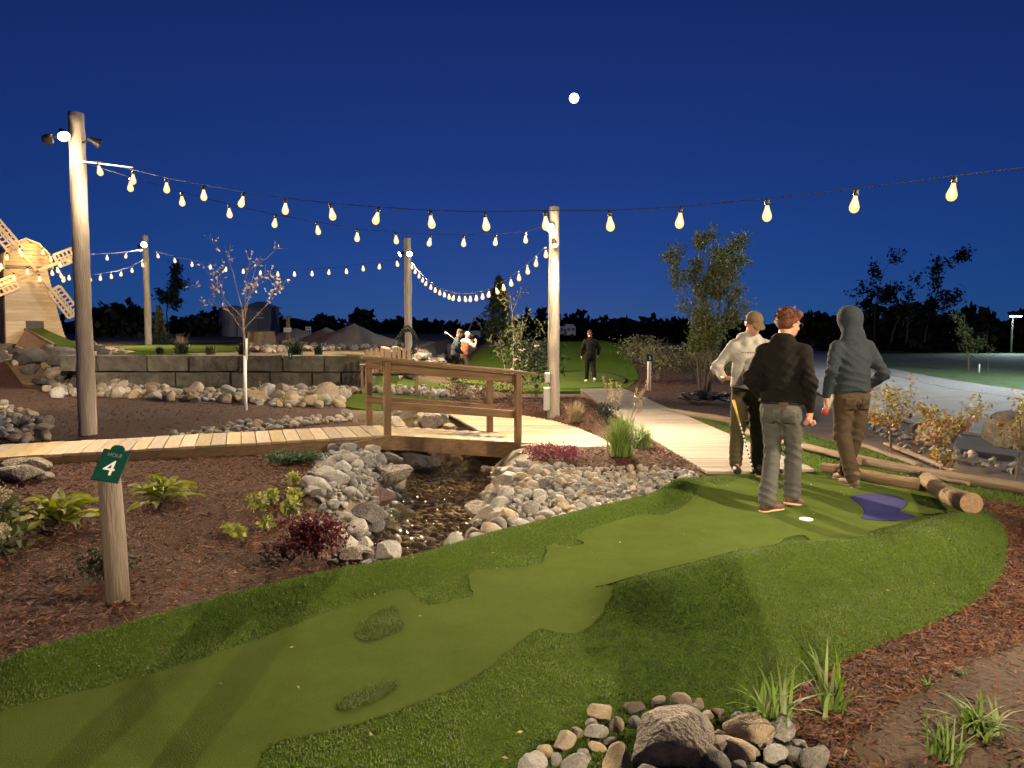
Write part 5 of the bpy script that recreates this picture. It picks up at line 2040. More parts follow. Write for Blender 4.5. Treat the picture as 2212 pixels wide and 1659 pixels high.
# dirt piles
def dirt_pile(label, px, py, w_, h, Y, seed):
    b = at(px, py, Y)
    n = 34
    V, F = [], []
    for i in range(n + 1):
        for j in range(n + 1):
            x, y = (i / n * 2 - 1), (j / n * 2 - 1)
            r = math.hypot(x, y)
            V.append((x * w_ / 2, y * w_ * .35, h * max(-.12, 1 - r) ** 1 if r < 1 else -.12 * h))
    V = np.array(V)
    V[:, 2] += (.10 * h * vnoise(V[:, 0] * 1.1 + seed, V[:, 1] * 1.1, seed) + .05 * h * vnoise(V[:, 0] * 4, V[:, 1] * 4, seed + 1)) * (V[:, 2] > 0)
    ii_ = (np.arange(n)[:, None] * (n + 1) + np.arange(n)[None, :]).ravel()
    o = np_mesh('dirt_pile', V, np.stack([ii_, ii_ + n + 1, ii_ + n + 2, ii_ + 1], 1), M['pile'], None, True)
    o.location = (b.x, b.y, Hs(b.x, b.y) - .05)
    return tag(o, label, 'dirt pile')


dirt_pile('tallest tan dirt pile behind the wall', 765, 748, 4.6, .95, 33, 1)
dirt_pile('smaller tan dirt pile left of the tallest one', 705, 748, 3.6, .80, 34, 2)
dirt_pile('low grey dirt pile behind the two players at the far green', 985, 740, 6.0, 1.0, 44, 3)
dirt_pile('low brown dirt pile beside the little road sign', 640, 745, 4.4, .7, 38, 4)
# flat topped stump rock and its neighbours on the terrace
for k, (px, py, Y, w_, h, lb) in enumerate(((563, 745, 29, 1.15, .62, 'flat topped tan tree stump on the terrace'), )):
    b = at(px, py, Y)
    bz = Hs(b.x, b.y)
    s = MB()
    q = random.Random(3)
    n = 22
    prof = [(1.25, -.1), (1.05, .08), (.86, .35), (.80, .9), (.82, 1.0)]
    for r_, z_ in prof:
        for i in range(n):
            a = 2 * math.pi * i / n
            rr = r_ * (1 + .10 * math.sin(3 * a + 1) + .06 * math.sin(7 * a) * (1.3 - z_))
            s.v.append(Vector((rr * math.cos(a) * w_ * .5, rr * math.sin(a) * w_ * .5, z_ * h)))
    for j in range(len(prof) - 1):
        for i in range(n):
            i2 = (i + 1) % n
            s.f.append([j * n + i, j * n + i2, (j + 1) * n + i2, (j + 1) * n + i])
    s.f.append([(len(prof) - 1) * n + i for i in range(n)])
    o = s.build('tree_stump', M['log'], None, False, loc=(b.x, b.y, bz))
    tag(o, lb, 'stump')
b = at(605, 748, 28.5)
MB_ = MB().tube([(0, 0, .12), (.5, 0, .16), (1.0, 0.02, .1)], [.16, .15, .12], 10).build('fallen_log', M['log_grey'], None, True, loc=(b.x, b.y, Hs(b.x, b.y)))
tag(MB_, 'short fallen log right of the flat stump', 'log')
# wooden post with a small white plate
b = at(623, 738, 30)
pt = thing('sign_post', 'tan wooden post with a small white plate on the terrace', 'post', (b.x, b.y, Hs(b.x, b.y)))
hp = at(623, 690, 30).z - Hs(b.x, b.y)
MB().tube([(0, 0, -.1), (0, 0, hp)], .07, 10).build('shaft', M['log'], pt, True)
MB().box((0, -.09, hp * .62), (.30, .02, .17), None, .01).build('plate', M['white_paint'], pt)
for i in range(5):
    MB().box((-.10 + .05 * i, -.102, hp * .62), (.03, .004, .03)).build('letter', M['tank'], pt)
MB().lathe([(.10, hp), (.11, hp + .04), (.06, hp + .12), (.01, hp + .14)], 10).build('cap', M['log_grey'], pt, True)
# little road sign
b = at(666, 728, 46)
sg = thing('road_sign', 'small white road sign on the horizon', 'sign', (b.x, b.y, Hs(b.x, b.y)))
z1 = at(666, 714, 46).z - Hs(b.x, b.y)
MB().box((0, .03, z1 / 2), (.05, .05, z1 + .4)).build('shaft', M['grey_metal'], sg)
MB().box((0, 0, z1), (.34, .02, .46), None, .01).build('plate', M['white_paint'], sg)
MB().box((-.07, -.014, z1 - .06), (.09, .004, .18)).build('letter', M['black'], sg)
MB().box((.07, -.014, z1 - .06), (.09, .004, .18)).build('letter', M['black'], sg)
MB().box((0, -.014, z1 + .14), (.22, .004, .05)).build('letter', M['black'], sg)
# white camper far behind
CY = 80.0
b = at(1224, 730, CY)
cp = thing('camper_trailer', 'white camper trailer far behind the box pole', 'trailer', b)
MB().box((0, 0, .75), (1.75, 1.8, .95), None, .06).build('body', M['camper'], cp)
MB().box((.25, 0, 1.32), (.9, 1.4, .22), None, .05).build('roof_unit', M['camper'], cp)
for x in (-.55, .15, .6):
    MB().box((x, -.915, .88), (.28, .03, .3), None, .01).build('window', M['tank'], cp)
MB().box((-.2, -.915, .6), (.3, .03, .7), None, .01).build('door', M['tank_light'], cp)
for x in (-.5, .5):
    MB().tube([(x, -.95, .22), (x, -.75, .22)], .22, 14).build('wheel', M['black'], cp, True)
b = at(1103, 730, CY)
cp2 = thing('utility_trailer', 'small white trailer far behind the slim birch', 'trailer', b)
MB().box((0, 0, .55), (1.5, 1.4, .6), None, .05).build('body', M['camper'], cp2)
MB().box((.1, -.715, .62), (.8, .03, .25)).build('window', M['tank'], cp2)
for x in (-.4, .4):
    MB().tube([(x, -.74, .2), (x, -.55, .2)], .2, 12).build('wheel', M['black'], cp2, True)
# machine with a tilted boom
b = at(1020, 735, 56)
mc = thing('screening_machine', 'dark machine with a tilted frame boom behind the far players', 'machine', (b.x, b.y, b.z))
MB().box((-.2, 0, .45), (1.6, .8, .5), None, .03).build('body', M['tank_light'], mc)
for s in (-.3, .3):
    MB().bar((-.3, s, .6), (.15, s, 1.65), .07, .07).build('boom', M['tank_light'], mc)
    MB().bar((.15, s, 1.65), (1.0, s, .45), .06, .06).build('brace', M['tank_light'], mc)
for t in (.3, .6, .9):
    a = Vector((-.3, -.3, .6)).lerp(Vector((.15, -.3, 1.65)), t)
    MB().bar(a, a + Vector((0, .6, 0)), .05, .05).build('rung', M['tank_light'], mc)
MB().tube([(-.7, -.42, .2), (-.7, .42, .2)], .2, 12).build('wheel', M['black'], mc, True)
MB().tube([(.3, -.42, .2), (.3, .42, .2)], .2, 12).build('wheel', M['black'], mc, True)

# cold area lamp over the road, right
M['lens_cold'] = emat('lens_cold', (.80, 1.0, .88), 70)
M['pole_steel'] = mat('pole_steel', (.25, .26, .26), (.33, .34, .34), 4, .5)
LY = 62.0
b = at(2184, 765, LY)
sl2 = thing('area_lamp', 'cold white double lamp on a thin post at the far right', 'lamp', (b.x, b.y, b.z - 1.5))
hz_ = at(2184, 680, LY).z - b.z + 1.5
MB().tube([(0, 0, 0), (0, 0, hz_)], [.09, .07], 8).build('shaft', M['pole_steel'], sl2, True)
for s in (-.28, .28):
    MB().bar((0, 0, hz_ - .05), (s, -.1, hz_ + .02), .05, .05).build('arm', M['pole_steel'], sl2)
    hd = MB().box((s, -.2, hz_ + .06), (.42, .45, .12), Matrix.Rotation(R(50), 3, 'X'), .02).build('lamp_head', M['black'], sl2)
    MB().box((s, -.27, hz_ - .0), (.38, .40, .02), Matrix.Rotation(R(50), 3, 'X')).build('lens', M['lens_cold'], hd)


def area_light(parent, pos, d, w_, col, cone=2.7, r=.15):
    l = bpy.data.lights.new('lamp_light', 'SPOT')
    l.energy = w_
    l.color = col
    l.spot_size = cone
    l.spot_blend = .8
    l.shadow_soft_size = r
    lo = bpy.data.objects.new('lamp_light', l)
    COL.objects.link(lo)
    lo.parent = parent
    lo.location = pos
    lo.rotation_euler = (-Vector(d)).to_track_quat('Z', 'Y').to_euler()


area_light(sl2, (0, -.3, hz_ - .1), (-.35, -1, -.45), 3500, (.75, .95, 1.0))
# its twin nearer the road, outside the picture on the right
x, y = 24.0, 23.0
sl3 = thing('area_lamp', 'cold lamp on a thin post beside the road outside the picture', 'lamp', (x, y, Hs(x, y)))
MB().tube([(0, 0, -.2), (0, 0, 7.0)], [.09, .07], 8).build('shaft', M['pole_steel'], sl3, True)
hd = MB().box((-.3, 0, 7.0), (.5, .36, .10), Matrix.Rotation(R(20), 3, 'Y'), .02).build('lamp_head', M['black'], sl3)
MB().box((-.33, 0, 6.93), (.4, .28, .02), Matrix.Rotation(R(20), 3, 'Y')).build('lens', M['lens_cold'], hd)
area_light(sl3, (-.35, 0, 6.85), (-.8, .25, -.7), 16000, (.82, .95, 1.0))

# ================================================================== near furniture
# numbered post 4
pb_ = g3(256, 1300)
ps = thing('hole_post', 'round wooden post with a dark green sign reading 4', 'post', pb_, 0)
MB().tube([(0.0, 0, -.1), (-.012, 0, .4), (-.03, .0, .80)], [.068, .066, .063], 20).build('shaft', M['post'], ps, True)
sgm = Matrix.Translation((.012, -.04, .835)) @ Matrix.Rotation(R(16), 4, 'Z') @ Matrix.Rotation(R(52), 4, 'X') @ Matrix.Rotation(R(-14), 4, 'Z')
out = [(-.075, -.115), (.075, -.115), (.075, .09), (.040, .09), (.036, .112), (.02, .126), (-.02, .126), (-.036, .112), (-.040, .09), (-.075, .09)]
pn = sgm.to_3x3() @ Vector((0, 0, 1))
MB().prism([sgm @ Vector((a, b_, 0)) for a, b_ in out], pn * .012).build('sign_plate', M['sign_green'], ps)


def text(txt, parent, M4, size, m, name='letter'):
    cu = bpy.data.curves.new(name, 'FONT')
    cu.body = txt
    cu.size = size
    cu.extrude = .0012
    cu.align_x = 'CENTER'
    cu.align_y = 'CENTER'
    tmp = bpy.data.objects.new(name, cu)
    COL.objects.link(tmp)
    dg = bpy.context.evaluated_depsgraph_get()
    me = bpy.data.meshes.new_from_object(tmp.evaluated_get(dg))
    bpy.data.objects.remove(tmp)
    me.materials.clear()
    me.materials.append(m)
    o = bpy.data.objects.new(name, me)
    COL.objects.link(o)
    o.parent = parent
    o.matrix_local = M4
    return o


text('4', ps, sgm @ Matrix.Translation((0, -.035, .0145)), .14, M['letter'], 'number')
text('HOLE', ps, sgm @ Matrix.Translation((0, .055, .0145)), .032, M['tank_light'], 'lettering')
# post 5
p5 = g3(1402, 843)
ps5 = thing('hole_post', 'small round post with a dark sign reading 5 by the far boardwalk', 'post', p5)
h5 = at(1402, 775, p5.y).z - p5.z
MB().tube([(0, 0, -.1), (0, 0, h5)], .058, 14).build('shaft', M['pole'], ps5, True)
m5 = Matrix.Translation((0, -.06, h5 + .02)) @ Matrix.Rotation(R(60), 4, 'X')
MB().prism([m5 @ Vector((a, b_, 0)) for a, b_ in ((-.09, -.11), (.09, -.11), (.09, .11), (-.09, .11))], m5.to_3x3() @ Vector((0, 0, .012))).build('sign_plate', M['sign_green'], ps5)
text('5', ps5, m5 @ Matrix.Translation((0, 0, .0145)), .15, M['letter'], 'number')
# small green marker on the wall
b = at(627, 768, 21.85)
gm = thing('hole_marker', 'small green number plate fixed on the block wall', 'sign', b)
MB().box((0, -.0, 0), (.11, .02, .22), None, .005).build('plate', M['sign_green'], gm)
text('3', gm, Matrix.Translation((0, -.014, 0)) @ Matrix.Rotation(R(90), 4, 'X'), .14, M['letter'], 'number')

# double slatted bench behind the bridge
b = at(842, 822, 20.4)
bn = thing('garden_bench', 'slatted wooden garden bench behind the bridge rail', 'bench', (b.x, b.y, Hs(b.x, b.y)), R(8), None, 1.14)
M['bench'] = mat('bench', (.26, .165, .10), (.38, .26, .165), 2, .8, .3, 20, stretch=(9, 9, 1), tone=.12)
for k in range(2):
    for i in range(5):
        x = -.52 + k * .53 + i * .105
        hh = .62 + .05 * math.cos((i - 2) * .6) - .02
        o = MB().box((0, 0, hh / 2), (.088, .022, hh), None, .006).build('back_slat', M['bench'], bn)
        o.location = (x, .22, .38)
        o.rotation_euler = (R(-20), R((i - 2) * 1.5), 0)
for i in range(5):
    o = MB().box((0, 0, 0), (1.2, .085, .022), None, .006).build('seat_slat', M['wood_beam'], bn)
    o.location = (0, .2 - i * .1, .36 + .018 * i)
for s in (-.62, 0, .62):
    o = MB().box((0, 0, 0), (.12, .66, .025), None, .006).build('armrest', M['wood_beam'], bn)
    o.location = (s, -.02, .62)
    MB().box((s, -.28, .30), (.06, .085, .62), None, .006).build('leg', M['wood_post'], bn)
    MB().bar((s, .42, 0), (s, -.2, .40), .03, .085).build('leg', M['wood_post'], bn)

# logs and timbers at the right
def log(label, a, b, r0, r1, m, seed, name='log', bend=.03, ends=True, flat=1.0, cat='log'):
    q = random.Random(seed)
    a, b = Vector(a), Vector(b)
    o = thing(name, label, cat, a)
    d = b - a
    L = d.length
    n = 14
    pts, rad = [], []
    for i in range(n + 1):
        f = i / n
        pts.append(Vector((L * f, bend * math.sin(f * 3 + seed) + q.gauss(0, .004), bend * .5 * math.sin(f * 5 + seed))))
        rad.append((r0 + (r1 - r0) * f) * (1 + q.gauss(0, .02)))
    mb = MB().tube(pts, rad, 16, False)
    P_ = np.array([v[:] for v in mb.v])
    C_ = np.repeat(np.array([p[:] for p in pts]), 16, 0)
    fl_ = (.16 if m is M['log_grey'] else .05) * (noise3(P_ * np.array([1.2, 16, 16]), 1.0, seed) + .7 * noise3(P_ * np.array([4, 40, 40]), 1.0, seed + 5))
    P_ = C_ + (P_ - C_) * (1 + fl_)[:, None]
    mb.v = [Vector(v) for v in P_]
    ob = mb.build('shaft', m, o, True)
    rot = Euler((0, -math.asin(max(-1, min(1, d.z / L))), math.atan2(d.y, d.x)))
    ob.rotation_euler = rot
    ob.scale = (1, 1, flat)
    if ends:
        for k, sg_ in ((0, -1), (n, 1)):
            e = MB().tube([pts[k] + Vector((sg_ * .0, 0, 0)), pts[k] + Vector((sg_ * .008, 0, 0))], [rad[k] * .995, rad[k] * .97], 16).build('cut_end', M['log_end'], o, False)
            e.rotation_euler = rot
            e.scale = (1, 1, flat)
    return o


log('peeled pale log lying along the back edge of the lane', g3(1776, 1026, .065), g3(1998, 1060, .06), .055, .065, M['log'], 1)
log('thick cut log with its sawn end facing the viewer', g3(1992, 1058, .09), g3(2106, 1112, .08), .072, .086, M['log'], 2)
log('long weathered timber running to the right edge', g3(1845, 1000, .05), g3(2290, 1085, .06), .075, .07, M['log_grey'], 3, name='timber', cat='timber', flat=.8)
log('wide weathered timber behind the legs of the players', g3(1600, 935, .04), g3(1855, 1006, .05), .09, .08, M['log_grey'], 4, name='timber', cat='timber', flat=.6)
log('grey timber beside the far part of the right boardwalk', g3(1440, 890, .03), g3(1610, 920, .03), .12, .12, M['log_grey'], 5, name='timber', cat='timber', flat=.5)
log('thin grey board nearest the autumn shrubs', g3(1915, 962, .02), g3(2060, 1022, .02), .05, .05, M['log_grey'], 6, name='timber', cat='timber', flat=.5, bend=.01)
log('thin grey board behind the long timber', g3(1840, 958, .02), g3(1985, 1008, .02), .05, .05, M['log_grey'], 7, name='timber', cat='timber', flat=.5, bend=.01)
log('short dark branch stub above the thick cut log', g3(1990, 1045, .12), g3(2092, 1070, .10), .028, .02, M['log_grey'], 9, name='branch', cat='branch', bend=.02)
# low turf between the timbers
patch('fringe_turf', pz([(1380, 868), (1440, 893), (1575, 946), (1770, 1022), (1800, 1020), (1960, 1050), (2140, 1085), (2212, 1100), (2300, 1090), (2080, 1040), (1930, 985), (1840, 965), (1700, 925), (1560, 905), (1430, 876)]), .12, .002, M['fringe'])
blades('turf_blades', lambda x, y: inside(x, y, pz([(1380, 868), (1440, 893), (1575, 946), (1770, 1022), (1800, 1020), (1960, 1050), (2140, 1085), (2212, 1100), (2300, 1090), (2080, 1040), (1930, 985), (1840, 965), (1700, 925), (1560, 905), (1430, 876)])), (2.5, 6.5, 6.8, 16.5), 60000, .03, .005, .0)
lab(bpy.data.objects['turf_blades.003'], 'grass blades between the timbers', 'turf')
# black hoses in a heap
q = random.Random(8)
hb = g3(1520, 872)
hs2 = MB()
for k in range(9):
    pts = []
    rx, ry = q.uniform(.3, .55), q.uniform(.15, .3)
    cx, cy = q.uniform(-.2, .2), q.uniform(-.1, .1)
    a0 = q.uniform(0, 6)
    for j in range(22):
        a = a0 + 5.6 * j / 21
        pts.append((cx + rx * math.cos(a) + q.gauss(0, .012), cy + ry * math.sin(a), .05 + .10 * abs(math.sin(a * 1.5 + k)) + .012 * k))
    hs2.tube(pts, .024, 6, False)
ho = hs2.build('hose_heap', mat('hose', (.02, .02, .022), (.06, .06, .065), 4, .4), None, True, loc=hb)
tag(ho, 'tangled heap of black hoses at the foot of the birch', 'hose')
# hole cup
hc_ = gp(1741, 1128)
cup = MB().lathe([(.053, -.02), (.056, .008), (.052, .010), (.046, .004), (.044, -.02)], 24, None, False)
cup.lathe([(.001, .005), (.050, .006)], 24, None, False)
c_ = cup.build('golf_cup', mat('cup_white', (.8, .8, .76), (.86, .86, .82), 5, .4), None, True, loc=(hc_[0], hc_[1], Hs(*hc_) + .022))
tag(c_, 'white rimmed golf cup in the green beside the brown shoes', 'golf cup')
# moon
mo = bpy.data.meshes.new('moon')
bm = bmesh.new()
bmesh.ops.create_icosphere(bm, subdivisions=4, radius=1)
bm.to_mesh(mo)
bm.free()
mo.polygons.foreach_set("use_smooth", [True] * len(mo.polygons))
mo.materials.append(emat('moon', (.86, .93, 1.0), 14))
mn = bpy.data.objects.new('moon', mo)
COL.objects.link(mn)
mn.location = Vector((0, 0, CAMZ)) + MOON_DIR * 1500
mn.scale = (8.5,) * 3
tag(mn, 'bright white moon high in the blue night sky', 'moon')

# ================================================================== people
def surface_nets(D, org, res):
    s = D < 0
    nx_, ny_, nz_ = D.shape
    offs = [(i, j, k) for i in (0, 1) for j in (0, 1) for k in (0, 1)]
    cnt = np.zeros((nx_ - 1, ny_ - 1, nz_ - 1), np.int8)
    for i, j, k in offs:
        cnt += s[i:nx_ - 1 + i, j:ny_ - 1 + j, k:nz_ - 1 + k]
    act = (cnt > 0) & (cnt < 8)
    idx = np.argwhere(act)
    ids = np.full(act.shape, -1, np.int64)
    ids[act] = np.arange(len(idx))
    vals = np.stack([D[idx[:, 0] + i, idx[:, 1] + j, idx[:, 2] + k] for i, j, k in offs], 1)
    O = np.array(offs, float)
    acc = np.zeros((len(idx), 3))
    n = np.zeros(len(idx))
    for a in range(8):
        for b in range(a + 1, 8):
            if np.abs(O[a] - O[b]).sum() != 1:
                continue
            va, vb = vals[:, a], vals[:, b]
            m = (va < 0) != (vb < 0)
            t = va / np.where(m, va - vb, 1)
            acc += np.where(m[:, None], O[a] + t[:, None] * (O[b] - O[a]), 0)
            n += m
    V = (idx + acc / n[:, None]) * res + org
    F = []
    for ax in range(3):
        sl0 = [slice(None)] * 3
        sl1 = [slice(None)] * 3
        sl0[ax] = slice(0, -1)
        sl1[ax] = slice(1, None)
        ch = s[tuple(sl0)] != s[tuple(sl1)]
        e = np.argwhere(ch)
        o1, o2 = [(1, 2), (2, 0), (0, 1)][ax]
        ok = (e[:, o1] >= 1) & (e[:, o2] >= 1) & (e[:, o1] < D.shape[o1] - 1) & (e[:, o2] < D.shape[o2] - 1)
        e = e[ok]

        def cell(d1, d2):
            c = e.copy()
            c[:, o1] -= d1
            c[:, o2] -= d2
            return ids[c[:, 0], c[:, 1], c[:, 2]]
        q_ = np.stack([cell(1, 1), cell(0, 1), cell(0, 0), cell(1, 0)], 1)
        flip = ~s[e[:, 0], e[:, 1], e[:, 2]]
        q_[flip] = q_[flip][:, ::-1]
        F.append(q_)
    return V, np.concatenate(F)


def sdf(name, prims, res, m, parent, k=.03, wrinkle=0.0, wfreq=18.0, seed=0, folds=()):
    lo = np.full(3, 1e9)
    hi = -lo
    bb = []
    for p in prims:
        if p[0] == 'C':
            a, b = np.array(p[1]), np.array(p[2])
            r = max(p[3], p[4])
            l, h = np.minimum(a, b) - r, np.maximum(a, b) + r
        elif p[0] == 'E':
            r = max(p[2])
            l, h = np.array(p[1]) - r, np.array(p[1]) + r
        else:
            bb.append(None)
            continue
        bb.append((l, h))
        lo, hi = np.minimum(lo, l), np.maximum(hi, h)
    lo -= 4 * res + .01
    hi += 4 * res + .01
    N = np.ceil((hi - lo) / res).astype(int) + 1
    ax = [lo[i] + np.arange(N[i]) * res for i in range(3)]
    D = np.full(N, .5, np.float32)
    mg = k + 3 * res
    for p, b in zip(prims, bb):
        kk = k
        if b is None:
            nrm = np.array(p[2], float)
            nrm /= np.linalg.norm(nrm)
            pl = (ax[0][:, None, None] - p[1][0]) * nrm[0] + (ax[1][None, :, None] - p[1][1]) * nrm[1] + (ax[2][None, None, :] - p[1][2]) * nrm[2]
            D = np.maximum(D, pl.astype(np.float32))
            continue
        i0 = np.maximum(0, np.floor((b[0] - mg - lo) / res).astype(int))
        i1 = np.minimum(N, np.ceil((b[1] + mg - lo) / res).astype(int) + 1)
        S = tuple(slice(i0[i], i1[i]) for i in range(3))
        X = ax[0][S[0]][:, None, None]
        Y = ax[1][S[1]][None, :, None]
        Z = ax[2][S[2]][None, None, :]
        if p[0] == 'C':
            a, bq = np.array(p[1]), np.array(p[2])
            d = bq - a
            t = np.clip(((X - a[0]) * d[0] + (Y - a[1]) * d[1] + (Z - a[2]) * d[2]) / (d @ d + 1e-9), 0, 1)
            dd = np.sqrt((X - a[0] - t * d[0]) ** 2 + (Y - a[1] - t * d[1]) ** 2 + (Z - a[2] - t * d[2]) ** 2) - (p[3] + (p[4] - p[3]) * t)
            if len(p) > 5:
                kk = p[5]
        else:
            c = p[1]
            r = p[2]
            Rm = np.array(p[3]) if len(p) > 3 and p[3] is not None else np.eye(3)
            x, y, z = X - c[0], Y - c[1], Z - c[2]
            u = x * Rm[0, 0] + y * Rm[1, 0] + z * Rm[2, 0]
            v = x * Rm[0, 1] + y * Rm[1, 1] + z * Rm[2, 1]
            w_ = x * Rm[0, 2] + y * Rm[1, 2] + z * Rm[2, 2]
            k0 = np.sqrt((u / r[0]) ** 2 + (v / r[1]) ** 2 + (w_ / r[2]) ** 2)
            k1 = np.sqrt((u / r[0] ** 2) ** 2 + (v / r[1] ** 2) ** 2 + (w_ / r[2] ** 2) ** 2) + 1e-6
            dd = k0 * (k0 - 1) / k1
            if len(p) > 4:
                kk = p[4]
        cur = D[S]
        h = np.clip(.5 + .5 * (cur - dd) / kk, 0, 1)
        D[S] = (cur + (dd - cur) * h - kk * h * (1 - h)).astype(np.float32)
    if folds:
        XX, YY, ZZ = ax[0][:, None, None], ax[1][None, :, None], ax[2][None, None, :]
        for j_, (c, rad, amp, fr_, dx_, dy_) in enumerate(folds):
            mk = np.exp(-((XX - c[0]) ** 2 + (YY - c[1]) ** 2 + (ZZ - c[2]) ** 2) / rad ** 2)
            wv = np.sin(fr_ * (ZZ + dx_ * XX + dy_ * YY) + 1.6 * np.sin(9 * XX + 11 * YY + j_) + 1.2 * np.sin(13 * ZZ - 8 * XX + 2 * j_))
            D = D - (amp * mk * (np.maximum(wv, -.2) - .2)).astype(np.float32)
    if wrinkle > 0:
        q = np.random.default_rng(seed)
        f = 0
        for _ in range(6):
            d = q.normal(0, 1, 3)
            d[2] *= 1.3
            d /= np.linalg.norm(d)
            w2 = q.normal(0, 1, 3)
            ph = wfreq * q.uniform(.6, 1.5) * (ax[0][:, None, None] * d[0] + ax[1][None, :, None] * d[1] + ax[2][None, None, :] * d[2]) + q.uniform(0, 6)
            ph = ph + 1.3 * np.sin(7 * (ax[0][:, None, None] * w2[0] + ax[1][None, :, None] * w2[1] + ax[2][None, None, :] * w2[2]))
            f = f + np.sin(ph)
        D = D + (wrinkle * f / 2.4).astype(np.float32)
    V, F = surface_nets(D, lo, res)
    return np_mesh(name, V, F, m, parent, True)


def rotm(yaw=0, pitch=0, roll=0):
    return np.array(Euler((pitch, roll, yaw), 'XYZ').to_matrix())


def xf(prims, Rm, t):
    out = []
    for p in prims:
        if p[0] == 'C':
            out.append(('C', tuple(Rm @ np.array(p[1]) + t), tuple(Rm @ np.array(p[2]) + t), *p[3:]))
        elif p[0] == 'E':
            R0 = np.array(p[3]) if len(p) > 3 and p[3] is not None else np.eye(3)
            out.append(('E', tuple(Rm @ np.array(p[1]) + t), p[2], Rm @ R0, *p[4:]))
        else:
            out.append(('X', tuple(Rm @ np.array(p[1]) + t), tuple(Rm @ np.array(p[2]))))
    return out


def hand(w_, d, n, side, curl=.6):
    """palm and five fingers. w_ wrist, d pointing along the hand, n palm normal, side +1 when the thumb is on d x n"""
    d = np.array(d, float)
    d /= np.linalg.norm(d)
    n = np.array(n, float)
    n -= d * (n @ d)
    n /= np.linalg.norm(n)
    s = np.cross(d, n) * side
    w_ = np.array(w_, float)
    pr = [('C', tuple(w_ - d * .02), tuple(w_ + d * .03), .026, .027, .015)]
    for o_ in (-.026, -.009, .009, .026):
        pr.append(('C', tuple(w_ + d * .02 + s * o_ * .7), tuple(w_ + d * .085 + s * o_), .019, .014, .012))
    for i, (o_, L) in enumerate(((.028, .066), (.0095, .076), (-.0095, .070), (-.028, .055))):
        p = w_ + d * .09 + s * o_
        dr = d
        for j, f in enumerate((.45, .32, .25)):
            a = curl * (.75 + .35 * j + .08 * i)
            dr = dr * math.cos(a) + n * math.sin(a) if j else (d * math.cos(a * .8) + n * math.sin(a * .8))
            dr = dr / np.linalg.norm(dr)
            nn_ = n - dr * (n @ dr)
            p2 = p + dr * L * f * 1.15
            pr.append(('C', tuple(p), tuple(p2), .0098 - .0008 * j, .0092 - .0008 * j, .004))
            p = p2
            n_keep = n
            # bend further round the same axis
            ax_ = np.cross(d, n)
            n = np.cross(ax_, dr)
            n = n / np.linalg.norm(n)
            if j == 2:
                n = np.cross(ax_, d)
                n = n / np.linalg.norm(n)
    t0 = w_ + d * .025 + s * .024
    t1 = t0 + d * .034 + s * .026 + n * .010
    t2 = t1 + d * .034 + s * .002 + n * .018
    pr += [('C', tuple(t0), tuple(t1), .015, .0125, .010), ('C', tuple(t1), tuple(t2), .012, .010, .006)]
    return pr


M['skin'] = mat('skin', (.40, .19, .13), (.50, .26, .19), 18, .5, .15, 90, spec=.4)
M['eye'] = mat('eye', (.02, .015, .012), (.03, .02, .015), 8, .2)
M['lip'] = mat('lip', (.32, .11, .09), (.38, .14, .11), 12, .5)


def cloth(name, c1, c2, sc=60, b=.35, rough=.92):
    return mat(name, c1, c2, 9, rough, .55, 9, spec=.12, contrast=.35, detail=6, bdetail=4, bdist=.03, stretch=(1, 1, 1.4))


M['c_grey'] = cloth('c_grey', (.27, .268, .26), (.36, .355, .345))
M['c_black'] = cloth('c_black', (.0065, .0058, .006), (.013, .0115, .0115))
M['c_green'] = cloth('c_green', (.018, .026, .036), (.030, .040, .053))
M['c_olive'] = cloth('c_olive', (.052, .045, .026), (.075, .065, .038))
M['c_brown'] = cloth('c_brown', (.045, .033, .023), (.070, .052, .037))
M['c_tan'] = cloth('c_tan', (.10, .072, .042), (.14, .10, .06))
M['c_jean'] = cloth('c_jean', (.060, .062, .062), (.098, .10, .10), 40)
M['c_vest'] = cloth('c_vest', (.12, .045, .028), (.17, .065, .04))
M['c_cream'] = cloth('c_cream', (.42, .34, .25), (.52, .43, .33))
M['c_white'] = cloth('c_white', (.62, .60, .56), (.72, .70, .66))
M['hair'] = mat('hair', (.065, .022, .012), (.15, .055, .03), 30, .6, .8, 120, stretch=(1, 1, .25))
M['shoe_brown'] = mat('shoe_brown', (.075, .034, .022), (.12, .058, .038), 12, .6)
M['shoe_black'] = mat('shoe_black', (.012, .012, .012), (.022, .022, .022), 12, .6)
M['sole'] = mat('sole', (.42, .30, .22), (.5, .37, .28), 12, .7)
M['boot'] = mat('boot', (.10, .065, .045), (.15, .10, .07), 12, .7)

HEAD = [('E', (0, -.012, .03), (.077, .094, .087)), ('E', (0, .022, -.03), (.064, .074, .088)), ('E', (0, .045, -.085), (.040, .045, .034)),
        ('C', (0, .094, .006), (0, .112, -.032), .009, .0135, .012), ('E', (.079, -.008, -.012), (.012, .022, .032), None, .008), ('E', (-.079, -.008, -.012), (.012, .022, .032), None, .008),
        ('C', (-.03, .092, .018), (.03, .092, .018), .009, .009, .02), ('E', (0, .088, -.066), (.024, .014, .012), None, .012)]


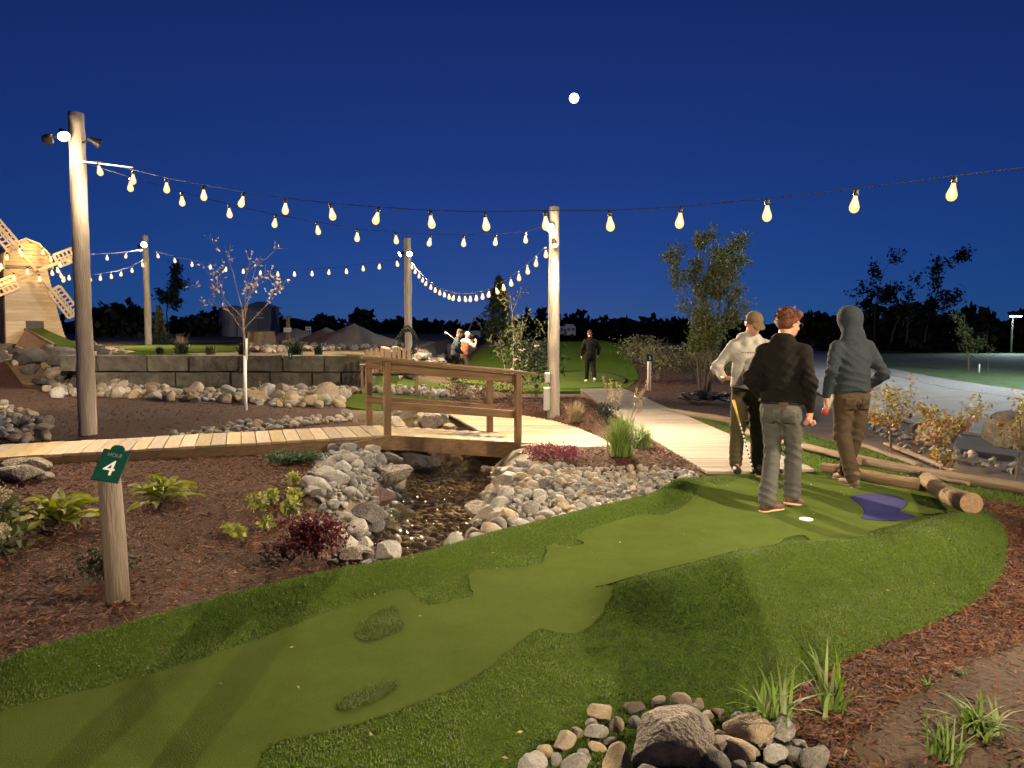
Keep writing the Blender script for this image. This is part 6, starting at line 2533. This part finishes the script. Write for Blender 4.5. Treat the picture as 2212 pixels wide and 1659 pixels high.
def figure(label, loc, rz, J, dress, res=.008, scale=1.0, group=None):
    """J: joints in the person's own space, facing +Y; dress: what they wear"""
    o = thing('person', label, 'person', loc, rz, group, scale)
    g = lambda k: np.array(J[k], float)
    Tt = rotm(J.get('tyaw', 0), J.get('lean', 0), J.get('troll', 0))
    pel = g('pelvis')
    tf = lambda prims: xf(prims, Tt, pel)
    tp = lambda p: Tt @ np.array(p) + pel
    sh = {s: tp((s * .172, 0, .462)) for s in (1, -1)}
    neck = tp((0, -.005, .565))
    hR = rotm(J.get('hyaw', 0), J.get('hpitch', 0), J.get('hroll', 0))
    hc2 = neck + Tt @ np.array((0, .02, .055)) + hR @ np.array((0, .02, .105))
    body = tf([('E', (0, 0, 0), (.145, .10, .115)), ('E', (0, 0, .15), (.125, .085, .14)), ('E', (0, 0, .34), (.15, .10, .18)), ('C', (-.03, -.01, .53), (-.16, 0, .458), .044, .048), ('C', (.03, -.01, .53), (.16, 0, .458), .044, .048)])
    body.append(('C', tuple(tp((0, -.01, .5))), tuple(hc2 + hR @ np.array((0, -.02, -.05))), .055, .054, .02))
    body += xf(HEAD, hR, hc2)
    for s, nm in ((1, 'r'), (-1, 'l')):
        e, w_ = g(nm + 'elbow'), g(nm + 'wrist')
        body += [('C', tuple(sh[s]), tuple(e), .044, .037), ('C', tuple(e), tuple(w_), .037, .025)]
        hd_, hn = J.get(nm + 'hand', (w_ - e, (-s, 0, 0)))
        body += hand(w_, hd_, hn, J.get(nm + 'thumb', 1), J.get(nm + 'curl', .5))
        hp, kn, an = pel + np.array((s * .085, 0, -.03)), g(nm + 'knee'), g(nm + 'ankle')
        body += [('C', tuple(hp), tuple(kn), .072, .05), ('C', tuple(kn), tuple(an), .05, .034)]
        body.append(('C', tuple(an), tuple(an + np.array((0, .10, -.045))), .03, .024))
    bo = sdf('body', body, res, M['skin'], o, .022)
    # top
    tm = dress['top']
    puff = dress.get('puff', .035)
    hem = dress.get('hem', -.03)
    top = tf([('E', (0, .0, .02), (.155 + puff, .115 + puff, .16)), ('E', (0, 0, .17), (.15 + puff, .105 + puff, .17)), ('E', (0, 0, .345), (.165 + puff * .8, .108 + puff * .8, .18)),
              ('C', (-.04, -.012, .525), (-.158, -.004, .452), .062, .064), ('C', (.04, -.012, .525), (.158, -.004, .452), .062, .064), ('C', (0, -.01, .50), (0, .005, .555), .085, .070), ('X', (0, 0, hem), (0, 0, -1))])
    for s, nm in ((1, 'r'), (-1, 'l')):
        e, w_ = g(nm + 'elbow'), g(nm + 'wrist')
        wc_ = e + (w_ - e) * dress.get('sleeve', .96)
        if dress.get('vest'):
            continue
        top += [('C', tuple(sh[s] - np.array((0, 0, .006))), tuple(e), .062 + puff * .2, .050 + puff * .2), ('C', tuple(e), tuple(wc_), .050 + puff * .2, .038 + puff * .12)]
    if dress.get('hood') == 'up':
        top += xf([('E', (0, -.02, .035), (.126, .132, .130)), ('E', (0, -.04, -.04), (.106, .11, .105)), ('C', (-.045, -.06, -.135), (.045, -.06, -.135), .072, .072)], hR, hc2)
        top.append(('C', tuple(neck + np.array((-.06, -.02, -.035))), tuple(neck + np.array((.06, -.02, -.035))), .066, .066))
    elif dress.get('hood') == 'down':
        top += [('C', tuple(tp((-.075, -.085, .535))), tuple(tp((.075, -.085, .535))), .055, .055), ('C', tuple(tp((-.085, -.03, .545))), tuple(tp((-.06, .075, .50))), .042, .035), ('C', tuple(tp((.085, -.03, .545))), tuple(tp((.06, .075, .50))), .042, .035)]
    elif dress.get('collar'):
        top += [('C', tuple(tp((-.045, -.02, .57))), tuple(tp((.045, -.02, .57))), .052, .052)]
    gar = sdf(dress.get('topname', 'jacket'), top, res * 1.25, tm, o, .045, dress.get('wr', .0075) * .45, 17, dress.get('seed', 1),
              [(g('relbow'), .12, .010, 85, .8, .5), (g('lelbow'), .12, .010, 80, -.8, .5), (tp((0, -.1, .06)), .24, .009, 70, .25, 0), (tp((.12, -.05, .33)), .16, .007, 60, -1.2, 0), (tp((-.12, -.05, .33)), .16, .007, 60, 1.2, 0)])
    if dress.get('vest'):
        sl_ = []
        for s, nm in ((1, 'r'), (-1, 'l')):
            e, w_ = g(nm + 'elbow'), g(nm + 'wrist')
            sl_ += [('C', tuple(sh[s]), tuple(e), .075, .058), ('C', tuple(e), tuple(e + (w_ - e) * .92), .058, .042)]
        sl_ += [('C', tuple(sh[1] + np.array((0, 0, .028))), tuple(sh[-1] + np.array((0, 0, .028))), .088, .088), ('C', tuple(tp((0, -.03, .50))), tuple(tp((0, -.03, .545))), .09, .075)]
        sdf('sleeves', sl_, res * 1.3, dress['vest'], o, .03, .005, 20, 4)
    # trousers
    wt = dress.get('wide', (.098, .076, .068))
    tr_ = [('E', tuple(pel + np.array((0, 0, .0))), (.168, .128, .15)), ('E', tuple(pel + np.array((0, -.035, -.06))), (.15, .11, .11))]
    for s, nm in ((1, 'r'), (-1, 'l')):
        hp, kn, an = pel + np.array((s * .088, 0, -.06)), g(nm + 'knee'), g(nm + 'ankle')
        tr_ += [('C', tuple(hp), tuple(kn), wt[0], wt[1], .035), ('C', tuple(kn), tuple(an + (kn - an) * .02), wt[1], wt[2], .02)]
    sdf('trousers', tr_, res * 1.25, dress['legs'], o, .03, dress.get('wrl', .006) * .35, 19, 7,
              [(g(nm + 'knee'), .13, .010, 75, sg, .6) for nm, sg in (('r', .5), ('l', -.5))] + [(g(nm + 'ankle') + np.array((0, 0, .06)), .12, .010, 95, .2, .4) for nm in 'rl'] + [(pel + np.array((0, -.06, -.14)), .14, .009, 60, sg, .3) for sg in (1.0, -1.0)])
    # shoes
    for s, nm in ((1, 'r'), (-1, 'l')):
        an = g(nm + 'ankle')
        fy, fp = J.get(nm + 'foot', (0, 0))
        fr_ = rotm(fy, fp, 0)
        t = an + fr_ @ np.array((0, 0, -.085))
        sh_ = xf([('E', (0, -.02, .045), (.043, .062, .052)), ('C', (0, .0, .045), (0, .12, .032), .042, .036), ('E', (0, .15, .028), (.046, .062, .036)), ('X', (0, 0, 0.002), (0, 0, -1))], fr_, t)
        if dress.get('high'):
            sh_ += xf([('C', (0, -.01, .06), (0, -.015, .13), .05, .052)], fr_, t)
        so_ = sdf('shoe', sh_, res * .9, dress['shoe'], o, .02)
        so2 = sdf('sole', xf([('C', (0, -.04, .012), (0, .16, .012), .042, .045), ('X', (0, 0, .016), (0, 0, 1)), ('X', (0, 0, -.004), (0, 0, -1))], fr_, t), res * .8, dress.get('sole', M['sole']), so_, .01)
    hm = lambda p: tuple(hR @ np.array(p) + hc2)
    # face
    for s in (1, -1):
        mb = MB()
        c = hm((s * .031, .082, .004))
        me = stone_mesh('eye', 1, M['eye'], (1, 1), ICO2, 0, 0)
        e_ = bpy.data.objects.new('eye', me)
        COL.objects.link(e_)
        e_.parent = o
        e_.location = c
        e_.scale = (.011,) * 3
    MB().tube([hm((-.024, .094, -.058)), hm((0, .103, -.056)), hm((.024, .094, -.058))], [.003, .006, .003], 6).build('mouth', M['lip'], o, True)
    if 'hair' in dress:
        hr_ = [('E', (0, -.022, .052), (.087, .100, .082)), ('E', (0, -.052, -.0), (.083, .068, .082)), ('C', (-.05, .055, .085), (.05, .05, .088), .028, .028), ('C', (.07, -.02, .0), (.075, .005, .03), .02, .02), ('C', (-.07, -.02, .0), (-.075, .005, .03), .02, .02)]
        sdf('hair', xf(hr_, hR, hc2), res * .8, dress['hair'], o, .03, .006, 60, 3)
    if 'cap' in dress:
        cp_ = [('E', (0, -.012, .048), (.090, .106, .086)), ('X', (0, 0, .010), (0, -.12, -1)), ('E', (0, .115, .030), (.070, .075, .010), rotm(0, -.25), .008)]
        sdf('cap', xf(cp_, hR, hc2), res * .8, dress['cap'], o, .012)
        if dress.get('nape'):
            sdf('hair', xf([('E', (0, -.055, -.015), (.080, .055, .07)), ('C', (.074, -.02, -.03), (.074, 0, .0), .016, .016), ('C', (-.074, -.02, -.03), (-.074, 0, .0), .016, .016)], hR, hc2), res, dress['nape'], o, .02)
    return o, hR, hc2, tp


def ground_at(px, py):
    x, y = gp(px, py)
    return x, y, Hs(x, y) + .022


def patch_on(person, part, name, c, u, v, d, wu, hv, m, n=6, off=.004, outline=None):
    """a sewn-on piece that follows the cloth: rays from behind c along d"""
    bpy.context.view_layer.update()
    g_ = [o_ for o_ in person.children if o_.name.split('.')[0] == part][0]
    c, u, v, d = Vector(c), Vector(u).normalized(), Vector(v).normalized(), Vector(d).normalized()
    V = []
    for i in range(n + 1):
        for j in range(n + 1):
            a, b = (i / n - .5) * wu, (j / n - .5) * hv
            if outline:
                a *= outline(j / n)
            ok, p, nr, _ = g_.ray_cast(c + u * a + v * b - d * .5, d, distance=1.0)
            V.append(p + nr * off if ok else c + u * a + v * b)
    F = [(i * (n + 1) + j, (i + 1) * (n + 1) + j, (i + 1) * (n + 1) + j + 1, i * (n + 1) + j + 1) for i in range(n) for j in range(n)]
    o_ = mesh_obj(name, V, F, m, person, True)
    md = o_.modifiers.new('thick', 'SOLIDIFY')
    md.thickness = .004
    md.offset = 0
    return o_


# --- grey hoodie, facing the viewer, looking down at his hand
x, y = gz(1612, 1016, .045)
A, *_ = figure('person in grey hoodie and olive trousers looking down at the boardwalk end', (x, y, .045), R(180), dict(
    pelvis=(0, 0, .95), lean=R(-4), hpitch=R(-27), hyaw=R(10), relbow=(.335, -.07, 1.16), rwrist=(.325, .15, 1.06), rhand=((-.05, 1, -.1), (-.35, 0, 1)), rcurl=.28, rthumb=-1,
    lelbow=(-.32, -.06, 1.18), lwrist=(-.20, .17, 1.05), lhand=((.5, .8, -.2), (.6, 0, -.4)), lcurl=.8,
    rknee=(.115, .03, .50), rankle=(.125, 0, .085), lknee=(-.10, .03, .50), lankle=(-.12, .02, .085), rfoot=(R(-8), 0), lfoot=(R(22), 0)),
    dict(top=M['c_grey'], topname='hoodie', puff=.042, hem=-.01, hood='down', legs=M['c_olive'], shoe=M['shoe_black'], sole=M['shoe_black'], cap=M['c_tan'], nape=M['hair'], wide=(.098, .080, .072), seed=3), .0075)
patch_on(A, 'hoodie', 'front_pocket', (0, .2, 1.07), (1, 0, 0), (0, 0, 1), (0, -1, 0), .27, .17, M['c_grey'], 8, .005, lambda t: 1 - .32 * t)
# lettering across the chest is too small to read: a row of dark stitched letters
for i in range(9):
    patch_on(A, 'hoodie', 'letter', (.105 - .026 * i, .2, 1.335), (1, 0, 0), (0, 0, 1), (0, -1, 0), .015, .014, M['tank'], 1, .003)

# --- black jacket, seen from behind, head turned right
x, y, z = ground_at(1681, 1106)
B, bR, bH, btp = figure('person in black jacket and grey jeans walking away beside the golf cup', (x, y, z - .004), R(-30), dict(
    pelvis=(0, .03, .95), lean=R(-3), hyaw=R(-42), hpitch=R(-14), relbow=(.245, -.04, 1.15), rwrist=(.235, .07, .89), rhand=((-.02, .12, -1), (-1, .1, 0)), rcurl=1.15, rthumb=-1,
    lelbow=(-.262, -.03, 1.16), lwrist=(-.19, .19, .98), lhand=((.3, .8, -.4), (.8, -.2, 0)), lcurl=1.0,
    rknee=(.09, .14, .52), rankle=(.075, .21, .10), lknee=(-.075, .07, .50), lankle=(-.075, -.12, .085), rfoot=(R(-22), R(-12)), lfoot=(R(-30), 0)),
    dict(top=M['c_black'], topname='jacket', puff=.036, hem=.02, collar=True, legs=M['c_jean'], shoe=M['shoe_brown'], hair=M['hair'], wide=(.095, .072, .078), seed=5, wr=.010, wrl=.009), .0075)
hm = lambda p: Vector(bR @ np.array(p) + bH)
hq = np.random.default_rng(31)
hv = hq.normal(0, 1, (2600, 3))
hv /= np.linalg.norm(hv, axis=1)[:, None]
hv = hv[(hv[:, 2] > -.55) & ((hv[:, 1] < .55) | (hv[:, 2] > .35)) & (hv[:, 2] > -.1 - .7 * (hv[:, 1] < 0))]
hp_ = np.array([0, -.024, .045]) + hv * np.array([.087, .100, .085])
leaf_cloud('hair_strands', hp_ @ bR.T + bH, .026, M['hair'], B, 5, .14, None, (bR @ np.array((.15, -.5, -.9)))[None, :] + .9 * (hv @ bR.T))
gl = MB()
for s in (1, -1):
    gl.tube([hm((s * .082, -.01, .012)), hm((s * .078, .09, .012))], .0028, 6)
    pts = [hm((s * .034 + .026 * math.cos(a), .106, .003 + .020 * math.sin(a))) for a in np.linspace(0, 6.283, 15)]
    gl.tube(pts, .0026, 5)
gl.tube([hm((-.01, .110, .008)), hm((.01, .110, .008))], .0026, 5)
gl.build('glasses', M['black'], B, True)
bp_ = btp((.045, -.155, .0))
MB().box(tuple(bp_), (.075, .012, .032), None, .003).build('leather_patch', M['shoe_brown'], B)
for sx in (-.085, .085):
    patch_on(B, 'trousers', 'back_pocket', (sx, -.1, .845), (1, 0, 0), (0, 0, 1), (0, 1, 0), .115, .13, M['c_jean'], 6, .004, lambda t: .72 + .28 * min(1, t * 3))
bt = MB()
pts = [Vector(btp((.175 * math.cos(a), .128 * math.sin(a), .008))) for a in np.linspace(0, 6.283, 25)]
bt.tube(pts, .014, 6)
bt.build('belt', M['shoe_black'], B, True)

# --- green hoodie with the hood up, walking away with a bottle
x, y, z = ground_at(1836, 1052)
Cc, *_ = figure('person in dark green hoodie with the hood up carrying a bottle', (x, y, z - .004), R(8), dict(
    pelvis=(0, .02, .97), lean=R(-3), hyaw=R(0), hpitch=R(-10), relbow=(.30, -.06, 1.15), rwrist=(.20, .15, .98), rhand=((-.7, .6, -.2), (-.3, -.8, 0)), rcurl=.6,
    lelbow=(-.262, -.03, 1.18), lwrist=(-.262, .05, .93), lhand=((-.0, .06, -1), (1, -.15, 0)), lcurl=.62, lthumb=-1,
    rknee=(.10, .10, .51), rankle=(.06, .20, .10), lknee=(-.075, .05, .51), lankle=(-.025, -.10, .085), rfoot=(0, R(-8)), lfoot=(R(6), 0)),
    dict(top=M['c_green'], topname='hoodie', puff=.042, hem=.0, hood='up', legs=M['c_brown'], shoe=M['boot'], sole=M['boot'], high=True, wide=(.108, .084, .074), seed=9, wr=.010, wrl=.010), .0075)
for sx in (-.09, .09):
    patch_on(Cc, 'trousers', 'back_pocket', (sx, -.1, .85), (1, 0, 0), (0, 0, 1), (0, 1, 0), .11, .13, M['c_brown'], 6, .004)
# the bottle in his left hand
cw = Cc.matrix_basis @ Vector((-.235, .055, .835))
bot = thing('drink_bottle', 'clear bottle with a red base held in the hand of the hooded player', 'bottle', Cc.location)
BM4 = Matrix.Translation(cw - Vector(Cc.location)) @ Matrix.Rotation(R(14), 4, 'Y') @ Matrix.Rotation(R(12), 4, 'X')
glassy = mat('bottle_clear', (.30, .28, .26), (.42, .40, .38), 8, .15, spec=.6)
redm = mat('bottle_red', (.45, .02, .02), (.55, .035, .03), 8, .3)
MB().lathe([(.033, -.055), (.035, -.03), (.035, .07), (.030, .10), (.014, .125)], 16, BM4).build('bottle_body', glassy, bot, True)
MB().lathe([(.030, -.10), (.036, -.095), (.036, -.056), (.034, -.055)], 16, BM4).build('bottle_base', redm, bot, True)
MB().lathe([(.015, .125), (.016, .126), (.016, .148), (.013, .15)], 14, BM4).build('bottle_cap', M['black'], bot, True)

# --- three players farther off
p = at(984, 822, 25.3)
figure('person in dark green jacket holding a club by the far green', (p.x, p.y, Hs(p.x, p.y)), R(-75), dict(
    pelvis=(0, 0, .95), lean=R(-8), hpitch=R(-18), relbow=(.28, -.02, 1.17), rwrist=(.18, .2, 1.02), lelbow=(-.28, -.05, 1.18), lwrist=(-.16, .2, 1.05), rcurl=.9, lcurl=.9,
    rknee=(.1, .03, .5), rankle=(.1, 0, .085), lknee=(-.1, .03, .5), lankle=(-.1, -.05, .085)),
    dict(top=M['c_green'], puff=.05, legs=M['c_black'], shoe=M['shoe_black'], cap=M['c_brown'], hem=-.06), .013, 1.0, 'players on the far green')
p2 = at(1003, 826, 27.6)
figure('person in white cap and brown puffer vest raising a phone', (p2.x, p2.y, Hs(p2.x, p2.y)), R(-48), dict(
    pelvis=(0, -.05, .90), lean=R(-16), hpitch=R(-8), relbow=(.30, .22, 1.20), rwrist=(.16, .42, 1.34), lelbow=(-.28, .2, 1.2), lwrist=(-.1, .42, 1.34), rcurl=.8, lcurl=.8, rhand=((-.2, .2, 1), (-1, 0, 0)), lhand=((.2, .2, 1), (1, 0, 0)),
    rknee=(.11, .10, .48), rankle=(.11, 0, .085), lknee=(-.11, .1, .48), lankle=(-.11, -.02, .085)),
    dict(top=M['c_vest'], topname='vest', puff=.055, vest=M['c_cream'], legs=M['c_brown'], shoe=M['shoe_brown'], cap=M['c_white'], hem=-.06, wr=.010), .013, 1.0, 'players on the far green')
p3 = at(1275, 826, 26.8)
figure('person all in black with white shoes walking up the far green', (p3.x, p3.y, Hs(p3.x, p3.y) + .03), R(6), dict(
    pelvis=(0, 0, .95), lean=R(-4), hpitch=R(-16), hyaw=R(12), relbow=(.30, -.03, 1.16), rwrist=(.29, .08, .92), lelbow=(-.30, -.03, 1.16), lwrist=(-.30, .06, .90), rcurl=.5, lcurl=.5,
    rknee=(.11, .02, .5), rankle=(.13, -.12, .12), lknee=(-.10, .08, .5), lankle=(-.12, .08, .085), rfoot=(R(-10), R(-25))),
    dict(top=M['c_black'], puff=.055, legs=M['c_black'], shoe=M['c_white'], sole=M['c_white'], cap=M['c_brown'], hem=-.04, nape=M['hair']), .013, 1.0, 'players on the far green')

# ---- putters
def putter(label, top, head, m_grip, m_shaft, m_head, toe, rings=0):
    top, head = Vector(top), Vector(head)
    o = thing('putter', label, 'golf club', head)
    d = (top - head)
    L = d.length
    u = d.normalized()
    MB().tube([u * .03, u * (L - .26)], .0075, 8).build('shaft', m_shaft, o, True)
    for i in range(rings):
        MB().tube([u * (.10 + .045 * i), u * (.122 + .045 * i)], .0086, 8).build('shaft_ring', M['white_paint'], o, True)
    MB().tube([u * (L - .27), u * (L - .14), u * L], [.011, .0125, .015], 10).build('grip', m_grip, o, True)
    t = Vector(toe).normalized()
    MB().tube([u * .05, u * .02 + t * .01, Vector((0, 0, .012)) + t * .05, Vector((0, 0, .012)) + t * .10], [.008, .012, .015, .010], 8).build('club_head', m_head, o, True)
    return o


M['yellow'] = mat('yellow', (.42, .31, .05), (.52, .40, .09), 10, .5)
M['steel'] = mat('steel', (.3, .3, .3), (.4, .4, .4), 10, .3, metallic=.8)
hx, hy = gz(1632, 1032, .03)
tp_ = at(1584, 864, 8.5)
putter('putter with yellow grip and head leaning on the player in the grey hoodie', tp_, (hx, hy, Hs(hx, hy) + .018), M['yellow'], M['black'], M['yellow'], (1, .2, 0), 14)
hx, hy = at(1661, 1068, 7.55).x, 7.55
putter('dark putter hanging from the hand of the player in the black jacket', (hx + .0, hy - .02, Hs(hx, hy) + .92), (hx, hy, Hs(hx, hy) + .02), M['black'], M['black'], M['black'], (1, .3, 0))
t0, t1 = at(962, 716, 25.0), at(989, 739, 25.0)
u = (t1 - t0).normalized()
o = thing('putter', 'pale putter held up by the player in the dark green jacket', 'golf club', t1)
MB().tube([t0 - t1, Vector((0, 0, 0)), u * .35], .011, 8).build('shaft', M['grey_metal'], o, True)
MB().tube([t0 - t1, t0 - t1 + Vector((-.02, 0, -.09))], [.02, .014], 8).build('club_head', M['grey_metal'], o, True)

# the companion left of the viewer, whose legs throw the long shadows
figure('person standing left of the viewer outside the picture', (-1.47, 1.42, Hs(-1.47, 1.42)), R(10), dict(
    pelvis=(0, 0, .93), relbow=(.27, -.04, 1.15), rwrist=(.25, .06, .90), lelbow=(-.27, -.04, 1.15), lwrist=(-.25, .06, .90),
    rknee=(.17, .02, .49), rankle=(.20, 0, .085), lknee=(-.17, .02, .49), lankle=(-.20, 0, .085)),
    dict(top=M['c_green'], puff=.05, legs=M['c_olive'], shoe=M['shoe_brown'], cap=M['c_brown'], hem=-.04), .016)
# the one who takes the picture
figure('person standing behind the viewer outside the picture holding up a phone', (.02, -.34, Hs(.02, -.34)), 0, dict(
    pelvis=(0, 0, .95), relbow=(.26, .0, 1.16), rwrist=(.14, .12, 1.25), lelbow=(-.26, .0, 1.16), lwrist=(-.14, .12, 1.25), rcurl=.8, lcurl=.8, rhand=((-.2, .2, 1), (-1, 0, 0)), lhand=((.2, .2, 1), (1, 0, 0)),
    rknee=(.11, .03, .5), rankle=(.11, 0, .085), lknee=(-.11, .03, .5), lankle=(-.11, 0, .085)),
    dict(top=M['c_black'], puff=.05, legs=M['c_jean'], shoe=M['shoe_black'], cap=M['c_black'], hem=-.04), .016)
